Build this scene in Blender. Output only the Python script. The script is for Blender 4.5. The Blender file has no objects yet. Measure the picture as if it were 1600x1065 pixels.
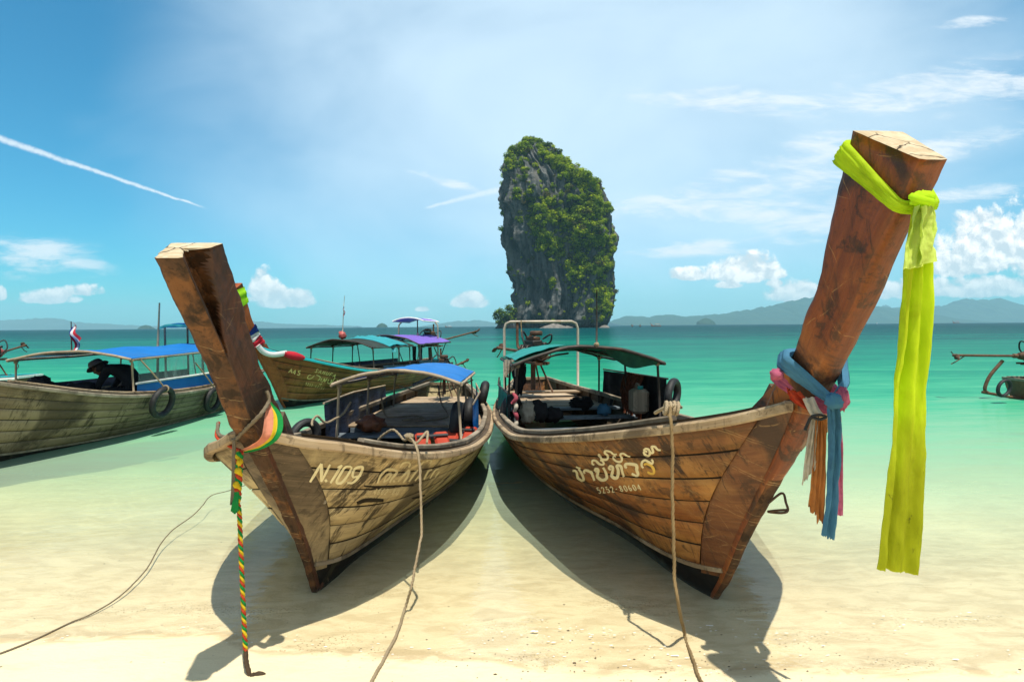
import bpy, bmesh, math, random
from math import sin, cos, pi, radians, sqrt, exp
from mathutils import Vector, Matrix, noise
from mathutils.bvhtree import BVHTree

random.seed(7)
sc = bpy.context.scene
COL = sc.collection

# ------------------------------------------------------------------ camera
CAM_Z = 1.6
FPX = 888.9                      # focal length in pixels of the 1600 px wide photograph (20 mm)
RC = Matrix.Rotation(radians(88.5), 3, 'X') @ Matrix.Rotation(radians(-0.43), 3, 'Z')
cd = bpy.data.cameras.new('camera')
cam = bpy.data.objects.new('camera', cd)
COL.objects.link(cam)
cam.matrix_world = Matrix.Translation((0, 0, CAM_Z)) @ RC.to_4x4()
cd.lens = 20.0
cd.sensor_width = 36.0
cd.clip_start = 0.05
cd.clip_end = 60000
sc.camera = cam
CAMP = Vector((0, 0, CAM_Z))


def ray(u, v):
    return RC @ Vector(((u - 800) / FPX, -(v - 532.5) / FPX, -1))


def at(u, v, y):
    d = ray(u, v)
    return CAMP + d * (y / d.y)


def atz(u, v, z=0.0):
    d = ray(u, v)
    return CAMP + d * ((z - CAM_Z) / d.z)


# ------------------------------------------------------------------ node helper
class NT:
    def __init__(self, tree):
        self.t = tree
        self.n = tree.nodes
        self.l = tree.links

    def put(self, sock, val):
        if hasattr(val, 'is_linked') or isinstance(val, bpy.types.NodeSocket):
            self.l.new(val, sock)
        elif val is not None:
            if isinstance(val, (tuple, list)) and len(val) == 3 and sock.type == 'RGBA':
                val = (*val, 1.0)
            sock.default_value = val

    def math(self, op, a, b=None, c=None, clamp=False):
        n = self.n.new('ShaderNodeMath')
        n.operation = op
        n.use_clamp = clamp
        self.put(n.inputs[0], a)
        if b is not None: self.put(n.inputs[1], b)
        if c is not None: self.put(n.inputs[2], c)
        return n.outputs[0]

    def vmath(self, op, a, b=None, scale=None):
        n = self.n.new('ShaderNodeVectorMath')
        n.operation = op
        self.put(n.inputs[0], a)
        if b is not None: self.put(n.inputs[1], b)
        if scale is not None: self.put(n.inputs['Scale'], scale)
        return n.outputs[0]

    def mix(self, f, a, b, blend='MIX'):
        n = self.n.new('ShaderNodeMix')
        n.data_type = 'RGBA'
        n.blend_type = blend
        n.clamp_factor = True
        self.put(n.inputs[0], f)
        self.put(n.inputs[6], a)
        self.put(n.inputs[7], b)
        return n.outputs[2]

    def noise(self, vec, scale, detail=4, rough=0.55, dist=0.0, out=0, dim='3D'):
        n = self.n.new('ShaderNodeTexNoise')
        n.noise_dimensions = dim
        if vec is not None: self.put(n.inputs['Vector'], vec)
        n.inputs['Scale'].default_value = scale
        n.inputs['Detail'].default_value = detail
        n.inputs['Roughness'].default_value = rough
        n.inputs['Distortion'].default_value = dist
        return n.outputs[out]

    def voro(self, vec, scale, feature='F1', out=0, rand=1.0):
        n = self.n.new('ShaderNodeTexVoronoi')
        n.feature = feature
        self.put(n.inputs['Vector'], vec)
        n.inputs['Scale'].default_value = scale
        n.inputs['Randomness'].default_value = rand
        return n.outputs[out]

    def ramp(self, f, stops, interp='LINEAR'):
        n = self.n.new('ShaderNodeValToRGB')
        n.color_ramp.interpolation = interp
        e = n.color_ramp.elements
        while len(e) > 1: e.remove(e[-1])
        e[0].position = stops[0][0]
        c = stops[0][1]
        e[0].color = (*c, 1) if isinstance(c, (tuple, list)) else (c, c, c, 1)
        for p, c in stops[1:]:
            q = e.new(p)
            q.color = (*c, 1) if isinstance(c, (tuple, list)) else (c, c, c, 1)
        self.put(n.inputs[0], f)
        return n.outputs[0]

    def step(self, x, a, b):
        n = self.n.new('ShaderNodeMapRange')
        n.interpolation_type = 'SMOOTHSTEP'
        self.put(n.inputs[0], x)
        n.inputs[1].default_value = a
        n.inputs[2].default_value = b
        n.inputs[3].default_value = 0.0
        n.inputs[4].default_value = 1.0
        return n.outputs[0]

    def mapping(self, vec, scale=(1, 1, 1), rot=(0, 0, 0), loc=(0, 0, 0)):
        n = self.n.new('ShaderNodeMapping')
        self.put(n.inputs['Vector'], vec)
        n.inputs['Scale'].default_value = scale
        n.inputs['Rotation'].default_value = rot
        n.inputs['Location'].default_value = loc
        return n.outputs[0]

    def coord(self, which):
        n = self.n.new('ShaderNodeTexCoord')
        return n.outputs[which]

    def pos(self):
        return self.n.new('ShaderNodeNewGeometry').outputs['Position']

    def sep(self, v):
        n = self.n.new('ShaderNodeSeparateXYZ')
        self.put(n.inputs[0], v)
        return n.outputs

    def comb(self, x, y, z=0.0):
        n = self.n.new('ShaderNodeCombineXYZ')
        self.put(n.inputs[0], x); self.put(n.inputs[1], y); self.put(n.inputs[2], z)
        return n.outputs[0]

    def bump(self, h, strength=0.5, dist=0.01, normal=None):
        n = self.n.new('ShaderNodeBump')
        n.inputs['Strength'].default_value = strength
        n.inputs['Distance'].default_value = dist
        self.put(n.inputs['Height'], h)
        if normal is not None: self.put(n.inputs['Normal'], normal)
        return n.outputs[0]

    def rnd(self):
        return self.n.new('ShaderNodeObjectInfo').outputs['Random']


# ------------------------------------------------------------------ sky (world), sun, exposure
SUN_DIR = Vector((0.12, -0.27, 1.0)).normalized()       # towards the sun, almost overhead
SUN_EL = math.asin(SUN_DIR.z)
SUN_AZ = math.atan2(SUN_DIR.x, SUN_DIR.y)

world = bpy.data.worlds.new('World')
sc.world = world
world.use_nodes = True
wt = NT(world.node_tree)
wt.n.clear()
sky = wt.n.new('ShaderNodeTexSky')
sky.sky_type = 'NISHITA'
sky.sun_disc = False
sky.sun_elevation = SUN_EL
sky.sun_rotation = SUN_AZ
sky.altitude = 0
sky.air_density = 1.0
sky.dust_density = 0.6
sky.ozone_density = 1.6
SKY_STRENGTH = 0.108

gen = wt.coord('Generated')
sx, sy, sz = wt.sep(gen)
ahead = wt.step(sy, 0.15, 0.35)
ysafe = wt.math('MAXIMUM', sy, 0.1)
gx = wt.math('DIVIDE', sx, ysafe)
gz = wt.math('DIVIDE', sz, ysafe)
gp = wt.comb(gx, gz, 0.0)


def gn(u, v):
    d = ray(u, v)
    return d.x / d.y, d.z / d.y


def ellipse(u, v, w, h, rot=0.0, flat=1.0):
    """1 at the centre, 0 on the rim, of an ellipse of the sky (sizes in photograph pixels)"""
    cx, cz = gn(u, v)
    X = wt.math('SUBTRACT', gx, cx)
    Z = wt.math('SUBTRACT', gz, cz)
    if rot:
        c, s = cos(rot), sin(rot)
        X2 = wt.math('ADD', wt.math('MULTIPLY', X, c), wt.math('MULTIPLY', Z, s))
        Z = wt.math('SUBTRACT', wt.math('MULTIPLY', Z, c), wt.math('MULTIPLY', X, s))
        X = X2
    X = wt.math('DIVIDE', X, w / FPX)
    Z = wt.math('DIVIDE', Z, h / FPX)
    if flat != 1.0:
        Z = wt.math('ADD', wt.math('MAXIMUM', Z, 0.0), wt.math('MULTIPLY', wt.math('MINIMUM', Z, 0.0), flat))
    r2 = wt.math('ADD', wt.math('MULTIPLY', X, X), wt.math('MULTIPLY', Z, Z))
    return wt.math('SUBTRACT', 1.0, r2)


skycol = wt.mix(1.0, sky.outputs[0], (0.21, 0.88, 1.06), 'MULTIPLY')
# thin high veil, brightest above the rock
veil_n = wt.noise(wt.mapping(gp, (1.2, 2.0, 1)), 2.2, 4, 0.5, 0.4)
veil = wt.step(wt.math('ADD', ellipse(930, 130, 780, 520), wt.math('MULTIPLY', wt.math('SUBTRACT', veil_n, 0.5), 0.9)), -0.1, 1.25)
skycol = wt.mix(wt.math('MULTIPLY', veil, 0.84), skycol, (6.2, 7.7, 8.8))
hi_n = wt.noise(wt.mapping(gp, (1.0, 2.6, 1), (0, 0, 0.12)), 3.0, 5, 0.55, 0.6)
hi = wt.step(wt.math('ADD', ellipse(1380, 170, 620, 420), wt.math('MULTIPLY', wt.math('SUBTRACT', hi_n, 0.5), 1.2)), 0.0, 1.6)
skycol = wt.mix(wt.math('MULTIPLY', hi, 0.42), skycol, (5.5, 6.9, 7.8))
# cirrus streaks
ci_n = wt.noise(wt.mapping(gp, (3.2, 15.0, 1), (0, 0, 0.10)), 1.7, 7, 0.62, 0.7)
ci_f = wt.noise(wt.mapping(gp, (9, 34, 1), (0, 0, 0.22)), 1.5, 6, 0.65, 0.5)
cis = None
for (u, v, w, h, r) in ((1180, 158, 210, 22, -0.03), (1470, 142, 240, 42, 0.12), (1180, 292, 170, 30, 0.12),
                        (1130, 328, 230, 26, -0.02), (1240, 246, 140, 30, 0.25), (1030, 330, 90, 8, 0.0),
                        (1530, 300, 110, 14, 0.1), (1140, 384, 190, 14, 0.05), (1520, 34, 80, 10, 0.05),
                        (690, 280, 60, 9, -0.30), (1290, 345, 120, 34, 0.1), (40, 400, 130, 34, -0.1),
                        (1480, 230, 160, 22, 0.2)):
    e = ellipse(u, v, w, h, r)
    cis = e if cis is None else wt.math('MAXIMUM', cis, e)
cid = wt.math('ADD', wt.math('ADD', wt.math('MULTIPLY', cis, 0.55), 0.02),
              wt.math('ADD', wt.math('MULTIPLY', wt.math('SUBTRACT', ci_n, 0.47), 2.9), wt.math('MULTIPLY', wt.math('SUBTRACT', ci_f, 0.5), 1.7)))
cim = wt.math('MULTIPLY', wt.step(cid, 0.0, 1.05), wt.step(cis, -0.9, 0.75))
skycol = wt.mix(wt.math('MULTIPLY', cim, 0.85), skycol, (7.0, 7.5, 7.9))


# contrails
def contrail(a, b, w0, w1, amount):
    global skycol
    (x0, z0), (x1, z1) = gn(*a), gn(*b)
    L = sqrt((x1 - x0) ** 2 + (z1 - z0) ** 2)
    tx, tz = (x1 - x0) / L, (z1 - z0) / L
    dx = wt.math('SUBTRACT', gx, x0)
    dz = wt.math('SUBTRACT', gz, z0)
    al = wt.math('DIVIDE', wt.math('ADD', wt.math('MULTIPLY', dx, tx), wt.math('MULTIPLY', dz, tz)), L)
    ac = wt.math('ABSOLUTE', wt.math('ADD', wt.math('SUBTRACT', wt.math('MULTIPLY', dz, tx), wt.math('MULTIPLY', dx, tz)),
                                     wt.math('MULTIPLY', wt.math('SUBTRACT', wt.noise(gp, 26, 3), 0.5), 0.006)))
    wd = wt.math('ADD', w0 / FPX, wt.math('MULTIPLY', al, (w1 - w0) / FPX))
    body = wt.math('SUBTRACT', 1.0, wt.math('DIVIDE', ac, wt.math('MAXIMUM', wd, 0.0004)))
    body = wt.math('MULTIPLY', body, wt.math('ADD', -0.10, wt.math('MULTIPLY', wt.noise(gp, 75, 6, 0.7), 1.7)))
    m = wt.math('MULTIPLY', wt.step(body, 0.0, 0.7), wt.math('MULTIPLY', wt.step(al, -0.9, -0.1), wt.math('SUBTRACT', 1.0, wt.step(al, 0.9, 1.02))))
    skycol = wt.mix(wt.math('MULTIPLY', m, amount), skycol, (7.2, 7.7, 8.1))


contrail((0, 217), (322, 326), 7.5, 2.2, 0.75)
contrail((790, 294), (662, 325), 8, 3, 0.5)

# fair-weather cumulus low over the sea
WARP = wt.vmath('ADD', gp, wt.vmath('SCALE', wt.vmath('SUBTRACT', wt.noise(gp, 22, 4, 0.5, 0, 1), (0.5, 0.5, 0.5)), scale=0.03))
puff = wt.math('SUBTRACT', 1.0, wt.voro(WARP, 42, 'SMOOTH_F1'))


def cloud_noise(off):
    p = wt.vmath('ADD', WARP, off)
    a = wt.math('SUBTRACT', 1.0, wt.voro(p, 21, 'F1'))
    b = wt.math('SUBTRACT', 1.0, wt.voro(p, 52, 'F1'))
    f = wt.noise(p, 34, 10, 0.70)
    return wt.math('ADD', wt.math('MULTIPLY', f, 0.62), wt.math('ADD', wt.math('MULTIPLY', a, 0.26), wt.math('MULTIPLY', b, 0.20)))


n0 = cloud_noise((0, 0, 0))
n1 = cloud_noise((0.005, 0.010, 0))
cum = None
for (u, v, w, h) in ((90, 467, 66, 24), (128, 458, 44, 22), (412, 462, 30, 48), (440, 472, 62, 28), (734, 474, 34, 22),
                     (1160, 428, 78, 40), (1072, 432, 40, 20), (1206, 430, 30, 22), (1138, 447, 26, 10), (1212, 444, 20, 10), (1500, 420, 70, 40),
                     (1545, 400, 110, 84), (1620, 400, 90, 110), (1528, 358, 46, 38), (1490, 428, 30, 24), (1246, 462, 60, 34), (1520, 455, 160, 32),
                     (1400, 458, 70, 30), (0, 462, 14, 22), (660, 484, 14, 8)):
    e = ellipse(u, v, w, h, 0.0, 2.6)
    cum = e if cum is None else wt.math('MAXIMUM', cum, e)
cden = wt.math('ADD', cum, wt.math('MULTIPLY', wt.math('SUBTRACT', n0, 0.60), 2.3))
cmask = wt.math('MULTIPLY', wt.step(cden, 0.0, 0.48), wt.step(cum, -1.0, 0.1))
relief = wt.math('ADD', 0.42, wt.math('MULTIPLY', wt.math('SUBTRACT', n0, n1), 5.0), clamp=True)
lowf = wt.step(gz, 0.045, 0.115)
relief = wt.math('MULTIPLY', relief, wt.math('ADD', 0.55, wt.math('MULTIPLY', lowf, 0.45)))
ccol = wt.mix(relief, (5.6, 6.2, 6.6), (10.6, 10.1, 9.6))
skycol = wt.mix(wt.math('MULTIPLY', cmask, wt.math('MULTIPLY', ahead, 0.93)), skycol, ccol)

bg = wt.n.new('ShaderNodeBackground')
plain = wt.mix(0.45, wt.mix(1.0, sky.outputs[0], (0.40, 0.90, 1.0), 'MULTIPLY'), (6.4, 6.5, 6.4))
wt.put(bg.inputs[0], wt.mix(ahead, plain, skycol))
bg.inputs[1].default_value = SKY_STRENGTH
wo = wt.n.new('ShaderNodeOutputWorld')
wt.l.new(bg.outputs[0], wo.inputs[0])

sd = bpy.data.lights.new('sun', 'SUN')
sd.energy = 4.7
sd.angle = radians(0.53)
sd.color = (1.0, 0.94, 0.82)
sun = bpy.data.objects.new('sun', sd)
COL.objects.link(sun)
sun.rotation_euler = SUN_DIR.to_track_quat('Z', 'Y').to_euler()
sun.location = (0, 0, 60)

sc.view_settings.view_transform = 'Standard'
sc.view_settings.look = 'None'
sc.view_settings.exposure = 0.36
sc.view_settings.gamma = 1.0
sc.view_settings.use_curve_mapping = False
sc.render.engine = 'CYCLES'
cy = sc.cycles
cy.use_denoising = True
cy.max_bounces = 10
cy.diffuse_bounces = 5
cy.glossy_bounces = 3
cy.transmission_bounces = 4
cy.transparent_max_bounces = 12
cy.volume_bounces = 1
cy.sample_clamp_indirect = 6.0
cy.caustics_reflective = False
cy.caustics_refractive = False

# ------------------------------------------------------------------ mesh builder and object helpers
ROOTM = {}


def link(o, parent=None):
    COL.objects.link(o)
    if parent is not None: o.parent = parent
    return o


def thing(name, label, cat, loc=(0, 0, 0), rz=0.0, group=None):
    o = bpy.data.objects.new(name, None)
    link(o)
    o.location = loc
    o.rotation_euler = (0, 0, rz)
    o.empty_display_size = 0.2
    o['label'] = label
    o['category'] = cat
    if group: o['group'] = group
    ROOTM[o.name] = Matrix.Translation(loc) @ Matrix.Rotation(rz, 4, 'Z')
    return o


def tag(o, label, cat, group=None):
    o['label'] = label
    o['category'] = cat
    if group: o['group'] = group
    return o


def rootm(o):
    while o.parent is not None: o = o.parent
    return ROOTM.get(o.name, Matrix.Identity(4))


class MB:
    def __init__(self):
        self.v, self.f, self.uv, self.m, self.s = [], [], [], [], []

    def face(self, idx, uvs, m=0, s=False):
        self.f.append(tuple(idx)); self.uv.append(uvs); self.m.append(m); self.s.append(s)

    def grid(self, P, m=0, smooth=True, wrap=False, flip=False, uv0=(0, 0), mf=None):
        """rows P[i][j]; u runs along i (rows), v along j"""
        ni, nj = len(P), len(P[0])
        b = len(self.v)
        for r in P: self.v.extend(r)
        U = [uv0[0]]
        for i in range(1, ni): U.append(U[-1] + (Vector(P[i][nj // 2]) - Vector(P[i - 1][nj // 2])).length)
        Vv = [uv0[1]]
        mi = ni // 2
        for j in range(1, nj): Vv.append(Vv[-1] + (Vector(P[mi][j]) - Vector(P[mi][j - 1])).length)
        if wrap: Vv.append(Vv[-1] + (Vector(P[mi][0]) - Vector(P[mi][-1])).length)
        for i in range(ni - 1):
            for j in range(nj if wrap else nj - 1):
                j2 = (j + 1) % nj
                q = [b + i * nj + j, b + (i + 1) * nj + j, b + (i + 1) * nj + j2, b + i * nj + j2]
                t = [(U[i], Vv[j]), (U[i + 1], Vv[j]), (U[i + 1], Vv[j + 1]), (U[i], Vv[j + 1])]
                if flip: q.reverse(); t.reverse()
                self.face(q, t, mf(i, j) if mf else m, smooth)
        return b

    def box(self, c, size, rot=None, m=0, ch=0.0):
        c = Vector(c)
        hx, hy, hz = size[0] / 2, size[1] / 2, size[2] / 2
        R = rot or Matrix.Identity(3)
        ax = max(range(3), key=lambda k: size[k])
        b = len(self.v)
        if ch <= 0:
            co = [Vector((sx_, sy_, sz_)) for sx_ in (-hx, hx) for sy_ in (-hy, hy) for sz_ in (-hz, hz)]
            fs = ((0, 1, 3, 2), (4, 6, 7, 5), (0, 4, 5, 1), (2, 3, 7, 6), (0, 2, 6, 4), (1, 5, 7, 3))
            for p in co: self.v.append(c + R @ p)
            o1, o2 = [k for k in range(3) if k != ax]
            for f in fs:
                self.face([b + i for i in f], [(co[i][ax], co[i][o1] + co[i][o2] * 0.7) for i in f], m, False)
            return
        # chamfered along the long axis and at its ends
        o1, o2 = [k for k in range(3) if k != ax]
        h = (hx, hy, hz)
        sec = [(h[o1] - ch, h[o2]), (h[o1], h[o2] - ch), (h[o1], -h[o2] + ch), (h[o1] - ch, -h[o2]),
               (-h[o1] + ch, -h[o2]), (-h[o1], -h[o2] + ch), (-h[o1], h[o2] - ch), (-h[o1] + ch, h[o2])]
        rows = []
        for t, k in ((-h[ax], 0.6), (-h[ax] + ch, 1), (h[ax] - ch, 1), (h[ax], 0.6)):
            row = []
            for a, d in sec:
                q = [0, 0, 0]
                q[ax] = t
                q[o1] = a if k == 1 else math.copysign(max(abs(a) - ch, 0.0005), a)
                q[o2] = d if k == 1 else math.copysign(max(abs(d) - ch, 0.0005), d)
                row.append(c + R @ Vector(q))
            rows.append(row)
        self.grid(rows, m, False, True)
        b0 = len(self.v) - 32
        for base, rev in ((b0, True), (b0 + 24, False)):
            idx = [base + j for j in range(8)]
            if rev: idx.reverse()
            self.face(idx, [(0.01 * j, 0) for j in range(8)], m, False)

    def tube(self, pts, r, n=8, m=0, caps=True, smooth=True):
        pts = [Vector(p) for p in pts]
        rows = []
        prevN = None
        for i, p in enumerate(pts):
            t = (pts[min(i + 1, len(pts) - 1)] - pts[max(i - 1, 0)])
            if t.length < 1e-9: t = Vector((0, 0, 1))
            t.normalize()
            if prevN is None:
                a = Vector((0, 0, 1)) if abs(t.z) < 0.9 else Vector((1, 0, 0))
                nn = t.cross(a).normalized()
            else:
                nn = (prevN - t * prevN.dot(t))
                nn = nn.normalized() if nn.length > 1e-6 else t.orthogonal().normalized()
            prevN = nn
            bb = t.cross(nn)
            rr = r[i] if isinstance(r, (list, tuple)) else r
            rows.append([p + (nn * cos(2 * pi * k / n) + bb * sin(2 * pi * k / n)) * rr for k in range(n)])
        b = self.grid(rows, m, smooth, True)
        if caps:
            self.face([b + k for k in range(n)][::-1], [(0, 0.01 * k) for k in range(n)], m)
            e = b + (len(rows) - 1) * n
            self.face([e + k for k in range(n)], [(0, 0.01 * k) for k in range(n)], m)

    def sweep(self, pts, section, m=0, up=Vector((0, 0, 1)), smooth=False, caps=True, side=None):
        pts = [Vector(p) for p in pts]
        rows = []
        for i, p in enumerate(pts):
            t = (pts[min(i + 1, len(pts) - 1)] - pts[max(i - 1, 0)]).normalized()
            s = t.cross(up)
            s = s.normalized() if s.length > 1e-6 else Vector((1, 0, 0))
            u = s.cross(t)
            sec = section(i / (len(pts) - 1)) if callable(section) else section
            rows.append([p + s * a + u * b for a, b in sec])
        n = len(rows[0])
        b = self.grid(rows, m, smooth, True)
        if caps:
            self.face([b + k for k in range(n)][::-1], [(0, 0.02 * k) for k in range(n)], m)
            e = b + (len(rows) - 1) * n
            self.face([e + k for k in range(n)], [(0, 0.02 * k) for k in range(n)], m)

    def lathe(self, c, axis, prof, n=14, m=0):
        """prof: (along axis, radius)"""
        ax = Vector(axis).normalized()
        a = ax.orthogonal().normalized()
        bb = ax.cross(a)
        rows = [[Vector(c) + ax * h + (a * cos(2 * pi * k / n) + bb * sin(2 * pi * k / n)) * r for k in range(n)] for h, r in prof]
        self.grid(rows, m, True, True)

    def torus(self, c, R, r, ax1, ax2, n=26, k=8, m=0, sq=1.0):
        c = Vector(c); ax1 = Vector(ax1).normalized(); ax2 = Vector(ax2).normalized()
        nn = ax1.cross(ax2)
        rows = []
        for i in range(n + 1):
            a = 2 * pi * i / n
            rad = ax1 * cos(a) + ax2 * sin(a)
            rows.append([c + rad * (R + r * cos(2 * pi * j / k)) + nn * (r * sq * sin(2 * pi * j / k)) for j in range(k)])
        self.grid(rows, m, True, True)

    def build(self, name, mats, parent=None, world=False, root=None):
        if not isinstance(mats, (list, tuple)): mats = [mats]
        me = bpy.data.meshes.new(name)
        vs = self.v
        if world:
            Mi = rootm(root or parent).inverted() if (root or parent) is not None else Matrix.Identity(4)
            vs = [Mi @ Vector(p) for p in vs]
        me.from_pydata([tuple(p) for p in vs], [], self.f)
        for mt in mats: me.materials.append(mt)
        me.polygons.foreach_set('material_index', self.m)
        me.polygons.foreach_set('use_smooth', self.s)
        ul = me.uv_layers.new(name='UVMap')
        ul.data.foreach_set('uv', [c for f in self.uv for t in f for c in t])
        me.update()
        o = bpy.data.objects.new(name, me)
        link(o, parent)
        return o


def catmull(pts, n):
    """n points on a smooth curve through pts (Vectors or tuples of floats)"""
    pts = [Vector(p) for p in pts]
    if len(pts) == 2:
        return [pts[0].lerp(pts[1], i / (n - 1)) for i in range(n)]
    P = [pts[0] * 2 - pts[1]] + pts + [pts[-1] * 2 - pts[-2]]
    # spread by length
    seg = [(pts[i + 1] - pts[i]).length + 1e-9 for i in range(len(pts) - 1)]
    tot = sum(seg)
    out = []
    for k in range(n):
        d = tot * k / (n - 1)
        i = 0
        while i < len(seg) - 1 and d > seg[i]:
            d -= seg[i]; i += 1
        t = min(d / seg[i], 1.0)
        p0, p1, p2, p3 = P[i], P[i + 1], P[i + 2], P[i + 3]
        out.append(0.5 * ((2 * p1) + (p2 - p0) * t + (2 * p0 - 5 * p1 + 4 * p2 - p3) * t * t + (3 * p1 - p0 - 3 * p2 + p3) * t ** 3))
    return out


class Mono:
    """monotone cubic through (x, y) pairs"""
    def __init__(self, xs, ys):
        self.x, self.y = xs, ys
        n = len(xs)
        d = [(ys[i + 1] - ys[i]) / (xs[i + 1] - xs[i]) for i in range(n - 1)]
        m = [d[0]] + [(0 if d[i - 1] * d[i] <= 0 else 2 * d[i - 1] * d[i] / (d[i - 1] + d[i])) for i in range(1, n - 1)] + [d[-1]]
        self.m = m

    def __call__(self, x):
        xs, ys, m = self.x, self.y, self.m
        x = min(max(x, xs[0]), xs[-1])
        i = 0
        while i < len(xs) - 2 and x > xs[i + 1]: i += 1
        h = xs[i + 1] - xs[i]
        t = (x - xs[i]) / h
        return ((2 * t ** 3 - 3 * t * t + 1) * ys[i] + (t ** 3 - 2 * t * t + t) * h * m[i]
                + (-2 * t ** 3 + 3 * t * t) * ys[i + 1] + (t ** 3 - t * t) * h * m[i + 1])


def fbm(p, o=4):
    return noise.fractal(Vector(p), 1.0, 2.0, o)


# ------------------------------------------------------------------ materials
def new_mat(name):
    m = bpy.data.materials.new(name)
    m.use_nodes = True
    t = NT(m.node_tree)
    t.n.clear()
    out = t.n.new('ShaderNodeOutputMaterial')
    return m, t, out


def principled(t, out, col, rough=0.7, normal=None, metal=0.0, spec=0.4):
    p = t.n.new('ShaderNodeBsdfPrincipled')
    t.put(p.inputs['Base Color'], col)
    t.put(p.inputs['Roughness'], rough)
    t.put(p.inputs['Metallic'], metal)
    p.inputs['Specular IOR Level'].default_value = spec
    if normal is not None: t.put(p.inputs['Normal'], normal)
    t.l.new(p.outputs[0], out.inputs[0])
    return p


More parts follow.
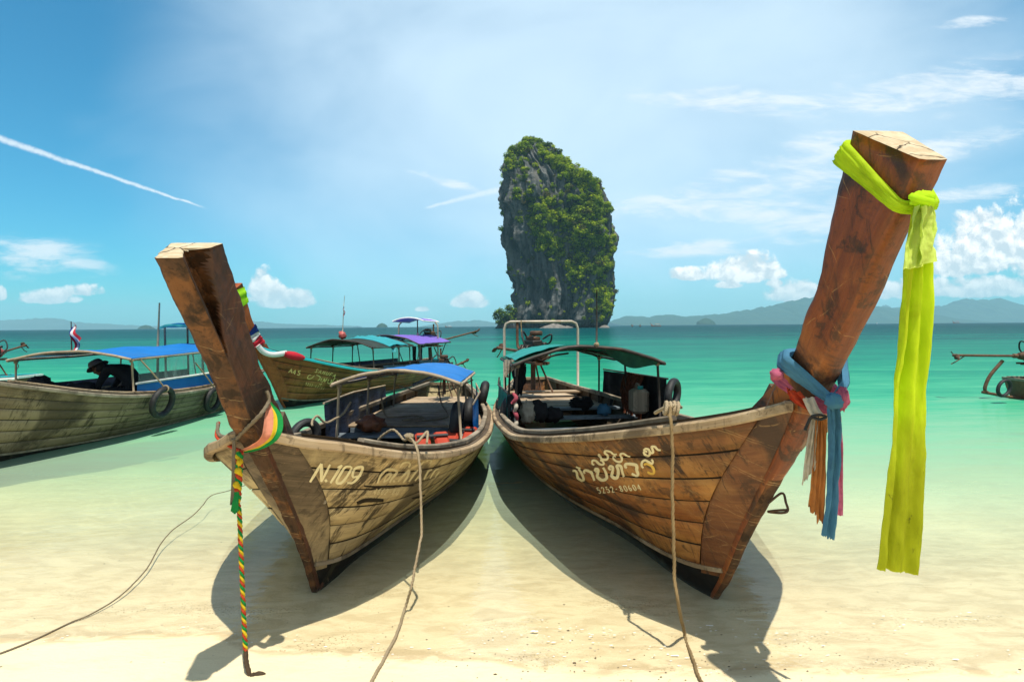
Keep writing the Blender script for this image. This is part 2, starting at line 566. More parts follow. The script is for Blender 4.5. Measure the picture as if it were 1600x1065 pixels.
def wood(name, a, b, dark, light=None, grain=26.0, stain=0.5, drip=0.4, scratch=0.0, rough=0.75, spec=0.3, bump=0.5, blot=1.3, scr_col=None, top=None, topz=(0.55, 0.9), topamt=0.7):
    """weathered timber: a/b grain colours along U, dark blotches and drips, pale scratches"""
    m, t, out = new_mat(name)
    uv = t.coord('UV')
    r = t.rnd()
    off = t.comb(t.math('MULTIPLY', r, 37.0), t.math('MULTIPLY', r, 91.0), t.math('MULTIPLY', r, 53.0))
    p = t.vmath('ADD', uv, off)
    g = t.noise(t.mapping(p, (1.3, grain, 1)), 1.0, 6, 0.65, 0.5)
    g2 = t.noise(t.mapping(p, (5.0, grain * 4, 1)), 1.0, 4, 0.6)
    col = t.mix(t.step(g, 0.30, 0.70), a, b)
    col = t.mix(t.math('MULTIPLY', t.step(g2, 0.45, 0.75), 0.35), col, dark)
    # tone of each board
    hv = t.n.new('ShaderNodeHueSaturation')
    t.put(hv.inputs['Color'], col)
    t.put(hv.inputs['Value'], t.math('ADD', 0.82, t.math('MULTIPLY', r, 0.36)))
    col = hv.outputs[0]
    obj = t.coord('Object')
    bl = t.noise(obj, blot, 6, 0.62, 0.8)
    if light is not None:
        bl2 = t.noise(t.vmath('ADD', obj, (7.3, 2.1, 4.4)), blot * 0.8, 5, 0.6, 0.6)
        col = t.mix(t.math('MULTIPLY', t.step(bl2, 0.46, 0.66), 0.8), col, light)
    if top is not None:
        ox_, oy_, oz_ = t.sep(obj)
        zz = t.math('ADD', oz_, t.math('MULTIPLY', t.math('SUBTRACT', t.noise(t.mapping(obj, (2, 2, 1.2)), 1.6, 6, 0.65, 0.5), 0.5), 0.9))
        col = t.mix(t.math('MULTIPLY', t.step(zz, *topz), topamt), col, t.mix(t.step(g, 0.35, 0.65), top, dark))
    col = t.mix(t.math('MULTIPLY', t.step(bl, 0.50, 0.62), stain), col, dark)
    bs = t.noise(t.vmath('ADD', obj, (1.7, 5.2, 3.1)), blot * 4.2, 7, 0.7, 0.4)
    col = t.mix(t.math('MULTIPLY', t.step(bs, 0.55, 0.63), stain * 0.75), col, dark)
    if drip > 0:
        dn = t.noise(t.mapping(obj, (4.0, 10.0, 0.85)), 1.0, 6, 0.7, 0.25)
        dm = t.math('MULTIPLY', t.step(dn, 0.53, 0.61), t.step(t.noise(obj, 1.7, 3), 0.40, 0.56))
        col = t.mix(t.math('MULTIPLY', dm, drip), col, dark)
        df_ = t.noise(t.mapping(obj, (14.0, 46.0, 2.6)), 1.0, 4, 0.65, 0.2)
        dg = t.math('MULTIPLY', t.step(df_, 0.55, 0.64), t.step(t.noise(t.vmath('ADD', obj, (8, 3, 5)), 2.4, 3), 0.45, 0.6))
        col = t.mix(t.math('MULTIPLY', dg, drip * 0.8), col, dark)
    if scratch > 0:
        ox, oy, oz = t.sep(obj)
        wob = t.math('MULTIPLY', t.math('SUBTRACT', t.noise(obj, 5.0, 2), 0.5), 0.05)
        for k, (ang, N_, F_, dens) in enumerate(((0.25, 150.0, 8.0, 0.972), (-0.55, 110.0, 6.5, 0.976), (1.15, 130.0, 8.5, 0.978), (0.05, 80.0, 5.0, 0.978))):
            ca_, sa_ = cos(ang), sin(ang)
            qx = t.math('ADD', t.math('ADD', t.math('MULTIPLY', oy, ca_), t.math('MULTIPLY', oz, sa_)), t.math('MULTIPLY', ox, 0.6))
            qy = t.math('ADD', t.math('SUBTRACT', t.math('MULTIPLY', oz, ca_), t.math('MULTIPLY', oy, sa_)), t.math('ADD', wob, t.math('MULTIPLY', ox, 0.3)))
            ny_ = t.math('MULTIPLY', qy, N_)
            row_ = t.math('FLOOR', ny_)
            wn = t.n.new('ShaderNodeTexWhiteNoise'); wn.noise_dimensions = '1D'
            t.put(wn.inputs['W'], t.math('ADD', row_, k * 77.0))
            nx_ = t.math('ADD', t.math('MULTIPLY', qx, F_), t.math('MULTIPLY', wn.outputs[0], 9.0))
            wn2 = t.n.new('ShaderNodeTexWhiteNoise'); wn2.noise_dimensions = '2D'
            t.put(wn2.inputs['Vector'], t.comb(row_, t.math('FLOOR', nx_), 0.0))
            on = t.math('GREATER_THAN', wn2.outputs[0], dens)
            fx_ = t.math('SINE', t.math('MULTIPLY', t.math('FRACT', nx_), pi))
            wd = t.math('MULTIPLY', fx_, 0.30)
            ln = t.math('MULTIPLY', t.step(t.math('SUBTRACT', wd, t.math('ABSOLUTE', t.math('SUBTRACT', t.math('FRACT', ny_), 0.5))), -0.05, 0.2), 0.6)
            brk = t.step(t.noise(obj, 40, 3), 0.35, 0.55)
            col = t.mix(t.math('MULTIPLY', t.math('MULTIPLY', ln, on), t.math('MULTIPLY', brk, scratch)), col, scr_col or (0.45, 0.30, 0.14))
        chip = t.noise(obj, 22.0, 5, 0.7, 0.2)
        cg = t.step(t.noise(t.vmath('ADD', obj, (3, 9, 1)), 2.3, 3), 0.5, 0.64)
        col = t.mix(t.math('MULTIPLY', t.math('MULTIPLY', t.step(chip, 0.62, 0.68), cg), scratch), col, scr_col or (0.45, 0.30, 0.14))
    h = t.math('ADD', t.math('MULTIPLY', g, 0.7), t.math('ADD', t.math('MULTIPLY', g2, 0.4), t.math('MULTIPLY', t.noise(obj, 30, 5, 0.7), 0.5)))
    principled(t, out, col, t.math('ADD', rough - 0.12, t.math('MULTIPLY', g, 0.24)), t.bump(h, bump, 0.006), 0.0, spec)
    return m


def plain_mat(name, col, rough=0.6, metal=0.0, var=0.25, scale=9.0, dark=None, bump=0.15, spec=0.4, darkamt=0.5, trans=None, fold=0.0, dirt=None):
    """painted / woven / cast surface with worn, uneven colour"""
    m, t, out = new_mat(name)
    obj = t.coord('Object')
    n = t.noise(obj, scale, 5, 0.6, 0.3)
    n2 = t.noise(obj, scale * 5, 4, 0.6)
    c2 = tuple(max(c * (1 - var), 0) for c in col)
    c = t.mix(t.step(n, 0.3, 0.7), col, c2)
    if dark is not None:
        c = t.mix(t.math('MULTIPLY', t.step(t.noise(obj, scale * 0.6, 6, 0.68, 0.6), 0.52, 0.66), darkamt), c, dark)
    if dirt is not None:
        ox_, oy_, oz_ = t.sep(obj)
        dz = t.math('ADD', oz_, t.math('MULTIPLY', t.math('SUBTRACT', t.noise(t.mapping(obj, (14, 14, 3)), 1.0, 6, 0.68, 0.4), 0.5), 0.9))
        c = t.mix(t.math('MULTIPLY', t.step(dz, -0.50, -1.05), 0.75), c, dirt)
        sm_ = t.noise(t.mapping(obj, (30, 30, 6)), 1.0, 5, 0.7, 0.6)
        c = t.mix(t.math('MULTIPLY', t.step(sm_, 0.60, 0.68), t.step(dz, -0.55, -0.95)), c, (0.10, 0.10, 0.02))
    hh = t.math('ADD', n, n2)
    if fold > 0:
        fu = t.noise(t.mapping(t.coord('UV'), (4.0, 46.0, 1)), 1.0, 5, 0.6, 0.5)
        fu2 = t.noise(t.mapping(t.coord('UV'), (11.0, 18.0, 1), (0, 0, 0.5)), 1.0, 4, 0.6, 0.8)
        hh = t.math('ADD', hh, t.math('ADD', t.math('MULTIPLY', fu, fold), t.math('MULTIPLY', fu2, fold * 0.7)))
        c = t.mix(t.math('MULTIPLY', t.step(fu, 0.55, 0.7), 0.22), c, c2)
    nm = t.bump(hh, bump, 0.004 if fold <= 0 else 0.010)
    p = principled(t, out, c, t.math('ADD', rough - 0.1, t.math('MULTIPLY', n, 0.2)), nm, metal, spec)
    if trans:
        tr = t.n.new('ShaderNodeBsdfTranslucent')
        t.put(tr.inputs[0], c)
        mx = t.n.new('ShaderNodeMixShader')
        mx.inputs[0].default_value = trans
        t.l.new(p.outputs[0], mx.inputs[1]); t.l.new(tr.outputs[0], mx.inputs[2])
        t.l.new(mx.outputs[0], out.inputs[0])
    return m


M = {}
M['caulk_pale'] = plain_mat('weathered_seam', (0.075, 0.062, 0.048), 0.9, 0, 0.4, 20, None, 0.3, 0.15)
M['caulk'] = plain_mat('tarred_seam', (0.035, 0.026, 0.017), 0.9, 0, 0.4, 20, None, 0.3, 0.15)
M['hull_tan'] = wood('weathered_tan_planks', (0.58, 0.44, 0.24), (0.40, 0.29, 0.15), (0.07, 0.05, 0.03), (0.64, 0.51, 0.28), 22, 0.85, 1.0, 0.2, 0.8, 0.25, 1.0, 1.2, None, (0.20, 0.145, 0.085), (0.62, 0.98), 0.8)
M['stem_left'] = wood('grey_brown_stem_board', (0.28, 0.20, 0.115), (0.17, 0.12, 0.075), (0.05, 0.037, 0.026), (0.42, 0.32, 0.18), 16, 0.75, 0.9, 0.3, 0.8, 0.25, 0.7, 1.6, None, (0.13, 0.09, 0.06), (0.35, 0.75), 0.85)
M['stem_right'] = wood('dark_red_stem_board', (0.20, 0.075, 0.024), (0.11, 0.036, 0.013), (0.035, 0.015, 0.008), (0.30, 0.14, 0.045), 16, 0.9, 1.0, 0.5, 0.5, 0.45, 1.0, 1.8, (0.55, 0.33, 0.13))
M['hull_brown'] = wood('varnished_brown_planks', (0.37, 0.135, 0.03), (0.20, 0.062, 0.015), (0.045, 0.02, 0.01), (0.52, 0.26, 0.07), 20, 0.95, 1.0, 0.4, 0.55, 0.4, 1.0, 1.5, (0.55, 0.36, 0.15), (0.15, 0.05, 0.017), (0.60, 1.05), 0.85)
M['hull_grey'] = wood('grey_weathered_planks', (0.25, 0.18, 0.12), (0.165, 0.115, 0.075), (0.05, 0.037, 0.027), (0.33, 0.245, 0.16), 18, 0.75, 0.8, 0.2, 0.8, 0.2, 0.5, 0.9)
M['hull_dark'] = wood('dark_brown_planks', (0.21, 0.07, 0.026), (0.14, 0.046, 0.018), (0.04, 0.017, 0.009), (0.27, 0.11, 0.042), 18, 0.5, 0.5, 0.3, 0.55, 0.4, 0.4, 0.9)
M['post_red'] = wood('oiled_red_brown_post', (0.235, 0.056, 0.011), (0.125, 0.028, 0.007), (0.022, 0.011, 0.006), (0.34, 0.11, 0.02), 16, 0.85, 0.75, 0.6, 0.5, 0.45, 1.0, 3.0, (0.52, 0.28, 0.09))
M['post_dark'] = wood('dark_red_weathered_post', (0.085, 0.034, 0.02), (0.045, 0.022, 0.014), (0.018, 0.012, 0.009), (0.13, 0.042, 0.02), 14, 0.7, 0.5, 0.55, 0.6, 0.35, 0.9, 3.2, (0.36, 0.22, 0.11))
M['post_edge'] = wood('eroded_orange_edge', (0.105, 0.052, 0.027), (0.055, 0.032, 0.02), (0.022, 0.016, 0.011), (0.20, 0.085, 0.032), 9, 0.7, 0.3, 0.7, 0.85, 0.2, 1.0, 9.0, (0.5, 0.34, 0.17))
M['rot'] = wood('rotten_core', (0.07, 0.032, 0.014), (0.035, 0.018, 0.01), (0.012, 0.007, 0.005), (0.13, 0.05, 0.018), 20, 0.6, 0.2, 0.1, 0.9, 0.1, 1.0, 9.0)
M['rail'] = wood('pale_rail_timber', (0.38, 0.27, 0.16), (0.25, 0.175, 0.10), (0.085, 0.06, 0.036), (0.47, 0.36, 0.23), 30, 0.8, 0.4, 0.2, 0.8, 0.25, 0.5, 3.0)
M['hull_a45'] = wood('red_brown_planks', (0.34, 0.085, 0.028), (0.23, 0.058, 0.02), (0.07, 0.022, 0.010), (0.42, 0.15, 0.05), 18, 0.5, 0.5, 0.3, 0.6, 0.2, 0.4, 0.9)
M['rail_grey'] = wood('grey_rail_timber', (0.30, 0.24, 0.17), (0.20, 0.16, 0.11), (0.06, 0.048, 0.035), (0.40, 0.33, 0.24), 30, 0.5, 0.3, 0.1, 0.8, 0.25, 0.6, 2.6)
M['inner'] = wood('dark_brown_inner_planks', (0.13, 0.095, 0.06), (0.085, 0.06, 0.04), (0.03, 0.022, 0.016), None, 20, 0.5, 0.3, 0.0, 0.8, 0.2, 0.5, 1.4)  # dark brown timber inside the hulls
M['deck'] = wood('sun_bleached_deck', (0.42, 0.31, 0.20), (0.30, 0.215, 0.135), (0.12, 0.085, 0.055), (0.50, 0.39, 0.27), 24, 0.3, 0.0, 0.0, 0.8, 0.2, 0.5, 2.0)
M['deck_blue'] = wood('grey_blue_painted_boards', (0.17, 0.21, 0.24), (0.12, 0.15, 0.18), (0.05, 0.055, 0.06), None, 24, 0.5, 0.2, 0.1, 0.7, 0.3, 0.4, 2.0)
M['black'] = plain_mat('black_bottom_paint', (0.016, 0.014, 0.012), 0.75, 0, 0.4, 6, (0.06, 0.055, 0.03), 0.5, 0.2, 0.7)
M['bamboo'] = wood('bamboo_pole', (0.42, 0.33, 0.22), (0.30, 0.22, 0.14), (0.11, 0.08, 0.05), None, 40, 0.4, 0.3, 0.0, 0.6, 0.35, 0.3, 5.0)
M['pipe'] = plain_mat('galvanised_pipe', (0.42, 0.36, 0.28), 0.5, 0.3, 0.3, 8, (0.22, 0.11, 0.05), 0.15, 0.5, 0.45)
M['rustpipe'] = plain_mat('rusty_pipe', (0.16, 0.085, 0.05), 0.75, 0.2, 0.4, 12, (0.05, 0.03, 0.02), 0.4, 0.3)
M['post_pipe'] = plain_mat('dark_canopy_pipe', (0.06, 0.05, 0.042), 0.6, 0.3, 0.4, 12, (0.13, 0.07, 0.04), 0.3, 0.4)
M['iron'] = plain_mat('oily_engine_iron', (0.035, 0.032, 0.03), 0.45, 0.6, 0.4, 14, (0.09, 0.05, 0.03), 0.4, 0.5)
M['iron_rust'] = plain_mat('rusted_engine_iron', (0.11, 0.06, 0.035), 0.65, 0.4, 0.4, 14, (0.03, 0.025, 0.02), 0.4, 0.4)
M['steel'] = plain_mat('worn_steel', (0.42, 0.42, 0.42), 0.35, 0.9, 0.3, 14, (0.10, 0.08, 0.06), 0.2, 0.5)
M['orange_paint'] = plain_mat('orange_gearbox_paint', (0.62, 0.22, 0.015), 0.45, 0, 0.2, 10, (0.10, 0.05, 0.02), 0.2, 0.5, 0.4)
M['red_paint'] = plain_mat('faded_red_paint', (0.42, 0.08, 0.07), 0.5, 0, 0.3, 10, (0.07, 0.04, 0.03), 0.2, 0.4, 0.4)
M['rubber'] = plain_mat('black_rubber', (0.018, 0.018, 0.019), 0.6, 0, 0.35, 10, (0.06, 0.055, 0.05), 0.3, 0.35, 0.4)
M['blue'] = plain_mat('bright_blue_tarpaulin', (0.008, 0.20, 0.62), 0.45, 0, 0.16, 3, (0.05, 0.14, 0.32), 0.25, 0.4, 0.3, 0.25, fold=1.0)
M['purple'] = plain_mat('purple_tarpaulin', (0.24, 0.15, 0.60), 0.55, 0, 0.12, 3, (0.14, 0.10, 0.32), 0.2, 0.3, 0.4, 0.25, fold=1.0)
M['teal'] = plain_mat('teal_tarpaulin', (0.02, 0.36, 0.32), 0.5, 0, 0.25, 5, (0.02, 0.14, 0.13), 0.3, 0.35, 0.4, 0.3, fold=1.0)
M['turq'] = plain_mat('turquoise_sheet', (0.04, 0.37, 0.42), 0.55, 0, 0.15, 6, (0.03, 0.25, 0.28), 0.25, 0.3, 0.4, 0.25, fold=1.0)
M['turq_paint'] = plain_mat('turquoise_rail_paint', (0.02, 0.42, 0.46), 0.45, 0, 0.15, 6, (0.05, 0.16, 0.16), 0.2, 0.4, 0.4)
M['navy'] = plain_mat('navy_tarpaulin', (0.028, 0.042, 0.085), 0.5, 0, 0.3, 8, (0.012, 0.016, 0.03), 0.6, 0.4, 0.5, 0.12, fold=2.5)
M['dark_cloth'] = plain_mat('dark_cloth', (0.022, 0.02, 0.022), 0.85, 0, 0.4, 8, (0.05, 0.04, 0.035), 0.4, 0.2, fold=2.5)
M['black_shirt'] = plain_mat('black_shirt', (0.018, 0.018, 0.02), 0.9, 0, 0.3, 8, None, 0.4, 0.15, fold=2.5)
M['grey_hat'] = plain_mat('grey_hat_cloth', (0.13, 0.12, 0.11), 0.9, 0, 0.25, 20, None, 0.4, 0.15)
M['skin'] = plain_mat('tanned_skin', (0.20, 0.10, 0.055), 0.55, 0, 0.15, 12, None, 0.1, 0.35)
M['hair'] = plain_mat('black_hair', (0.012, 0.010, 0.009), 0.55, 0, 0.3, 40, None, 0.5, 0.4)
M['canopy_dark'] = plain_mat('dark_canopy_sheet', (0.05, 0.07, 0.055), 0.6, 0, 0.35, 4, (0.10, 0.085, 0.06), 0.3, 0.3, 0.5, 0.35)
M['canopy_green'] = plain_mat('green_canopy_net', (0.035, 0.20, 0.13), 0.6, 0, 0.3, 4, (0.03, 0.09, 0.06), 0.3, 0.3, 0.5, 0.45)
M['rag'] = plain_mat('pale_rag', (0.55, 0.47, 0.36), 0.9, 0, 0.25, 12, (0.22, 0.17, 0.11), 0.5, 0.15, 0.5, 0.25, fold=2.5)
M['pinkrag'] = plain_mat('pink_rag', (0.50, 0.10, 0.13), 0.9, 0, 0.25, 12, (0.2, 0.06, 0.07), 0.5, 0.15, 0.5, 0.2)
M['orange_mat'] = plain_mat('orange_life_vest', (0.40, 0.045, 0.02), 0.75, 0, 0.2, 12, (0.2, 0.03, 0.01), 0.4, 0.25, 0.4)
M['white_paint'] = plain_mat('white_paint', (0.74, 0.72, 0.68), 0.6, 0, 0.15, 10, (0.35, 0.3, 0.24), 0.3, 0.3, 0.3)
M['letter_cream'] = plain_mat('cream_letter_paint', (0.78, 0.68, 0.42), 0.6, 0, 0.10, 16, (0.55, 0.40, 0.2), 0.3, 0.3, 0.35)
M['letter_gold'] = plain_mat('gold_letter_paint', (0.72, 0.46, 0.09), 0.6, 0, 0.15, 16, None, 0.3, 0.3)
M['letter_faded'] = plain_mat('faded_letter_paint', (0.70, 0.58, 0.34), 0.75, 0, 0.2, 14, (0.46, 0.34, 0.17), 0.3, 0.2, 0.6)
M['letter_olive'] = plain_mat('olive_yellow_letter_paint', (0.95, 0.50, 0.20), 0.6, 0, 0.2, 14, (0.2, 0.16, 0.06), 0.3, 0.3, 0.4)
M['lime'] = plain_mat('lime_yellow_cloth', (0.66, 0.92, 0.03), 0.8, 0, 0.10, 5, (0.55, 0.66, 0.03), 0.25, 0.15, 0.5, 0.5, fold=2.5)
M['lime_dirty'] = plain_mat('stained_lime_cloth', (0.80, 0.92, 0.04), 0.8, 0, 0.12, 4, (0.58, 0.60, 0.02), 0.25, 0.15, 0.5, 0.6, fold=1.2, dirt=(0.46, 0.46, 0.02))
M['lime_pale'] = plain_mat('pale_lime_cloth', (0.76, 0.88, 0.20), 0.8, 0, 0.10, 8, (0.66, 0.74, 0.12), 0.25, 0.15, 0.5, 0.45, fold=2.5)
M['blue_cloth'] = plain_mat('faded_blue_cloth', (0.075, 0.22, 0.36), 0.85, 0, 0.2, 7, (0.035, 0.10, 0.19), 0.35, 0.15, 0.5, 0.2, fold=2.5)
M['pink_cloth'] = plain_mat('faded_pink_cloth', (0.56, 0.14, 0.24), 0.85, 0, 0.25, 9, (0.25, 0.05, 0.14), 0.35, 0.15, 0.5, 0.25, fold=2.5)
M['red_cloth'] = plain_mat('red_orange_cloth', (0.58, 0.075, 0.03), 0.85, 0, 0.25, 9, (0.3, 0.04, 0.02), 0.35, 0.15, 0.5, 0.25, fold=2.5)
M['orange_cloth'] = plain_mat('frayed_orange_cloth', (0.55, 0.21, 0.06), 0.9, 0, 0.25, 9, (0.30, 0.12, 0.05), 0.4, 0.1, 0.5, 0.25, fold=2.5)
M['white_cloth'] = plain_mat('frayed_white_cloth', (0.66, 0.58, 0.46), 0.9, 0, 0.2, 12, (0.38, 0.30, 0.21), 0.4, 0.1, 0.6, 0.25, fold=2.5)
M['yellow_cloth'] = plain_mat('yellow_cloth', (0.78, 0.55, 0.03), 0.85, 0, 0.2, 12, None, 0.35, 0.1, 0.5, 0.25, fold=2.5)
M['green_cloth'] = plain_mat('green_cloth', (0.02, 0.30, 0.07), 0.85, 0, 0.25, 12, None, 0.35, 0.1, 0.5, 0.25, fold=2.5)
M['salmon_cloth'] = plain_mat('salmon_pink_cloth', (0.74, 0.30, 0.19), 0.85, 0, 0.15, 12, (0.6, 0.16, 0.08), 0.35, 0.1, 0.5, 0.3, fold=2.5)
M['flag_red'] = plain_mat('flag_red', (0.62, 0.03, 0.05), 0.8, 0, 0.15, 9, None, 0.2, 0.15, 0.5, 0.3)
M['flag_white'] = plain_mat('flag_white', (0.72, 0.70, 0.70), 0.8, 0, 0.1, 9, None, 0.2, 0.15, 0.5, 0.3)
M['flag_blue'] = plain_mat('flag_blue', (0.02, 0.045, 0.26), 0.8, 0, 0.15, 9, None, 0.2, 0.15, 0.5, 0.3)
M['shell'] = plain_mat('pale_plastic', (0.6, 0.58, 0.52), 0.5, 0, 0.2, 10, (0.2, 0.16, 0.12), 0.2, 0.4)


def rope_mat(name, a, b, turns=60.0):
    m, t, out = new_mat(name)
    x, y, z = t.sep(t.coord('UV'))
    w = t.n.new('ShaderNodeTexWave')
    w.wave_type = 'BANDS'
    t.put(w.inputs['Vector'], t.comb(t.math('ADD', x, t.math('MULTIPLY', y, 0.55)), 0.0, 0.0))
    w.inputs['Scale'].default_value = turns
    w.inputs['Distortion'].default_value = 0.4
    n = t.noise(t.coord('Object'), 14, 4)
    c = t.mix(w.outputs['Fac'], b, a)
    c = t.mix(t.math('MULTIPLY', t.step(n, 0.45, 0.7), 0.45), c, b)
    principled(t, out, c, 0.9, t.bump(w.outputs['Fac'], 0.8, 0.006), 0, 0.15)
    return m


M['rope'] = rope_mat('pale_twisted_rope', (0.62, 0.50, 0.33), (0.30, 0.22, 0.13))
M['rope_tan'] = rope_mat('tan_twisted_rope', (0.48, 0.34, 0.17), (0.17, 0.115, 0.055))
M['rope_grey'] = rope_mat('grey_rope', (0.36, 0.29, 0.20), (0.17, 0.13, 0.085))
M['rope_dark'] = rope_mat('wet_brown_rope', (0.14, 0.095, 0.06), (0.06, 0.04, 0.025))

# ------------------------------------------------------------------ sand, one sheet from the beach out under the sea
SHORE = Mono([-9, -3, -1.6, -1.15, -0.3, 0.6, 1.2, 2.2, 9], [3.1, 2.93, 2.90, 2.80, 2.74, 2.63, 2.60, 2.60, 2.5])


def shore_y(x):
    return SHORE(x) + 0.025 * sin(x * 4.3 + 2.0) + 0.035 * fbm((x * 1.7, 3.3, 0.0), 4)


def sand_z(x, y):
    d = y - shore_y(max(min(x, 9.0), -9.0))
    if d < 0:
        z = -0.050 * d - 0.004 * min(d, 0) ** 2 * 0.3
    elif d < 1.0:
        z = -0.040 * d
    elif d < 4.0:
        z = -0.040 - 0.075 * (d - 1)
    elif d < 30:
        z = -0.265 - 0.095 * (d - 4)
    else:
        z = -2.735 - 0.03 * (d - 30)
    z = max(z, -5.0)
    if abs(x) < 14 and y < 14:
        z += min(1.0, 0.12 + abs(d) * 0.5) * 0.018 * fbm((x * 1.1, y * 1.6, 0.3), 4) + min(1.0, 0.25 + abs(d)) * 0.005 * fbm((x * 4.2, y * 6.5, 2.0), 3)
    return z


def spaced(lo, hi, near, step, grow):
    """coordinates with fine steps inside [-near, near] widening outwards"""
    out = [0.0]
    s = step
    while out[-1] < hi:
        if out[-1] > near: s *= grow
        out.append(out[-1] + s)
    neg = [0.0]
    s = step
    while neg[-1] > lo:
        if -neg[-1] > near: s *= grow
        neg.append(neg[-1] - s)
    return sorted(set(min(max(q, lo), hi) for q in neg[1:] + out))


xs = spaced(-7000, 7000, 5.0, 0.11, 1.35)
ys = [y for y in spaced(-60, 8200, 9.0, 0.085, 1.3)]
b = MB()
b.grid([[Vector((x, y, sand_z(x, y))) for y in ys] for x in xs], flip=True)
m, t, out = new_mat('pale_coral_sand')
ps = t.pos()
n1 = t.noise(ps, 1.1, 5, 0.6)
n2 = t.noise(ps, 55, 4, 0.7)
n3 = t.noise(t.mapping(ps, (2.0, 5.0, 1)), 2.2, 6, 0.65, 0.6)
c = t.mix(t.step(n1, 0.3, 0.7), (0.74, 0.63, 0.415), (0.70, 0.585, 0.37))
c = t.mix(t.math('MULTIPLY', t.step(n2, 0.6, 0.8), 0.25), c, (0.36, 0.27, 0.15))
c = t.mix(t.math('MULTIPLY', t.step(n3, 0.52, 0.72), 0.28), c, (0.50, 0.39, 0.225))
# damp sand by the waterline, strewn with coral grit
px, py, pz = t.sep(ps)
damp = t.math('SUBTRACT', 1.0, t.step(t.math('ADD', pz, t.math('MULTIPLY', t.math('SUBTRACT', n3, 0.5), 0.006)), -0.001, 0.004))
deep = t.step(py, 3.0, 6.0)
damp = t.math('MULTIPLY', damp, t.math('SUBTRACT', 1.0, t.math('MULTIPLY', deep, 0.6)))
c = t.mix(t.math('MULTIPLY', damp, 0.75), c, t.mix(t.step(n3, 0.4, 0.62), (0.60, 0.50, 0.315), (0.47, 0.37, 0.215)))
grit = t.voro(ps, 60, 'F1')
lip = t.math('MULTIPLY', t.step(pz, -0.004, 0.0), t.math('SUBTRACT', 1.0, t.step(pz, 0.0015, 0.004)))
c = t.mix(t.math('MULTIPLY', t.math('MULTIPLY', lip, t.step(n3, 0.42, 0.58)), t.math('MULTIPLY', t.math('SUBTRACT', 1.0, t.step(py, 3.1, 3.4)), 0.6)), c, (0.40, 0.30, 0.17))
gz_ = t.math('MULTIPLY', t.step(t.noise(t.mapping(ps, (1.0, 2.2, 1)), 1.6, 4, 0.6), 0.50, 0.66), t.math('MULTIPLY', damp, t.math('SUBTRACT', 1.0, t.step(py, 3.0, 3.9))))
c = t.mix(t.math('MULTIPLY', t.step(grit, 0.32, 0.18), gz_), c, (0.22, 0.15, 0.075))
principled(t, out, c, 0.9, t.bump(t.math('ADD', t.math('MULTIPLY', n2, 0.35), t.math('ADD', n3, t.math('MULTIPLY', t.math('MULTIPLY', gz_, t.noise(ps, 40, 3)), 1.2))), 0.5, 0.02), 0, 0.15)
sand = b.build('sand', m)
sand['kind'] = 'structure'

# bits of coral and leaf on the damp sand
b = MB()
rg = random.Random(5)
for k in range(380):
    if k < 240:
        x = rg.uniform(-0.8, 1.6); y = shore_y(x) + rg.gauss(0.02, 0.16) - 0.02
    else:
        x = rg.uniform(-3.2, 3.2); y = rg.uniform(2.3, 5.2)
    z = sand_z(x, y)
    s = rg.uniform(0.0012, 0.0045) * (1.6 if rg.random() < 0.08 else 1)
    a = rg.uniform(0, pi)
    pts = []
    for i in range(5):
        an = a + 2 * pi * i / 5
        rr = s * rg.uniform(0.5, 1.3)
        pts.append(Vector((x + cos(an) * rr * 1.5, y + sin(an) * rr, z + 0.002)))
    top = Vector((x, y, z + s * 0.9))
    i0 = len(b.v)
    b.v.extend(pts + [top])
    mm = 0 if rg.random() < 0.55 else 1
    for i in range(5):
        b.face((i0 + i, i0 + (i + 1) % 5, i0 + 5), [(0, 0), (0.01, 0), (0, 0.01)], mm)
deb = b.build('beach_debris', [plain_mat('dark_leaf_bits', (0.10, 0.07, 0.04), 0.9), plain_mat('coral_bits', (0.55, 0.45, 0.32), 0.9)])
deb['kind'] = 'stuff'

# ------------------------------------------------------------------ sea
m, t, out = new_mat('clear_shallow_sea')
ps = t.pos()
px, py, pz = t.sep(ps)
warp = t.noise(t.mapping(ps, (0.16, 0.22, 1)), 1.0, 4, 0.55)
warp2 = t.noise(t.mapping(ps, (0.012, 0.05, 1)), 1.0, 4, 0.6)
wy = t.math('ADD', py, t.math('MULTIPLY', px, 0.07))
L = t.math('DIVIDE', t.math('LOGARITHM', t.math('DIVIDE', t.math('MAXIMUM', wy, 2.61), 2.6), math.e), math.log(400))
Lw = t.math('ADD', L, t.math('ADD', t.math('MULTIPLY', t.math('SUBTRACT', warp, 0.5), 0.05), t.math('MULTIPLY', t.math('SUBTRACT', warp2, 0.5), 0.09)))
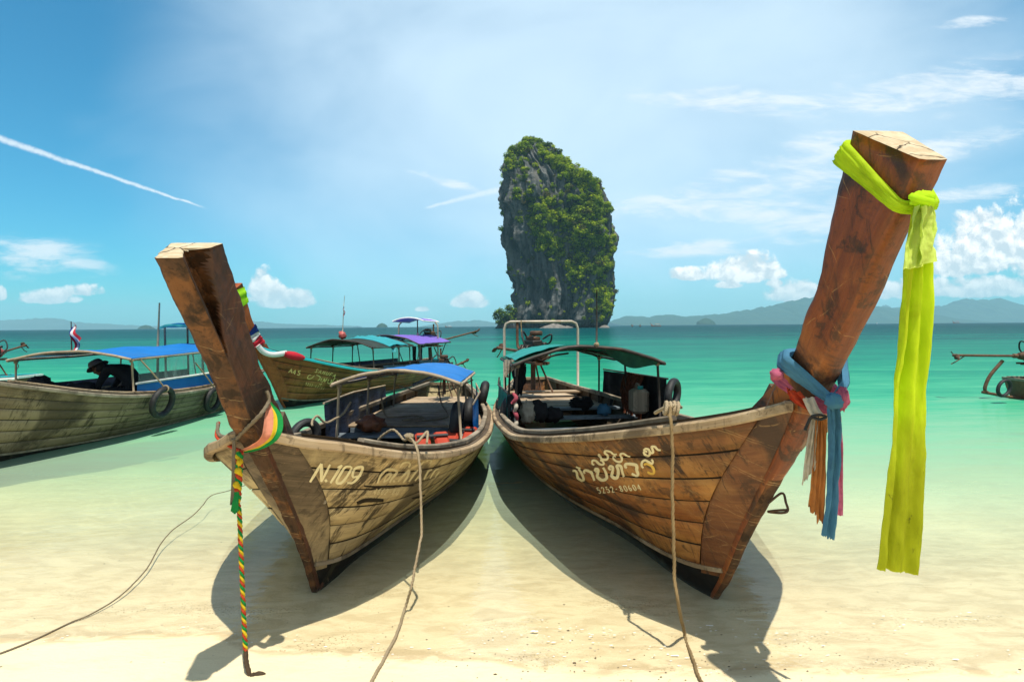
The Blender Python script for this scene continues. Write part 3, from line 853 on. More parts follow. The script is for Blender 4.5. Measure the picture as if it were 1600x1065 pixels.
# ripples
near = t.math('SUBTRACT', 1.0, t.step(L, 0.25, 0.5))
r1 = t.noise(t.mapping(ps, (1.6, 4.2, 1), (0, 0, 0.12)), 1.0, 5, 0.55, 0.5)
r2 = t.noise(t.mapping(ps, (7.0, 15.0, 1), (0, 0, -0.2)), 1.0, 3, 0.55, 0.3)
r3 = t.noise(t.mapping(ps, (0.22, 0.75, 1), (0, 0, 0.05)), 1.0, 6, 0.62, 0.4)
rm = t.noise(t.mapping(ps, (0.7, 3.6, 1), (0, 0, 0.08)), 1.0, 6, 0.66, 0.6)
rm2 = t.noise(t.mapping(ps, (0.11, 0.62, 1), (0, 0, 0.05)), 1.0, 6, 0.66, 0.6)
rm3 = t.noise(t.mapping(ps, (0.018, 0.10, 1), (0, 0, 0.03)), 1.0, 6, 0.66, 0.5)
rip = t.math('ADD', t.math('MULTIPLY', t.math('SUBTRACT', rm, 0.5), t.math('ADD', 0.04, t.math('MULTIPLY', t.step(L, 0.12, 0.3), 0.16))),
             t.math('ADD', t.math('MULTIPLY', t.math('SUBTRACT', rm2, 0.5), t.math('MULTIPLY', t.step(L, 0.18, 0.36), 0.34)), t.math('MULTIPLY', t.math('SUBTRACT', rm3, 0.5), t.math('MULTIPLY', t.step(L, 0.33, 0.5), 0.34))))
Lw = t.math('ADD', Lw, rip)  # ripple reflections put into the body colour as light and dark streaks
body = t.ramp(Lw, [(0.0, (0.54, 0.55, 0.40)), (0.11, (0.54, 0.67, 0.49)), (0.185, (0.26, 0.55, 0.35)), (0.265, (0.055, 0.40, 0.225)),
                   (0.34, (0.012, 0.25, 0.150)), (0.43, (0.008, 0.165, 0.118)), (0.54, (0.006, 0.110, 0.095)), (0.64, (0.004, 0.060, 0.068)), (1.0, (0.003, 0.040, 0.055))])
opac = t.ramp(Lw, [(0.0, 0.0), (0.03, 0.05), (0.06, 0.14), (0.10, 0.28), (0.14, 0.44), (0.19, 0.64), (0.27, 0.80), (0.40, 0.97), (0.5, 1.0)])
edge = t.math('SUBTRACT', 1.0, t.step(wy, 2.7, 3.35))
h = t.math('ADD', t.math('MULTIPLY', r1, t.math('ADD', 0.011, t.math('MULTIPLY', t.step(L, 0.12, 0.3), 0.016))), t.math('ADD', t.math('MULTIPLY', r2, t.math('ADD', 0.0035, t.math('MULTIPLY', edge, 0.007))), t.math('MULTIPLY', r3, t.math('ADD', 0.004, t.math('MULTIPLY', L, 0.16)))))
nrm = t.bump(h, 1.0, 1.0)
fr = t.n.new('ShaderNodeFresnel')
fr.inputs['IOR'].default_value = 1.33
t.put(fr.inputs['Normal'], nrm)
gl = t.n.new('ShaderNodeBsdfGlossy')
gl.inputs['Roughness'].default_value = 0.06
t.put(gl.inputs['Normal'], nrm)
# net of gathered sunlight painted into the water's transparent colour
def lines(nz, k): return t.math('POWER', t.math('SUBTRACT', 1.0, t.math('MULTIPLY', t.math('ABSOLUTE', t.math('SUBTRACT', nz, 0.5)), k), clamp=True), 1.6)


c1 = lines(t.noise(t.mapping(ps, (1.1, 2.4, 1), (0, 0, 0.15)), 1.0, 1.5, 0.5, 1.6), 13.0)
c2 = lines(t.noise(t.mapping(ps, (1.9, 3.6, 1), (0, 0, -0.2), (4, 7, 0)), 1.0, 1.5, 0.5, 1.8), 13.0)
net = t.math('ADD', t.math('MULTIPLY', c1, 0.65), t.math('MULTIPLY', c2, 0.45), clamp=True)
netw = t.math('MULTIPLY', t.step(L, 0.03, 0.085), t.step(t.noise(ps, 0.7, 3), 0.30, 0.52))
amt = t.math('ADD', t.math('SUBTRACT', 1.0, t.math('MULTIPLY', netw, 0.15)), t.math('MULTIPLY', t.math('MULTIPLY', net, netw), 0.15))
tint = t.ramp(L, [(0.0, (1.0, 1.0, 0.985)), (0.06, (0.985, 1.0, 0.965)), (0.11, (0.93, 1.0, 0.92)), (0.17, (0.74, 0.97, 0.78)), (0.24, (0.5, 0.9, 0.62))])
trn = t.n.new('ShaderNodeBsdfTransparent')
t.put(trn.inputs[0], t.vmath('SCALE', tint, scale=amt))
df = t.n.new('ShaderNodeBsdfDiffuse')
t.put(df.inputs[0], body)
t.put(df.inputs['Normal'], t.bump(h, 0.45, 1.0))
m1 = t.n.new('ShaderNodeMixShader')
t.put(m1.inputs[0], opac)
t.l.new(trn.outputs[0], m1.inputs[1]); t.l.new(df.outputs[0], m1.inputs[2])
m2 = t.n.new('ShaderNodeMixShader')
t.put(m2.inputs[0], t.math('MULTIPLY', fr.outputs[0], t.math('ADD', 0.10, t.math('MULTIPLY', t.step(L, 0.1, 0.5), 0.10))))
t.l.new(m1.outputs[0], m2.inputs[1]); t.l.new(gl.outputs[0], m2.inputs[2])
t.l.new(m2.outputs[0], out.inputs[0])
b = MB()
wxs = [-7000, -800, -60, -20] + [x * 1.0 for x in range(-12, 13)] + [20, 60, 800, 7000]
wys = [1.6, 2.0, 2.4, 2.8, 3.2, 4, 5, 6, 8, 10, 14, 20, 40, 100, 400, 1500, 8200]
b.grid([[Vector((x, y, 0.0)) for y in wys] for x in wxs], flip=True)
sea = b.build('sea', m)
sea['kind'] = 'structure'

# white flecks modelled in place of sun glints where the swash runs out
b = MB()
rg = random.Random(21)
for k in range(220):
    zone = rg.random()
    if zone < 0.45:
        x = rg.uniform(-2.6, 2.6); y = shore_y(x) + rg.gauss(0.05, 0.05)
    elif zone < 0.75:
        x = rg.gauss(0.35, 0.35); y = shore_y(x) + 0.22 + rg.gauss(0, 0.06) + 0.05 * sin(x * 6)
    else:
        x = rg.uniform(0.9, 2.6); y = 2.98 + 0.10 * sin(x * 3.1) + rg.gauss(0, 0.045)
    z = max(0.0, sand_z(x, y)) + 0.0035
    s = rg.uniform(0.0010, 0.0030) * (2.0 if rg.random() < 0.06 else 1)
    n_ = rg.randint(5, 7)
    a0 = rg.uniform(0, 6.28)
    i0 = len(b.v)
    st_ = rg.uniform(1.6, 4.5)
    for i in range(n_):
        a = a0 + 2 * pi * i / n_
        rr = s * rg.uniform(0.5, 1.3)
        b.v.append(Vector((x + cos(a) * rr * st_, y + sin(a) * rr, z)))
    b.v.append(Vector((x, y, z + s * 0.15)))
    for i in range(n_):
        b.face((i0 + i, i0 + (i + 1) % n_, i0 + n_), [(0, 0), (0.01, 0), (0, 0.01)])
fm = b.build('glint_flecks', plain_mat('white_glint', (0.88, 0.88, 0.84), 0.5, 0, 0.05, 30))
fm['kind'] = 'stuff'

# ------------------------------------------------------------------ haze: one even box of sea air
m, t, out = new_mat('sea_air')
pv = t.n.new('ShaderNodeVolumePrincipled')
pv.inputs['Color'].default_value = (0.44, 0.78, 0.92, 1)
HAZE = 0.00013
pv.inputs['Density'].default_value = HAZE
pv.inputs['Anisotropy'].default_value = 0.0
t.l.new(pv.outputs[0], out.inputs['Volume'])
b = MB()
b.box((0, 4000, 155), (14600, 8700, 330))
for k in range(8):
    p = b.v[k]
    b.v[k] = Vector((p.x, p.y, -7.0 if p.z < 100 else 330.0))
if HAZE > 0:
    hz = b.build('haze', m)
    hz['kind'] = 'stuff'

# ------------------------------------------------------------------ far hills along the horizon
def ridge_mat(name, a, bcol):
    m, t, out = new_mat(name)
    ps = t.pos()
    n = t.noise(ps, 0.012, 6, 0.65)
    n2 = t.noise(ps, 0.05, 4, 0.6)
    c = t.mix(t.step(n, 0.42, 0.6), a, bcol)
    c = t.mix(t.math('MULTIPLY', t.step(n2, 0.62, 0.75), 0.3), c, (0.13, 0.12, 0.10))
    principled(t, out, c, 0.95, t.bump(n2, 0.6, 12.0), 0, 0.05)
    return m


M['hill'] = ridge_mat('forested_hill', (0.018, 0.045, 0.022), (0.03, 0.06, 0.03))


def hill(prof, y, depth, rough, seed):
    """prof: (u, v) skyline points; a ridge of real depth running along the horizon at distance y"""
    P = [at(u, v, y) for u, v in prof]
    f = Mono([p.x for p in P], [p.z for p in P])
    x0, x1 = P[0].x, P[-1].x
    nx, ny = 420, 18
    b = MB()
    rows = []
    for i in range(nx):
        x = x0 + (x1 - x0) * i / (nx - 1)
        hgt = max(f(x), 0.0)
        hgt *= 1 + rough * fbm((x * 0.006, seed, 0), 5) + 0.13 * fbm((x * 0.014, seed, 4.0), 6)
        row = []
        for j in range(ny):
            a = j / (ny - 1)
            k = max(0.0, 1 - abs(a - 0.55) / 0.55) if a < 0.55 else max(0.0, 1 - (a - 0.55) / 0.45)
            zz = hgt * (k ** 0.75) * (1 + 0.22 * fbm((x * 0.004, a * 6, seed), 4) * (1 - k)) - 1.5
            row.append(Vector((x, y + (a - 0.55) * depth, zz)))
        rows.append(row)
    b.grid(rows, flip=True)
    o = b.build('hills', M['hill'])
    o['kind'] = 'structure'
    return o


hill([(948, 503), (985, 493), (1010, 494), (1040, 491), (1070, 493), (1110, 491), (1160, 485), (1200, 477), (1250, 466), (1290, 462), (1330, 469), (1375, 479), (1420, 486), (1470, 502)], 5200, 1300, 0.10, 1.0)
hill([(1330, 503), (1390, 481), (1440, 479), (1480, 477), (1500, 468), (1512, 467), (1528, 467), (1545, 468), (1553, 465), (1562, 467), (1572, 474), (1590, 479), (1640, 484), (1760, 490), (1900, 502)], 6000, 1300, 0.12, 5.0)
hill([(1440, 503), (1500, 488), (1535, 480), (1560, 476), (1580, 482), (1605, 480), (1700, 486), (1850, 503)], 7000, 900, 0.06, 7.0)
hill([(1370, 504), (1378, 478), (1386, 476), (1400, 492), (1420, 504)], 7500, 500, 0.1, 9.0)
hill([(-120, 512), (-30, 503), (40, 498), (80, 496), (120, 503), (160, 505), (215, 508), (330, 512)], 6900, 900, 0.10, 12.0)
hill([(360, 511), (395, 501), (440, 505), (500, 507), (560, 509)], 7300, 500, 0.1, 15.0)
hill([(660, 509), (700, 503), (715, 501), (740, 500), (780, 504), (830, 508)], 7200, 500, 0.1, 18.0)


def islet(u0, u1, v, y, seed):
    pa, pb, pt = at(u0, 510, y), at(u1, 510, y), at((u0 + u1) / 2, v, y)
    w = (pb.x - pa.x) / 2
    cx_ = (pa.x + pb.x) / 2
    H_ = pt.z
    b = MB()
    rows = []
    for j in range(12):
        k = j / 11
        r = (1 - k ** 1.7) ** 0.7
        rows.append([Vector((cx_ + cos(a) * w * r * (1 + 0.2 * fbm((cos(a) * 2, sin(a) * 2, seed + k * 3), 4)), y + sin(a) * w * r * 0.8, H_ * k - 1.5)) for a in [2 * pi * i / 28 for i in range(28)]])
    b.grid(rows, wrap=True)
    return b


for k, (u0, u1, v, y, lab) in enumerate(((216, 240, 507, 2600, 'small dome-shaped island on the horizon by the blue boat roof'),
                                         (588, 606, 504, 2600, 'small dark rocky island on the horizon left of the purple roof'),
                                         (1088, 1118, 496, 3000, 'low dark knoll at the foot of the far hill'))):
    o = islet(u0, u1, v, y, k * 4.0).build('island', M['hill'])
    tag(o, lab, 'island')
    o['group'] = 'small islands on the horizon'

# ------------------------------------------------------------------ the karst rock
ROCK_Y = 400.0
sil = [(60, 225, 335), (75, 205, 375), (100, 190, 400), (130, 166, 430), (180, 152, 482), (220, 148, 540), (260, 138, 592), (300, 130, 628),
       (350, 122, 648), (400, 124, 664), (430, 140, 674), (480, 146, 690), (550, 156, 708), (600, 163, 706), (650, 178, 700), (700, 185, 697),
       (760, 195, 693), (820, 203, 688), (870, 202, 686), (930, 196, 680), (970, 194, 668), (1004, 190, 662)]
rz, rl, rr = [], [], []
for v, l, r in sil:
    vv = 190 + v / 3.132
    pl, pr = at(740 + l / 3.132, vv, ROCK_Y), at(740 + r / 3.132, vv, ROCK_Y)
    rz.append(pl.z); rl.append(pl.x); rr.append(pr.x)
ZT, ZB = rz[0], rz[-1]
fl = Mono([-z for z in rz], rl)
fr_ = Mono([-z for z in rz], rr)
ROCKX = (fl(-ZB) + fr_(-ZB)) / 2


def rock_pt(a, z, disp=True):
    l, r = fl(-z), fr_(-z)
    cx_, rx = (l + r) / 2, (r - l) / 2
    ry = rx * 0.85
    k = max(0.0, (z - (ZT - 9)) / 9.0)
    s = sqrt(max(0.0, 1 - min(k, 1) ** 2.2 * 0.8))
    ca, sa = cos(a), sin(a)
    # squarish plan
    e = 1.0 / (abs(ca) ** 3 + abs(sa) ** 3) ** (1 / 3.0)
    x, y = ca * e * rx * s * 0.97, sa * e * ry * s
    if disp:
        flut = 4.6 * fbm((ca * 5.2, sa * 5.2, z * 0.014), 6) - 5.0 * max(0.0, 0.10 - abs(fbm((ca * 3.6 + 9, sa * 3.6, z * 0.010), 4))) * 10 * 0.5
        ledge = 4.2 * fbm((ca * 3.0, sa * 3.0, z * 0.055 + 7), 5)
        fine = 2.6 * fbm((ca * 16, sa * 16, z * 0.07), 4)
        cav = -6.0 * max(0.0, fbm((ca * 2.2 + 4, sa * 2.2, z * 0.022), 3) - 0.12)
        d = (flut + cav) * min(1.0, max(0.35, (ZT - z) / 40.0)) + ledge + fine
        if z < 5: d -= (5 - max(z, -3)) * 0.55           # the sea has undercut the foot
        d *= min(1.0, rx / 22.0)
        L_ = sqrt(x * x + y * y) + 1e-6
        x += x / L_ * d; y += y / L_ * d
    return Vector((cx_ + x, ROCK_Y + 18 + y, z))


rock = thing('rock_tower', 'towering grey limestone rock overgrown with green bushes standing in the sea', 'rock', (ROCKX, ROCK_Y + 18, 0))
b = MB()
NA, NZ = 380, 330
zs = [-3.0 + (ZT + 3.0) * (i / (NZ - 1)) ** 0.96 for i in range(NZ)]
rows = []
for z in zs:
    rows.append([rock_pt(2 * pi * i / NA, z) for i in range(NA)])
topc = sum(rows[-1], Vector()) / NA
for k in (0.7, 0.4, 0.1):
    rows.append([topc + (p - topc) * k + Vector((0, 0, (1 - k) * 3 + 2.0 * fbm(p * 0.2, 3))) for p in rows[-1 if k == 0.7 else -1]])
b.grid(rows, wrap=True)
m, t, out = new_mat('grey_limestone')
ps = t.pos()
st = t.noise(t.mapping(ps, (0.16, 0.16, 0.02)), 1.0, 7, 0.65, 0.6)
bl = t.noise(ps, 0.05, 6, 0.62)
fi = t.noise(ps, 0.5, 5, 0.65)
c = t.mix(t.step(st, 0.36, 0.68), (0.035, 0.04, 0.042), (0.15, 0.155, 0.15))
c = t.mix(t.math('MULTIPLY', t.step(bl, 0.55, 0.68), 0.4), c, (0.22, 0.195, 0.16))
c = t.mix(t.math('MULTIPLY', t.step(fi, 0.55, 0.72), 0.5), c, (0.03, 0.032, 0.03))
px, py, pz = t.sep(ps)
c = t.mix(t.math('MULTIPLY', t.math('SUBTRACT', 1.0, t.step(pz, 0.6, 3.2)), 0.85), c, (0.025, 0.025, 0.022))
principled(t, out, c, 0.9, t.bump(t.math('ADD', st, t.math('MULTIPLY', fi, 0.6)), 0.9, 2.2), 0, 0.15)
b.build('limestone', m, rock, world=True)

# plants on the ledges: a mass of leaf sprays; where they grow follows the green patches of the rock
GREEN = [(0.70, 0.82, 0.10, 0.10, 1.0), (0.62, 0.90, 0.06, 0.05, .7), (0.80, 0.70, 0.13, 0.10, 1.0), (0.74, 0.58, 0.12, 0.10, .8), (0.90, 0.50, 0.08, 0.12, .6), (0.42, 0.62, 0.10, 0.06, .7),
         (0.25, 0.66, 0.09, 0.05, .9), (0.30, 0.47, 0.10, 0.07, 1.0), (0.45, 0.42, 0.10, 0.09, 1.0), (0.62, 0.46, 0.12, 0.10, 1.0), (0.72, 0.36, 0.14, 0.12, 1.0),
         (0.84, 0.30, 0.12, 0.12, 1.0), (0.60, 0.28, 0.08, 0.10, .8), (0.86, 0.14, 0.10, 0.10, .9), (0.70, 0.16, 0.09, 0.07, .7), (0.90, 0.05, 0.10, 0.04, .8), (0.32, 0.92, 0.10, 0.06, 1.0),
         (0.16, 0.88, 0.06, 0.07, .5), (0.5, 0.99, 0.3, 0.03, .9), (0.22, 0.78, 0.05, 0.07, .5), (0.18, 0.54, 0.04, 0.03, .3), (0.36, 0.21, 0.03, 0.03, .6), (0.48, 0.56, 0.12, 0.05, .6), (0.97, 0.35, 0.05, 0.25, .5), (0.28, 0.57, 0.06, 0.05, .6)]
rg = random.Random(11)
leaf = MB()
LV, LF, LM = [], [], []


def spray(c, r, n, rg, mats, squash=0.75):
    for _ in range(n):
        d = Vector((rg.gauss(0, 1), rg.gauss(0, 1), rg.gauss(0, 1))).normalized()
        p = c + Vector((d.x, d.y, d.z * squash)) * (r * rg.uniform(0.45, 1.0))
        nn = (d + Vector((rg.uniform(-.7, .7), rg.uniform(-.7, .7), rg.uniform(0.2, 1.5)))).normalized()
        a = nn.orthogonal().normalized()
        a = Matrix.Rotation(rg.uniform(0, 6.28), 3, nn) @ a
        bb = nn.cross(a)
        s = rg.uniform(0.38, 0.85) * min(1.0, 0.4 + r * 0.25)
        i0 = len(LV)
        LV.extend([p + a * s, p + bb * s * 0.6, p - a * s, p - bb * s * 0.6])
        LF.append((i0, i0 + 1, i0 + 2, i0 + 3))
        LM.append(rg.choice(mats))


tries = 0
cnt = 0
while cnt < 2500 and tries < 60000:
    tries += 1
    fx, fy = rg.uniform(0.02, 0.98), rg.uniform(0.0, 1.0)
    if tries % 5 == 0:
        dens = 0.55 if rg.random() < .5 else 0          # the sides and back that the camera cannot see
        a = rg.uniform(0.1, pi - 0.1)
    else:
        dens = max(w * exp(-((fx - u) / su) ** 2 - ((fy - v) / sv) ** 2) for u, v, su, sv, w in GREEN)
        dens = max(dens, 0.07 if fx > 0.2 and fy > 0.35 else 0.02)
        dens *= 0.25 + 1.1 * max(0.0, min(1.0, 0.5 + 2.2 * fbm((fx * 5.0, fy * 8.0, 3.0), 4)))
        if 0.25 < fx < 0.58 and 0.60 < fy < 0.97 and fx + (fy - 0.6) * 0.3 > 0.33: dens *= 0.7
        a = -math.acos(max(-1, min(1, (fx - 0.5) * 2)))
        a = math.atan2(-abs(math.sin(a)) ** 0.75, cos(a))
    if rg.random() > dens: continue
    z = ZB + (ZT - ZB) * fy + 2
    p = rock_pt(a, min(z, ZT))
    cen = Vector((ROCKX, ROCK_Y + 18, p.z))
    o_ = (p - cen); o_.z = 0
    o_ = o_.normalized() if o_.length > 0 else Vector((0, -1, 0))
    big = rg.random()
    r = 0.9 + 3.5 * big * big * (0.5 + dens * 0.6)
    kind = rg.random()
    mats = [0, 0, 1] if kind < 0.42 else ([1, 1, 2] if kind < 0.74 else ([2, 2, 3] if kind < 0.93 else [4, 4, 3]))
    spray(p + o_ * r * 0.35 + Vector((0, 0, r * 0.3)), r, int(26 + r * r * 13), rg, mats)
    cnt += 1


def leaf_mat(name, a, bcol):
    m, t, out = new_mat(name)
    n = t.noise(t.pos(), 0.35, 3)
    c = t.mix(t.step(n, 0.3, 0.7), a, bcol)
    d = t.n.new('ShaderNodeBsdfDiffuse'); t.put(d.inputs[0], c)
    tr = t.n.new('ShaderNodeBsdfTranslucent'); t.put(tr.inputs[0], c)
    mx = t.n.new('ShaderNodeMixShader'); mx.inputs[0].default_value = 0.48
    t.l.new(d.outputs[0], mx.inputs[1]); t.l.new(tr.outputs[0], mx.inputs[2]); t.l.new(mx.outputs[0], out.inputs[0])
    return m


LEAFM = [leaf_mat('bright_yellow_green_leaves', (0.44, 0.50, 0.018), (0.32, 0.42, 0.018)), leaf_mat('fresh_green_leaves', (0.28, 0.39, 0.02), (0.19, 0.30, 0.018)),
         leaf_mat('mid_green_leaves', (0.10, 0.17, 0.016), (0.13, 0.18, 0.022)), leaf_mat('deep_green_leaves', (0.025, 0.055, 0.014), (0.035, 0.065, 0.012)),
         leaf_mat('dry_brown_leaves', (0.16, 0.12, 0.05), (0.11, 0.10, 0.04))]


def leaves_obj(name, parent):
    me = bpy.data.meshes.new(name)
    Mi = rootm(parent).inverted()
    me.from_pydata([tuple(Mi @ p) for p in LV], [], LF)
    for q in LEAFM: me.materials.append(q)
    me.polygons.foreach_set('material_index', LM)
    me.update()
    o = bpy.data.objects.new(name, me)
    link(o, parent)
    return o


fo = leaves_obj('foliage', rock)
fo['kind'] = 'stuff'
# boulders at the foot of the rock
for k, (u, w, h_) in enumerate(((868, 9, 3.8), (883, 5, 2.4), (852, 4, 2.0), (945, 4, 2.6))):
    b = MB()
    p0 = at(u, 510, ROCK_Y - 20)
    rows = []
    for j in range(9):
        kk = j / 8
        r_ = sqrt(max(0.02, 1 - kk * kk))
        rows.append([Vector((p0.x + cos(a) * w * r_ * (1 + .35 * fbm((cos(a) * 1.5, sin(a) * 1.5, k * 3 + kk * 2), 3)), ROCK_Y - 20 + sin(a) * w * .7 * r_, -1 + h_ * kk * (1 + .3 * fbm((cos(a), sin(a), k + kk), 3)))) for a in [2 * pi * i / 22 for i in range(22)]])
    b.grid(rows, wrap=True)
    o = b.build('boulder', plain_mat('pale_boulder_stone', (0.20, 0.18, 0.16), 0.9, 0, 0.5, 0.4, (0.08, 0.075, 0.07), 0.6, 0.6), rock, world=True)
    if k == 0: o['label'] = 'pale flat boulder at the waterline'
# dark leafy tree leaning out at the rock's left foot
LV, LF, LM = [], [], []
tb = at(779, 509, ROCK_Y - 4)
tree = thing('shrubby_tree', 'dark green bushy tree on a ledge at the left foot of the rock', 'tree', (tb.x + 4, ROCK_Y - 4, 0))
for (u, v, r) in ((781, 487, 4.0), (776, 494, 3.4), (788, 491, 4.5), (786, 500, 4.2), (795, 480, 3.4), (797, 496, 5.0), (779, 503, 2.6), (800, 486, 4.0), (774, 490, 2.0)):
    c_ = at(u, v, ROCK_Y - 4 + rg.uniform(-3, 3))
    spray(c_, r, int(60 + r * r * 14), rg, [3, 3, 2, 1])
leaves_obj('crown', tree)
b = MB()
base = at(787, 509, ROCK_Y - 2)
b.tube(catmull([base + Vector((2, 3, -1)), at(786, 501, ROCK_Y - 4), at(781, 491, ROCK_Y - 4)], 8), [0.9 - 0.08 * i for i in range(8)], 7)
b.build('trunk', M['inner'], tree, world=True)
b = MB()
rows = []
for j in range(8):
    kk = j / 7
    rows.append([Vector((base.x + 3 + cos(a) * 9 * (1 - .55 * kk) * (1 + .3 * fbm((cos(a) * 2, sin(a) * 2, kk * 2), 3)), ROCK_Y + sin(a) * 7, -1 + 9 * kk)) for a in [2 * pi * i / 24 for i in range(24)]])
b.grid(rows, wrap=True)
b.build('ledge', m, rock, world=True)

# ------------------------------------------------------------------ long-tail boats
def endgrain():
    m, t, out = new_mat('sawn_end_grain')
    o = t.coord('Object')
    n = t.noise(o, 14, 6, 0.65, 0.5)
    w = t.n.new('ShaderNodeTexWave')
    w.wave_type = 'RINGS'
    t.put(w.inputs['Vector'], t.mapping(o, (1, 1, 0.4), (0, 0, 0), (0.1, 0.9, 0)))
    w.inputs['Scale'].default_value = 26
    w.inputs['Distortion'].default_value = 5
    c = t.mix(w.outputs['Fac'], (0.52, 0.42, 0.28), (0.43, 0.33, 0.205))
    c = t.mix(t.math('MULTIPLY', t.step(n, 0.5, 0.7), 0.6), c, (0.60, 0.52, 0.38))
    cr = t.voro(t.vmath('ADD', o, t.vmath('SCALE', t.noise(o, 9, 3, 0.5, 0, 1), scale=0.1)), 7.0, 'DISTANCE_TO_EDGE')
    gate = t.step(t.noise(o, 5.0, 2), 0.48, 0.6)
    c = t.mix(t.math('MULTIPLY', t.step(cr, 0.035, 0.008), gate), c, (0.05, 0.035, 0.02))
    principled(t, out, c, 0.85, t.bump(t.math('ADD', n, w.outputs['Fac']), 0.5, 0.004), 0, 0.2)
    return m


M['endgrain'] = endgrain()


def clear_plastic():
    m, t, out = new_mat('clear_plastic_sheet')
    o = t.coord('Object')
    n = t.noise(t.mapping(o, (3, 3, 1.2)), 2.0, 5, 0.6, 0.6)
    tr = t.n.new('ShaderNodeBsdfTransparent'); tr.inputs[0].default_value = (0.90, 0.94, 0.93, 1)
    p = t.n.new('ShaderNodeBsdfPrincipled')
    p.inputs['Base Color'].default_value = (0.35, 0.42, 0.40, 1)
    p.inputs['Roughness'].default_value = 0.25
    t.put(p.inputs['Normal'], t.bump(n, 0.6, 0.03))
    mx = t.n.new('ShaderNodeMixShader')
    t.put(mx.inputs[0], t.math('ADD', 0.12, t.math('MULTIPLY', t.step(n, 0.45, 0.8), 0.30)))
    t.l.new(tr.outputs[0], mx.inputs[1]); t.l.new(p.outputs[0], mx.inputs[2]); t.l.new(mx.outputs[0], out.inputs[0])
    return m


M['clear'] = clear_plastic()


class Hull:
    def __init__(self, root, G, W, bulge=0.035):
        self.root = root
        self.G, self.W = G, W
        self.gb = Mono([g[0] for g in G], [g[1] for g in G])
        self.gz = Mono([g[0] for g in G], [g[2] for g in G])
        self.wb = Mono([w[0] for w in W], [w[1] for w in W])
        self.g0, self.g1 = G[0][0], G[-1][0]
        self.w0, self.w1 = W[0][0], W[-1][0]
        self.bulge = bulge
        self.stem = None
        self.polys = ([], [])

    def p(self, r, t, side, off=0.0):
        q = self._p(r, t, side)
        if off:
            e = 1e-3
            a = self._p(min(r + e, 1), t, side) - self._p(max(r - e, 0), t, side)
            c = self._p(r, min(t + e, 1.0), side) - self._p(r, max(t - e, 0), side)
            n = a.cross(c)
            if n.length > 1e-12:
                n.normalize()
                if n.x * side < 0: n = -n
                q = q + n * off
        return q

    def _p(self, r, t, side):
        q = self._q(r, t, side)
        if self.stem is not None and r < 0.16:
            z0 = self.G[0][2] * (1 - min(max(t, 0), 1))
            yl = self.g0 + (self.w0 - self.g0) * min(max(t, 0), 1)
            k = (1 - r / 0.16) ** 2
            q.y += (self.stem(z0) - yl) * k
            w = self.stemw(z0) - (self.G[0][1] + (self.W[0][1] - self.G[0][1]) * min(max(t, 0), 1))
            q.x += side * w * max(0.0, 1 - r / 0.05) ** 2
        return q

    def set_stem(self, stations):
        z = [s[1] for s in stations]
        self.stem = Mono(z, [s[0] + 0.045 for s in stations])
        self.stemw = Mono(z, [s[2] + (s[5] - s[2]) * 0.3 - 0.005 for s in stations])

    def half(self, y, z, margin=0.0):
        """inside half width of the hull at height z above the water, y metres aft"""
        lo, hi = 0.0, 1.0
        for _ in range(24):
            t = (lo + hi) / 2
            r = (y - (self.g0 * (1 - t) + self.w0 * t)) / ((self.g1 - self.g0) * (1 - t) + (self.w1 - self.w0) * t)
            r = min(max(r, 0), 1)
            if self._p(r, t, 1).z > z: lo = t
            else: hi = t
        return max(0.02, self._p(r, t, 1).x - 0.045 - margin)

    def _q(self, r, t, side):
        yg = self.g0 + (self.g1 - self.g0) * r
        yw = self.w0 + (self.w1 - self.w0) * r
        bg, bw, z = self.gb(yg), self.wb(yw), self.gz(yg)
        k = sin(pi * min(max(t, 0), 1)) * self.bulge * min(1.0, r * 9)
        return Vector((side * (bg + (bw - bg) * t + k), yg + (yw - yg) * t, z * (1 - t) - 0.4 * k * 0))

    def seam(self, t):
        return 0.014 + 0.013 * sin(pi * t) - 0.001 * t

    def tb(self, r):
        return 1 - 0.13 * exp(-r / 0.09) - 0.035

    def ry(self, y):
        return (y - self.g0) / (self.g1 - self.g0)

    def add_poly(self, mb, v0, f0):
        V, F = self.polys
        base = len(V)
        V.extend(mb.v[v0:])
        for f in mb.f[f0:]: F.append(tuple(i - v0 + base for i in f))


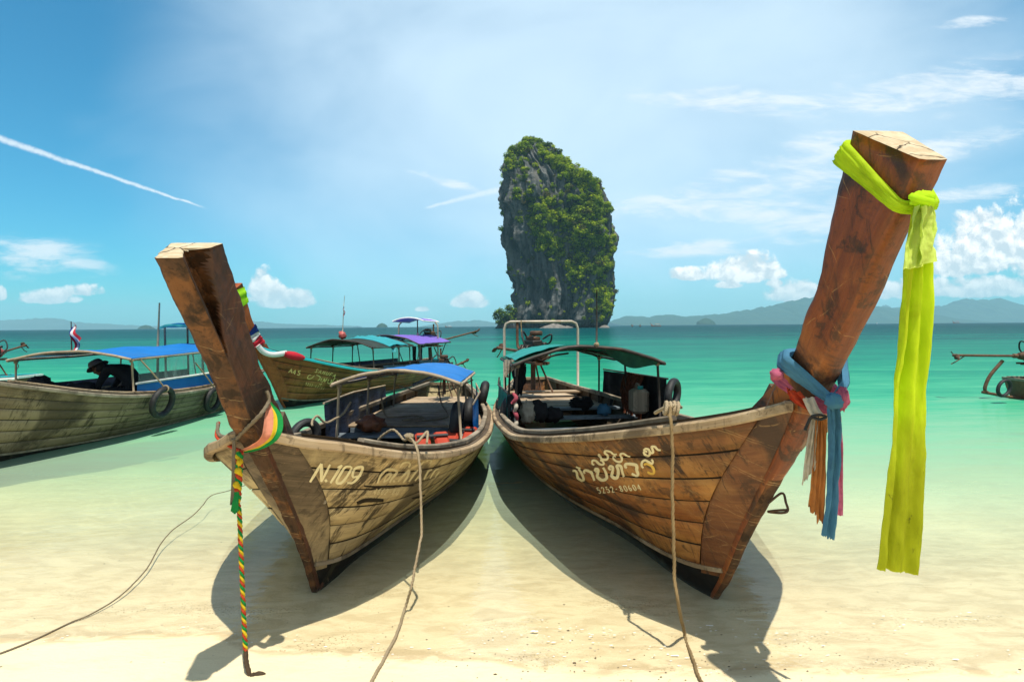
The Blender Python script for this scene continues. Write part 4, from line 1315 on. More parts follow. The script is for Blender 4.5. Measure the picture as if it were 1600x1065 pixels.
def build_hull(H, mats, n=6, nr=44, detail=True, seed=0):
    """mats: planks, stem, rail, inner rail, inside, deck"""
    rg = random.Random(seed)
    root = H.root
    for side in (1, -1):
        for k in range(n):
            b = MB()
            rows = []
            lo, hi = 0.035, 1.0
            o0 = rg.uniform(-0.0025, 0.0025)
            sd_ = rg.uniform(0, 50)
            rsamp = [(i / (nr - 1)) ** 1.7 for i in range(nr)]
            for q in rsamp:
                row = []
                for j, (f, d) in enumerate(((0, -0.016), (0.035, 0), (0.35, 0.001), (0.65, 0.001), (0.965, 0), (1, -0.016))):
                    tbv = H.tb(H.seam(0.5) + q * 0.95)
                    t0 = lo + (tbv - lo) * k / n
                    t1 = lo + (tbv - lo) * (k + 1) / n
                    t_ = t0 + (t1 - t0) * f
                    rs = H.seam(t_)
                    r = rs + (1 - rs) * q
                    w = 0.0015 * fbm((q * 22, k * 3 + f, sd_), 3)
                    if f in (0, 1) and detail: t_ += 0.0022 * fbm((q * 30, (k + f) * 5.0, side * 9.0), 3)
                    row.append(H.p(r, t_, side, d + o0 + w))
                rows.append(row)
            b.grid(rows, flip=(side > 0), mf=lambda i, j: 1 if j in (0, 4) else 0)
            H.add_poly(b, 0, 0)
            b.build('hull_plank', [mats['plank'], mats.get('seam', M['caulk'])], root)
        # broad board beside the stem
        b = MB()
        rows = []
        for i in range(9):
            q = i / 8
            rows.append([H.p(H.seam(t_) * q, t_, side, 0.004 - (0.010 if i == 8 else 0)) for t_ in [0.0 + 0.97 * j / 15 for j in range(16)]])
        b.grid(rows, flip=(side > 0))
        H.add_poly(b, 0, 0)
        b.build('stem_board', mats['stem'], root)
        # black bottom down to the keel
        b = MB()
        rows = []
        for i in range(nr):
            q = (i / (nr - 1)) ** 1.7
            tbv = H.tb(q)
            row = [H.p(q, tbv + (1 - tbv) * j / 3, side, 0.006 if j else -0.004) for j in range(4)]
            w = row[-1]
            for k_, (fx, dz) in enumerate(((0.8, -0.12), (0.4, -0.21), (0.02, -0.25))):
                row.append(Vector((w.x * fx, w.y + 0.02 * (k_ + 1) * (1 - q), w.z + dz * (0.35 + 0.65 * min(1, q * 4)))))
            rows.append(row)
        b.grid(rows, flip=(side > 0))
        H.add_poly(b, 0, 0)
        b.build('black_bottom', M['black'], root)
        # tan wear strip above the black bottom
        b = MB()
        pts = [H.p((i / (nr - 1)) ** 1.7, H.tb((i / (nr - 1)) ** 1.7), side, 0.006) for i in range(nr)]
        b.sweep(pts, [(side * a, c) for a, c in ((-0.008, -0.014), (0.008, -0.012), (0.008, 0.012), (-0.008, 0.014))])
        b.build('chine_strip', mats.get('chine', mats['rail']), root)
        # rails
        def gp_(r, o, dz):
            q = H.p(r, 0.0, side)
            a = H.p(min(r + .004, 1), 0, side) - H.p(max(r - .004, 0), 0, side)
            nrm_ = Vector((a.y, -a.x, 0)).normalized() * side
            return q + nrm_ * o + Vector((0, 0, dz + 0.003 * fbm((r * 14, side, seed), 3)))
        rr = [(i / (nr - 1)) ** 1.6 for i in range(nr)]
        b = MB()
        b.sweep([gp_(max(r, 0.004), 0.010 * min(1, 0.3 + i_ / 4.0), -0.020) for i_, r in enumerate(rr)], [(side * a, c) for a, c in ((-0.02, -0.024), (0.014, -0.024), (0.022, -0.016), (0.022, 0.016), (0.012, 0.026), (-0.02, 0.026))])
        b.build('outer_rail', mats['rail'], root)
        b = MB()
        b.sweep([gp_(r, -0.030, 0.004) for r in rr], [(side * a, c) for a, c in ((-0.028, -0.012), (0.026, -0.012), (0.026, 0.006), (-0.028, 0.006))])
        b.build('rail_cap', mats['inner'], root)
        b = MB()
        b.sweep([gp_(max(r, 0.03), -0.075, 0.022) for r in rr[8:]], [(side * a, c) for a, c in ((-0.022, -0.03), (0.022, -0.03), (0.026, 0.020), (0.018, 0.028), (-0.018, 0.028), (-0.026, 0.020))])
        b.build('inner_rail', mats['rail2'], root)
        # inside skin and ribs
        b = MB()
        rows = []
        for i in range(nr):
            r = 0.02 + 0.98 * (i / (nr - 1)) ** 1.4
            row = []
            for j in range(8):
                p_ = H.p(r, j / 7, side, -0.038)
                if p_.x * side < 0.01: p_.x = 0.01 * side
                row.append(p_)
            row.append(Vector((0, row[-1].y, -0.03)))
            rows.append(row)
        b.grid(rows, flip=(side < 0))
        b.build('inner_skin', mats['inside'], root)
        if detail:
            L_ = H.g1 - H.g0
            nrib = int(L_ / 0.5)
            for i in range(2, nrib):
                r = i / nrib
                b = MB()
                pts = [H.p(r, 0.03 + 0.94 * j / 6, side, -0.055) for j in range(7)]
                b.sweep(pts, ((-0.022, -0.02), (0.022, -0.02), (0.022, 0.02), (-0.022, 0.02)), up=Vector((0, 1, 0)))
                b.build('rib', mats['inside'], root)
    # transom
    b = MB()
    rows = [[H.p(1.0, t_, -1).lerp(H.p(1.0, t_, 1), j / 6) + Vector((0, 0.03 * sin(pi * j / 6), 0)) for j in range(7)] for t_ in [i / 6 * 1.0 for i in range(7)]]
    b.grid(rows, flip=True)
    b.build('transom', mats['plank'], root)
    b = MB()
    b.sweep([H.p(1.0, 0, -1).lerp(H.p(1.0, 0, 1), j / 6) + Vector((0, 0.02, 0.012)) for j in range(7)], ((-0.03, -0.03), (0.03, -0.03), (0.03, 0.02), (-0.03, 0.02)))
    b.build('stern_rail', mats['rail'], root)


def build_post(H, stations, mats, mf, rot_hole=False, seed=0, knee=True, res=70):
    """stations: (y front, z front, half width front, y back, z back, half width back) from the keel up"""
    root = H.root
    cols = [catmull([(s[i], s[i + 1], s[i + 2]) for s in stations], res) for i in (0, 3)]
    b = MB()
    rows = []
    nS, nF = (34, 8) if rot_hole else (11, 4)
    for k in range(res):
        yf, zf, wf = cols[0][k]
        yb, zb, wb = cols[1][k]
        c = [Vector((-wf, yf, zf)), Vector((wf, yf, zf)), Vector((wb, yb, zb)), Vector((-wb, yb, zb))]
        ctr = (c[0] + c[1] + c[2] + c[3]) / 4
        row = []
        for e, nn in ((0, nF), (1, nS), (2, nF), (3, nS)):
            a, d = c[e], c[(e + 1) % 4]
            for j in range(nn):
                f = j / nn
                p = a.lerp(d, f)
                edge = min(f, 1 - f) * 2 if f > 0 else 0.0
                if f == 0:
                    er = 0.006 + 0.012 * max(0.0, fbm((p.x * 9, p.y * 9, p.z * 9 + seed), 4) + 0.1)
                    p = p + (ctr - p).normalized() * er
                out_ = Vector((0, 0, 0))
                q = p - ctr
                q.z = 0
                if q.length > 0:
                    amp = (0.0045 if not rot_hole else 0.008) + (0.004 if e == 0 else 0)
                    p = p + q.normalized() * (amp * fbm((p.x * 14, p.y * 14 + seed, p.z * 7), 4) + (0.007 * fbm((p.x * 4, p.y * 4, p.z * 4.5 + seed), 2) if rot_hole else 0))
                # the rotten hollow under the sawn top, on the face towards the other boat
                if rot_hole and e in (0, 1):
                    top = stations[-1][1]
                    hgt = (k / (res - 1))
                    ff = (f * nF - nF) / nF * 0.3 if e == 0 else f
                    span = (hgt - 0.80) / 0.195
                    if -0.05 < span <= 1.2:
                        lo_ = 0.03 + 0.03 * fbm((hgt * 16, 3, 1), 3)
                        hi_ = 0.08 + 0.56 * max(0, span) ** 1.15 + 0.07 * fbm((hgt * 14, 1, 2), 3)
                        sm = max(0.0, min(1.0, (ff - lo_) / 0.05)) * max(0.0, min(1.0, (hi_ - ff) / 0.07)) * max(0.0, min(1.0, (span + 0.05) / 0.1))
                        depth = sm * (0.055 + 0.03 * fbm((p.x * 26, p.y * 26, p.z * 16), 4))
                        if depth > 0:
                            p = p + (ctr - p).normalized() * depth + Vector((-0.01, 0.012, 0)) * sm
                row.append(p)
        rows.append(row)
    N = len(rows[0])

    def mfun(i, j):
        h_ = i / (res - 1)
        if rot_hole and h_ > 0.80:
            e1 = (j - nF) / nS
            span = (h_ - 0.80) / 0.195
            hi_ = 0.08 + 0.56 * max(0, span) ** 1.15 + 0.07 * fbm((h_ * 14, 1, 2), 3)
            if nF <= j < nF + nS and 0.03 < e1 < hi_ - 0.02: return 3
        return mf(h_, j, nF, nS)
    b.grid(rows, wrap=True, mf=mfun)
    base = len(b.v) - N
    ctr = sum(rows[-1], Vector()) / N
    ins = [ctr + (p - ctr) * 0.9 + Vector((0, 0, 0.004)) for p in rows[-1]]
    i0 = len(b.v)
    b.v.extend(ins)
    b.v.append(ctr + Vector((0, 0, 0.006)))
    for j in range(N):
        j2 = (j + 1) % N
        b.face((base + j, base + j2, i0 + j2, i0 + j), [(p.x, p.y) for p in (rows[-1][j], rows[-1][j2], ins[j2], ins[j])], 2)
        b.face((i0 + j, i0 + j2, i0 + N), [(p.x, p.y) for p in (ins[j], ins[j2], ctr)], 2)
    H.add_poly(b, 0, 0)
    b.build('prow_post', mats, root)
    H.cols = cols
    # apron timber filling the bow behind the post
    b = MB()
    pts = [Vector((0, c[0] + 0.045, c[1])) for c in cols[1] if c[1] < H.gz(H.g0) + 0.02]
    if len(pts) > 3:
        b.sweep(pts, ((-0.05, -0.05), (0.05, -0.05), (0.05, 0.05), (-0.05, 0.05)), up=Vector((0, 1, 0)))
        b.build('apron', M['inner'], root)
    if knee:
        # knee timber between the post and the foredeck
        yk = [c for c in cols[1]]
        zt = H.gz(H.g0) + 0.22
        pb = min(yk, key=lambda c: abs(c[1] - zt))
        y1 = H.g0 + 0.62
        zg = H.gz(y1)
        b = MB()
        sec = [Vector((0, pb[0] - 0.06, pb[1])), Vector((0, pb[0] + 0.12, pb[1] - 0.10)), Vector((0, y1 - 0.2, H.gz(y1 - 0.2) + 0.07)), Vector((0, y1, zg + 0.02)),
               Vector((0, y1, zg - 0.10)), Vector((0, min(yk, key=lambda c: abs(c[1] - H.gz(H.g0) + 0.12))[0] - 0.01, H.gz(H.g0) - 0.12))]
        for sgn in (-1, 1):
            i0 = len(b.v)
            b.v.extend([p + Vector((sgn * 0.055, 0, 0)) for p in sec])
            idx = list(range(i0, i0 + 6))
            if sgn < 0: idx.reverse()
            b.face(idx, [(b.v[i].y, b.v[i].z) for i in idx])
        for j in range(6):
            j2 = (j + 1) % 6
            b.face((j, j2, 6 + j2, 6 + j), [(0, 0), (0.2, 0), (0.2, 0.11), (0, 0.11)])
        b.build('knee', mats[0], root)


def cross_planks(H, y0, y1, z, w, mat, name='deck_plank', gap=0.012, th=0.025):
    y = y0
    rg = random.Random(int(y0 * 100) + 3)
    while y + w <= y1 + 1e-6:
        hw = min(H.half(y, z - th / 2), H.half(y + w, z - th / 2), H.gb(min(max(y, H.g0), H.g1)) - 0.06)
        if hw < 0.05:
            y += w
            continue
        b = MB()
        b.box((0, y + w / 2, z + rg.uniform(-0.003, 0.003)), (hw * 2 + rg.uniform(-.02, .02), w - gap, th), None, 0, 0.004)
        b.build(name, mat, H.root)
        y += w


def arch_pts(y, hw, zc, rise, n=15, sag=0.0):
    return [Vector((hw * (2 * i / (n - 1) - 1), y, zc + rise * (1 - (2 * i / (n - 1) - 1) ** 2))) for i in range(n)]


def canopy(H, y0, y1, hw0, hw1, zc0, zc1, rise0, rise1, mat, pole, postmat, post_ys, sheet=True, split=None, mat2=None, seed=0, thick=0.008, pr=0.018, postr=0.014, overhang=0.03):
    root = H.root
    ny, nx = 22, 25

    def surf(fx, fy):
        y = y0 + (y1 - y0) * fy
        hw = hw0 + (hw1 - hw0) * fy
        z = zc0 + (zc1 - zc0) * fy
        rs = rise0 + (rise1 - rise0) * fy
        s = 2 * fx - 1
        sag = -0.042 * sin(pi * fy * 3) ** 2 * (1 - s * s) + 0.018 * fbm((fx * 4, fy * 6, seed), 3)
        return Vector((hw * s * 1.02, y, z + rs * (1 - s * s) + sag))
    segs = [(0.0, 1.0, mat)] if split is None else [(0.0, split, mat), (split, 1.0, mat2)]
    for a, c, mt in segs:
        b = MB()
        P = [[surf(i / (nx - 1), a + (c - a) * j / (ny - 1)) for j in range(ny)] for i in range(nx)]
        b.grid([[p + Vector((0, 0, thick)) for p in r] for r in P], flip=True)
        b.grid(P)
        # hem
        for loop in ([r[0] for r in P], [r[-1] for r in P], P[0], P[-1]):
            b.grid([[p, p + Vector((0, 0, thick)), ] for p in loop])
        b.build('roof_sheet', mt, root)
    for fy, rr in ((0.0, pr), (1.0, pr), (0.5, pr * 0.8)):
        b = MB()
        b.tube([surf(i / 14, fy) + Vector((0, (fy - 0.5) * 0.03, -0.012)) for i in range(15)], rr, 7)
        b.build('roof_pole', pole, root)
    for fx in (0.0, 1.0, 0.5, 0.25, 0.75):
        b = MB()
        b.tube([surf(fx, i / 11) + Vector(((fx - 0.5) * 0.02, 0, -0.02)) for i in range(12)], pr * (0.9 if fx in (0.0, 1.0) else 0.6), 7)
        b.build('roof_pole', pole, root)
    for y in post_ys:
        fy = (y - y0) / (y1 - y0)
        for s in (-1, 1):
            top = surf(0.03 if s < 0 else 0.97, fy)
            g = H.p(min(max(H.ry(y), 0), 1), 0.0, s)
            foot = Vector((s * min(abs(g.x) - 0.085, abs(top.x) + 0.04), y, g.z - 0.16))
            b = MB()
            b.tube([foot, foot.lerp(top, 0.5), top], postr, 7)
            b.build('post', postmat, root)
            b = MB()
            for q in range(3):
                b.torus(top + Vector((0, 0, -0.025 - 0.016 * q)), postr + 0.008, 0.009, (1, 0, 0.2 * (q - 1)), (0, 1, 0.25), 12, 5)
            b.tube(catmull([top + Vector((0, postr, -0.06)), top + Vector((0.01, 0.03, -0.11)), top + Vector((0.02 * s, 0.02, -0.17))], 6), 0.005, 5)
            b.build('lashing', M['rope'], root)
    return surf


def curtain(H, pts_top, pts_bot, mat, name='side_curtain', folds=5, amp=0.03, n=26, rows_=9, seed=0.0, thick=0.004, parent=None, world=False):
    """a hanging sheet between an upper and a lower line, with folds"""
    T, B = catmull(pts_top, n), catmull(pts_bot, n)
    b = MB()
    P = []
    for i in range(n):
        row = []
        d = (T[min(i + 1, n - 1)] - T[max(i - 1, 0)]).normalized()
        nn = d.cross(Vector((0, 0, 1)))
        nn = nn.normalized() if nn.length > 1e-4 else Vector((0, 1, 0))
        for j in range(rows_):
            f = j / (rows_ - 1)
            w = amp * (0.25 + 0.75 * f) * (sin(i / (n - 1) * folds * 2 * pi + seed + f * 0.8) + 0.8 * fbm((i * 0.3, f * 3, seed), 3))
            row.append(T[i].lerp(B[i], f) + nn * w)
        P.append(row)
    b.grid(P)
    b.grid([[p + Vector((thick * 0.7, thick * 0.7, 0)) for p in r] for r in P], flip=True)
    return b.build(name, mat, parent or H.root, world=world, root=parent or H.root)


def engine(H, y, z, x=0.0, s=1.0, shaft_len=1.6, shaft_rise=0.1, mat=None, box=None, yaw=0.0, skeg=True, tiller=True):
    """car engine on a swivelling stand, driving a propeller on a long pipe astern (+Y)"""
    root = H.root
    Rz = Matrix.Rotation(yaw, 3, 'Z')
    o = Vector((x, y, z))

    def T(a, b_, c): return o + Rz @ (Vector((a, b_, c)) * s)
    mat = mat or M['iron']
    b = MB()
    b.box(T(0, 0, 0.18), (0.26 * s, 0.46 * s, 0.22 * s), Rz, 0, 0.02 * s)
    b.box(T(0.0, 0, 0.34), (0.2 * s, 0.42 * s, 0.12 * s), Rz, 0, 0.02 * s)
    b.box(T(0, 0.0, 0.06), (0.20 * s, 0.36 * s, 0.08 * s), Rz, 0, 0.015 * s)
    for k in range(4):
        b.lathe(T(0.11, -0.15 + 0.1 * k, 0.31), Rz @ Vector((1, 0, 0.3)), [(0, 0.0), (0, 0.035 * s), (0.09 * s, 0.03 * s), (0.09 * s, 0)], 8)
        b.tube([T(-0.1, -0.15 + 0.1 * k, 0.30), T(-0.17, -0.15 + 0.1 * k, 0.30), T(-0.2, -0.15 + 0.1 * k, 0.24)], 0.022 * s, 7)
    eng = b.build('engine', mat, root)

    def sub(name, mt, fn):
        q = MB(); fn(q); return q.build(name, mt, eng)
    sub('valve_cover', M['iron_rust'], lambda q: (q.box(T(0, 0, 0.43), (0.14 * s, 0.38 * s, 0.07 * s), Rz, 0, 0.02 * s), q.lathe(T(0, 0.1, 0.46), (0, 0, 1), [(0, 0.03 * s), (0.03 * s, 0.03 * s), (0.03 * s, 0)], 8)))
    sub('air_filter', M['iron_rust'], lambda q: q.lathe(T(0.03, -0.08, 0.48), (0, 0, 1), [(0, 0), (0, 0.1 * s), (0.015 * s, 0.115 * s), (0.07 * s, 0.115 * s), (0.085 * s, 0.09 * s), (0.085 * s, 0.0)], 14))
    sub('flywheel', M['iron_rust'], lambda q: (q.lathe(T(0, -0.27, 0.16), Rz @ Vector((0, -1, 0)), [(0, 0), (0, 0.14 * s), (0.03 * s, 0.14 * s), (0.03 * s, 0.09 * s), (0.05 * s, 0.05 * s), (0.05 * s, 0)], 18),))
    sub('alternator', M['steel'], lambda q: q.lathe(T(0.18, -0.16, 0.14), Rz @ Vector((0, -1, 0)), [(-0.12 * s, 0), (-0.12 * s, 0.05 * s), (-0.09 * s, 0.062 * s), (0.03 * s, 0.062 * s), (0.06 * s, 0.045 * s), (0.08 * s, 0.03 * s), (0.09 * s, 0)], 12))
    sub('exhaust_pipe', M['rustpipe'], lambda q: q.tube(catmull([T(-0.2, -0.15, 0.24), T(-0.2, 0.16, 0.24), T(-0.2, 0.24, 0.34), T(-0.19, 0.26, 0.72)], 14), 0.026 * s, 8))
    sub('fan_belt', M['rubber'], lambda q: q.tube(catmull([T(0.0, -0.31, 0.30), T(0.14, -0.31, 0.22), T(0.2, -0.31, 0.10), T(0.06, -0.31, 0.04), T(-0.08, -0.31, 0.1), T(-0.06, -0.31, 0.25), T(0.0, -0.31, 0.30)], 24), 0.009 * s, 5))
    for hp in (((0.1, -0.2, 0.42), (0.2, -0.34, 0.5), (0.24, -0.2, 0.35), (0.17, 0.05, 0.3)), ((-0.08, 0.1, 0.46), (-0.2, 0.0, 0.56), (-0.28, -0.2, 0.4), (-0.2, -0.26, 0.12)),
               ((0.05, 0.2, 0.42), (0.15, 0.32, 0.5), (0.25, 0.26, 0.3), (0.16, 0.15, 0.12))):
        sub('hose', M['rubber'], lambda q, hp=hp: q.tube(catmull([T(*a) for a in hp], 14), 0.017 * s, 6))
    sub('gearbox', box or M['iron_rust'], lambda q: q.lathe(T(0, 0.23, 0.17), Rz @ Vector((0, 1, 0)), [(0, 0), (0, 0.15 * s), (0.06 * s, 0.15 * s), (0.12 * s, 0.10 * s), (0.24 * s, 0.075 * s), (0.26 * s, 0.05 * s), (0.26 * s, 0)], 14))
    sub('engine_bed', M['rustpipe'], lambda q: (q.box(T(0.12, 0.02, 0.0), (0.05 * s, 0.8 * s, 0.04 * s), Rz), q.box(T(-0.12, 0.02, 0.0), (0.05 * s, 0.8 * s, 0.04 * s), Rz),
                                               q.box(T(0, -0.3, -0.02), (0.3 * s, 0.05 * s, 0.04 * s), Rz), q.box(T(0, 0.3, -0.02), (0.3 * s, 0.05 * s, 0.04 * s), Rz)))
    sub('swivel_stand', M['rustpipe'], lambda q: (q.tube([T(0, 0, -0.04), T(0, 0, -0.5)], 0.045 * s, 9), q.tube([T(0.1, 0.1, -0.04), T(0.28, 0.25, -0.55)], 0.018 * s, 6),
                                                 q.tube([T(-0.1, 0.1, -0.04), T(-0.28, 0.25, -0.55)], 0.018 * s, 6), q.tube([T(0.1, -0.1, -0.04), T(0.3, -0.2, -0.55)], 0.018 * s, 6)))
    e = T(0, 0.46 + shaft_len, 0.17 + shaft_rise)
    st = T(0, 0.46, 0.17)
    sub('drive_shaft', M['rustpipe'], lambda q: (q.tube([st, st.lerp(e, 0.5), e], 0.028 * s, 8), q.lathe(st.lerp(e, 0.03), e - st, [(0, 0.03 * s), (0, 0.05 * s), (0.09 * s, 0.05 * s), (0.09 * s, 0.03 * s)], 10)))

    def prop(q):
        ax = (e - st).normalized()
        q.lathe(e, ax, [(0, 0), (0, 0.035 * s), (0.08 * s, 0.035 * s), (0.11 * s, 0.0)], 10)
        for k in range(2):
            a = pi * k + 0.5
            u_ = Vector((cos(a), 0, sin(a)))
            rows = []
            for i in range(6):
                f = i / 5
                ch = 0.065 * s * sin(pi * (0.18 + 0.8 * f))
                tw = 0.9 - 0.5 * f
                cd_ = Vector((-u_.z, 0, u_.x)) * cos(tw) + ax * sin(tw)
                pc = e + ax * 0.04 * s + u_ * (0.03 + 0.13 * f) * s
                rows.append([pc - cd_ * ch, pc + ax * 0.006 * s, pc + cd_ * ch, pc - ax * 0.006 * s])
            q.grid(rows, wrap=True)
    sub('propeller', M['iron_rust'], prop)
    if skeg:
        sub('skeg', M['rustpipe'], lambda q: q.tube(catmull([st.lerp(e, 0.86), e + Vector((0, 0, -0.13 * s)), e + (e - st).normalized() * 0.12 * s + Vector((0, 0, -0.2 * s))], 8), 0.012 * s, 6))
    if tiller:
        sub('tiller', M['rustpipe'], lambda q: q.tube(catmull([T(0.05, -0.3, 0.05), T(0.1, -0.6, 0.14), T(0.12, -1.1, 0.2)], 10), 0.016 * s, 7))
    return eng


# shapes of the two boats in front, read off as metres aft of the keel tip
G_L = [(-0.76, 0.085, 1.125), (-0.60, 0.20, 1.055), (-0.42, 0.345, 0.995), (-0.22, 0.46, 0.925), (0.12, 0.605, 0.828), (0.70, 0.772, 0.712), (1.55, 0.90, 0.588), (2.75, 0.97, 0.50),
       (3.65, 0.96, 0.484), (4.55, 0.875, 0.483), (5.95, 0.66, 0.495), (7.20, 0.40, 0.53)]
W_L = [(0.03, 0.03), (0.25, 0.065), (0.63, 0.114), (1.04, 0.2), (1.55, 0.34), (2.15, 0.515), (2.98, 0.70), (4.1, 0.78), (5.2, 0.70), (6.5, 0.48), (7.1, 0.34)]
G_R = [(-0.84, 0.07, 1.275), (-0.72, 0.135, 1.225), (-0.58, 0.225, 1.17), (-0.36, 0.38, 1.10), (0.0, 0.59, 1.004), (0.55, 0.75, 0.879), (1.35, 0.93, 0.72), (2.05, 1.03, 0.622), (3.45, 1.06, 0.53),
       (4.35, 1.01, 0.507), (5.55, 0.86, 0.503), (6.65, 0.68, 0.50), (8.2, 0.36, 0.54)]
W_R = [(0.03, 0.035), (0.21, 0.09), (0.49, 0.125), (0.81, 0.167), (1.2, 0.238), (1.55, 0.35), (2.12, 0.515), (2.72, 0.637), (3.6, 0.74), (4.6, 0.775), (6.0, 0.68), (7.4, 0.45), (8.1, 0.3)]
P_L = [(0.09, -0.02, 0.018, 0.2, 0.02, 0.035), (-0.09, 0.3, 0.026, 0.05, 0.35, 0.045), (-0.355, 0.65, 0.032, -0.2, 0.71, 0.055), (-0.642, 0.99, 0.042, -0.46, 1.07, 0.075), (-0.82, 1.185, 0.05, -0.66, 1.27, 0.095),
       (-0.943, 1.38, 0.05, -0.825, 1.43, 0.1), (-1.05, 1.515, 0.05, -0.91, 1.575, 0.1), (-1.187, 1.68, 0.05, -1.0, 1.75, 0.1), (-1.325, 1.85, 0.05, -1.137, 1.93, 0.1)]
P_R = [(0.11, -0.06, 0.018, 0.25, -0.02, 0.035), (-0.07, 0.163, 0.026, 0.06, 0.22, 0.045), (-0.269, 0.476, 0.032, -0.12, 0.54, 0.055), (-0.50, 0.784, 0.04, -0.33, 0.86, 0.065), (-0.703, 1.054, 0.046, -0.53, 1.14, 0.08),
       (-0.80, 1.2, 0.048, -0.66, 1.30, 0.095), (-0.92, 1.38, 0.05, -0.82, 1.465, 0.1), (-1.012, 1.51, 0.05, -0.885, 1.59, 0.1), (-1.121, 1.655, 0.05, -0.97, 1.74, 0.1),
       (-1.234, 1.84, 0.05, -1.03, 1.90, 0.1), (-1.368, 2.02, 0.05, -1.10, 2.10, 0.1), (-1.43, 2.12, 0.05, -1.18, 2.295, 0.1)]

BOATS = 'long-tail boats moored along the beach'

# --- the pale boat on the left, lettered N.109
bl_root = thing('longtail_boat', 'weathered tan wooden boat lettered N.109 with a rotted prow top and blue roof', 'boat', (-1.22, 3.35, 0), 0.0, BOATS)
HL = Hull(bl_root, G_L, W_L)
HL.set_stem(P_L)
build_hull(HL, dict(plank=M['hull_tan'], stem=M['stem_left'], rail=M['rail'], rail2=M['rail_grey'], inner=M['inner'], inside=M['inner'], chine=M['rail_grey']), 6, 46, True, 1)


def mf_left(h_, j, nF, nS):
    if j < nF: return 1
    if j == nF or j == nF * 2 + nS * 2 - 1: return 1 if h_ < 0.66 else 0
    return 0


build_post(HL, P_L, [M['post_dark'], M['post_edge'], M['endgrain'], M['rot']], mf_left, True, 3.0, True, 170)
cross_planks(HL, -0.50, 0.62, 0.62, 0.16, M['rail_grey'], 'foredeck_plank')
cross_planks(HL, 0.9, 3.4, 0.10, 0.14, M['deck_blue'], 'floor_plank')
cross_planks(HL, 3.75, 6.7, 0.36, 0.15, M['deck'], 'deck_plank')
b = MB(); b.box((0, 3.74, 0.28), (1.62, 0.02, 0.12)); b.build('deck_riser', M['deck_blue'], bl_root)
for yy, zz in ((1.45, 0.36), (2.4, 0.33), (3.3, 0.33)):
    b = MB(); b.box((0, yy, zz), (2 * HL.half(yy, zz) - 0.02, 0.22, 0.03), None, 0, 0.005); b.build('thwart', M['deck_blue'], bl_root)
canopy(HL, 2.62, 5.65, 0.66, 0.60, 1.01, 0.88, 0.145, 0.14, M['blue'], M['bamboo'], M['bamboo'], (2.72, 3.9, 5.4), seed=1.0, pr=0.02)
curtain(HL, [(-0.80, 2.72, 0.77), (-0.84, 4.0, 0.74), (-0.74, 5.4, 0.68)], [(-0.80, 2.72, 0.30), (-0.84, 4.0, 0.32), (-0.74, 5.4, 0.34)], M['navy'], folds=6, amp=0.025, seed=0.4)
curtain(HL, [(0.79, 2.72, 0.75), (0.80, 3.1, 0.75), (0.80, 3.5, 0.72)], [(0.79, 2.72, 0.28), (0.80, 3.1, 0.28), (0.80, 3.5, 0.3)], M['blue'], folds=2, amp=0.012, seed=1.4)
curtain(HL, [(0.74, 4.4, 0.74), (0.70, 4.9, 0.72), (0.66, 5.3, 0.70)], [(0.74, 4.4, 0.36), (0.70, 4.9, 0.36), (0.66, 5.3, 0.36)], M['blue'], folds=2, amp=0.012, seed=2.4)
b = MB(); b.tube([(-0.80, 2.72, 0.79), (-0.84, 4.0, 0.76), (-0.74, 5.4, 0.70)], 0.012, 6); b.build('curtain_rail', M['bamboo'], bl_root)
b = MB(); b.tube([(0.80, 2.72, 0.77), (0.80, 4.0, 0.75), (0.66, 5.4, 0.72)], 0.012, 6); b.build('curtain_rail', M['bamboo'], bl_root)
engine(HL, 6.15, 0.78, 0.08, 0.62, 1.2, 0.10, box=M['iron'], yaw=-0.25)
b = MB(); b.tube([(-0.15, 4.4, 0.80), (0.25, 5.9, 0.92)], 0.02, 7); b.build('steering_pipe', M['pipe'], bl_root)

# --- the brown boat on the right
br_root = thing('longtail_boat', 'brown varnished wooden boat with cream Thai lettering and a tall prow wrapped in lime cloth', 'boat', (1.208, 3.25, 0), math.atan(0.1), BOATS)
HR = Hull(br_root, G_R, W_R)
HR.set_stem(P_R)
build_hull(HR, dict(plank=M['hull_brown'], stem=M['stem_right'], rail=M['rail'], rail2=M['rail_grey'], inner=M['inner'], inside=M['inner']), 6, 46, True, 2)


def mf_right(h_, j, nF, nS):
    if j < nF: return 1 if h_ < 0.42 else 0
    return 0


build_post(HR, P_R, [M['post_red'], M['post_edge'], M['endgrain'], M['rot']], mf_right, False, 8.0)
cross_planks(HR, -0.62, 0.8, 0.80, 0.16, M['rail_grey'], 'foredeck_plank')
cross_planks(HR, 1.0, 4.0, 0.12, 0.14, M['inner'], 'floor_plank')
cross_planks(HR, 5.3, 7.6, 0.36, 0.15, M['deck'], 'deck_plank')
for yy, zz in ((2.2, 0.40), (3.4, 0.38), (4.3, 0.38), (5.0, 0.40), (6.6, 0.46)):
    b = MB(); b.box((0, yy, zz), (2 * HR.half(yy, zz) - 0.02, 0.2, 0.03), None, 0, 0.005); b.build('thwart', M['deck_blue'] if yy < 5.5 else M['deck'], br_root)
canopy(HR, 3.25, 5.9, 0.86, 0.78, 1.17, 1.10, 0.20, 0.17, M['canopy_green'], M['post_pipe'], M['post_pipe'], (3.32, 4.5, 5.75), seed=4.0, pr=0.019, postr=0.015)
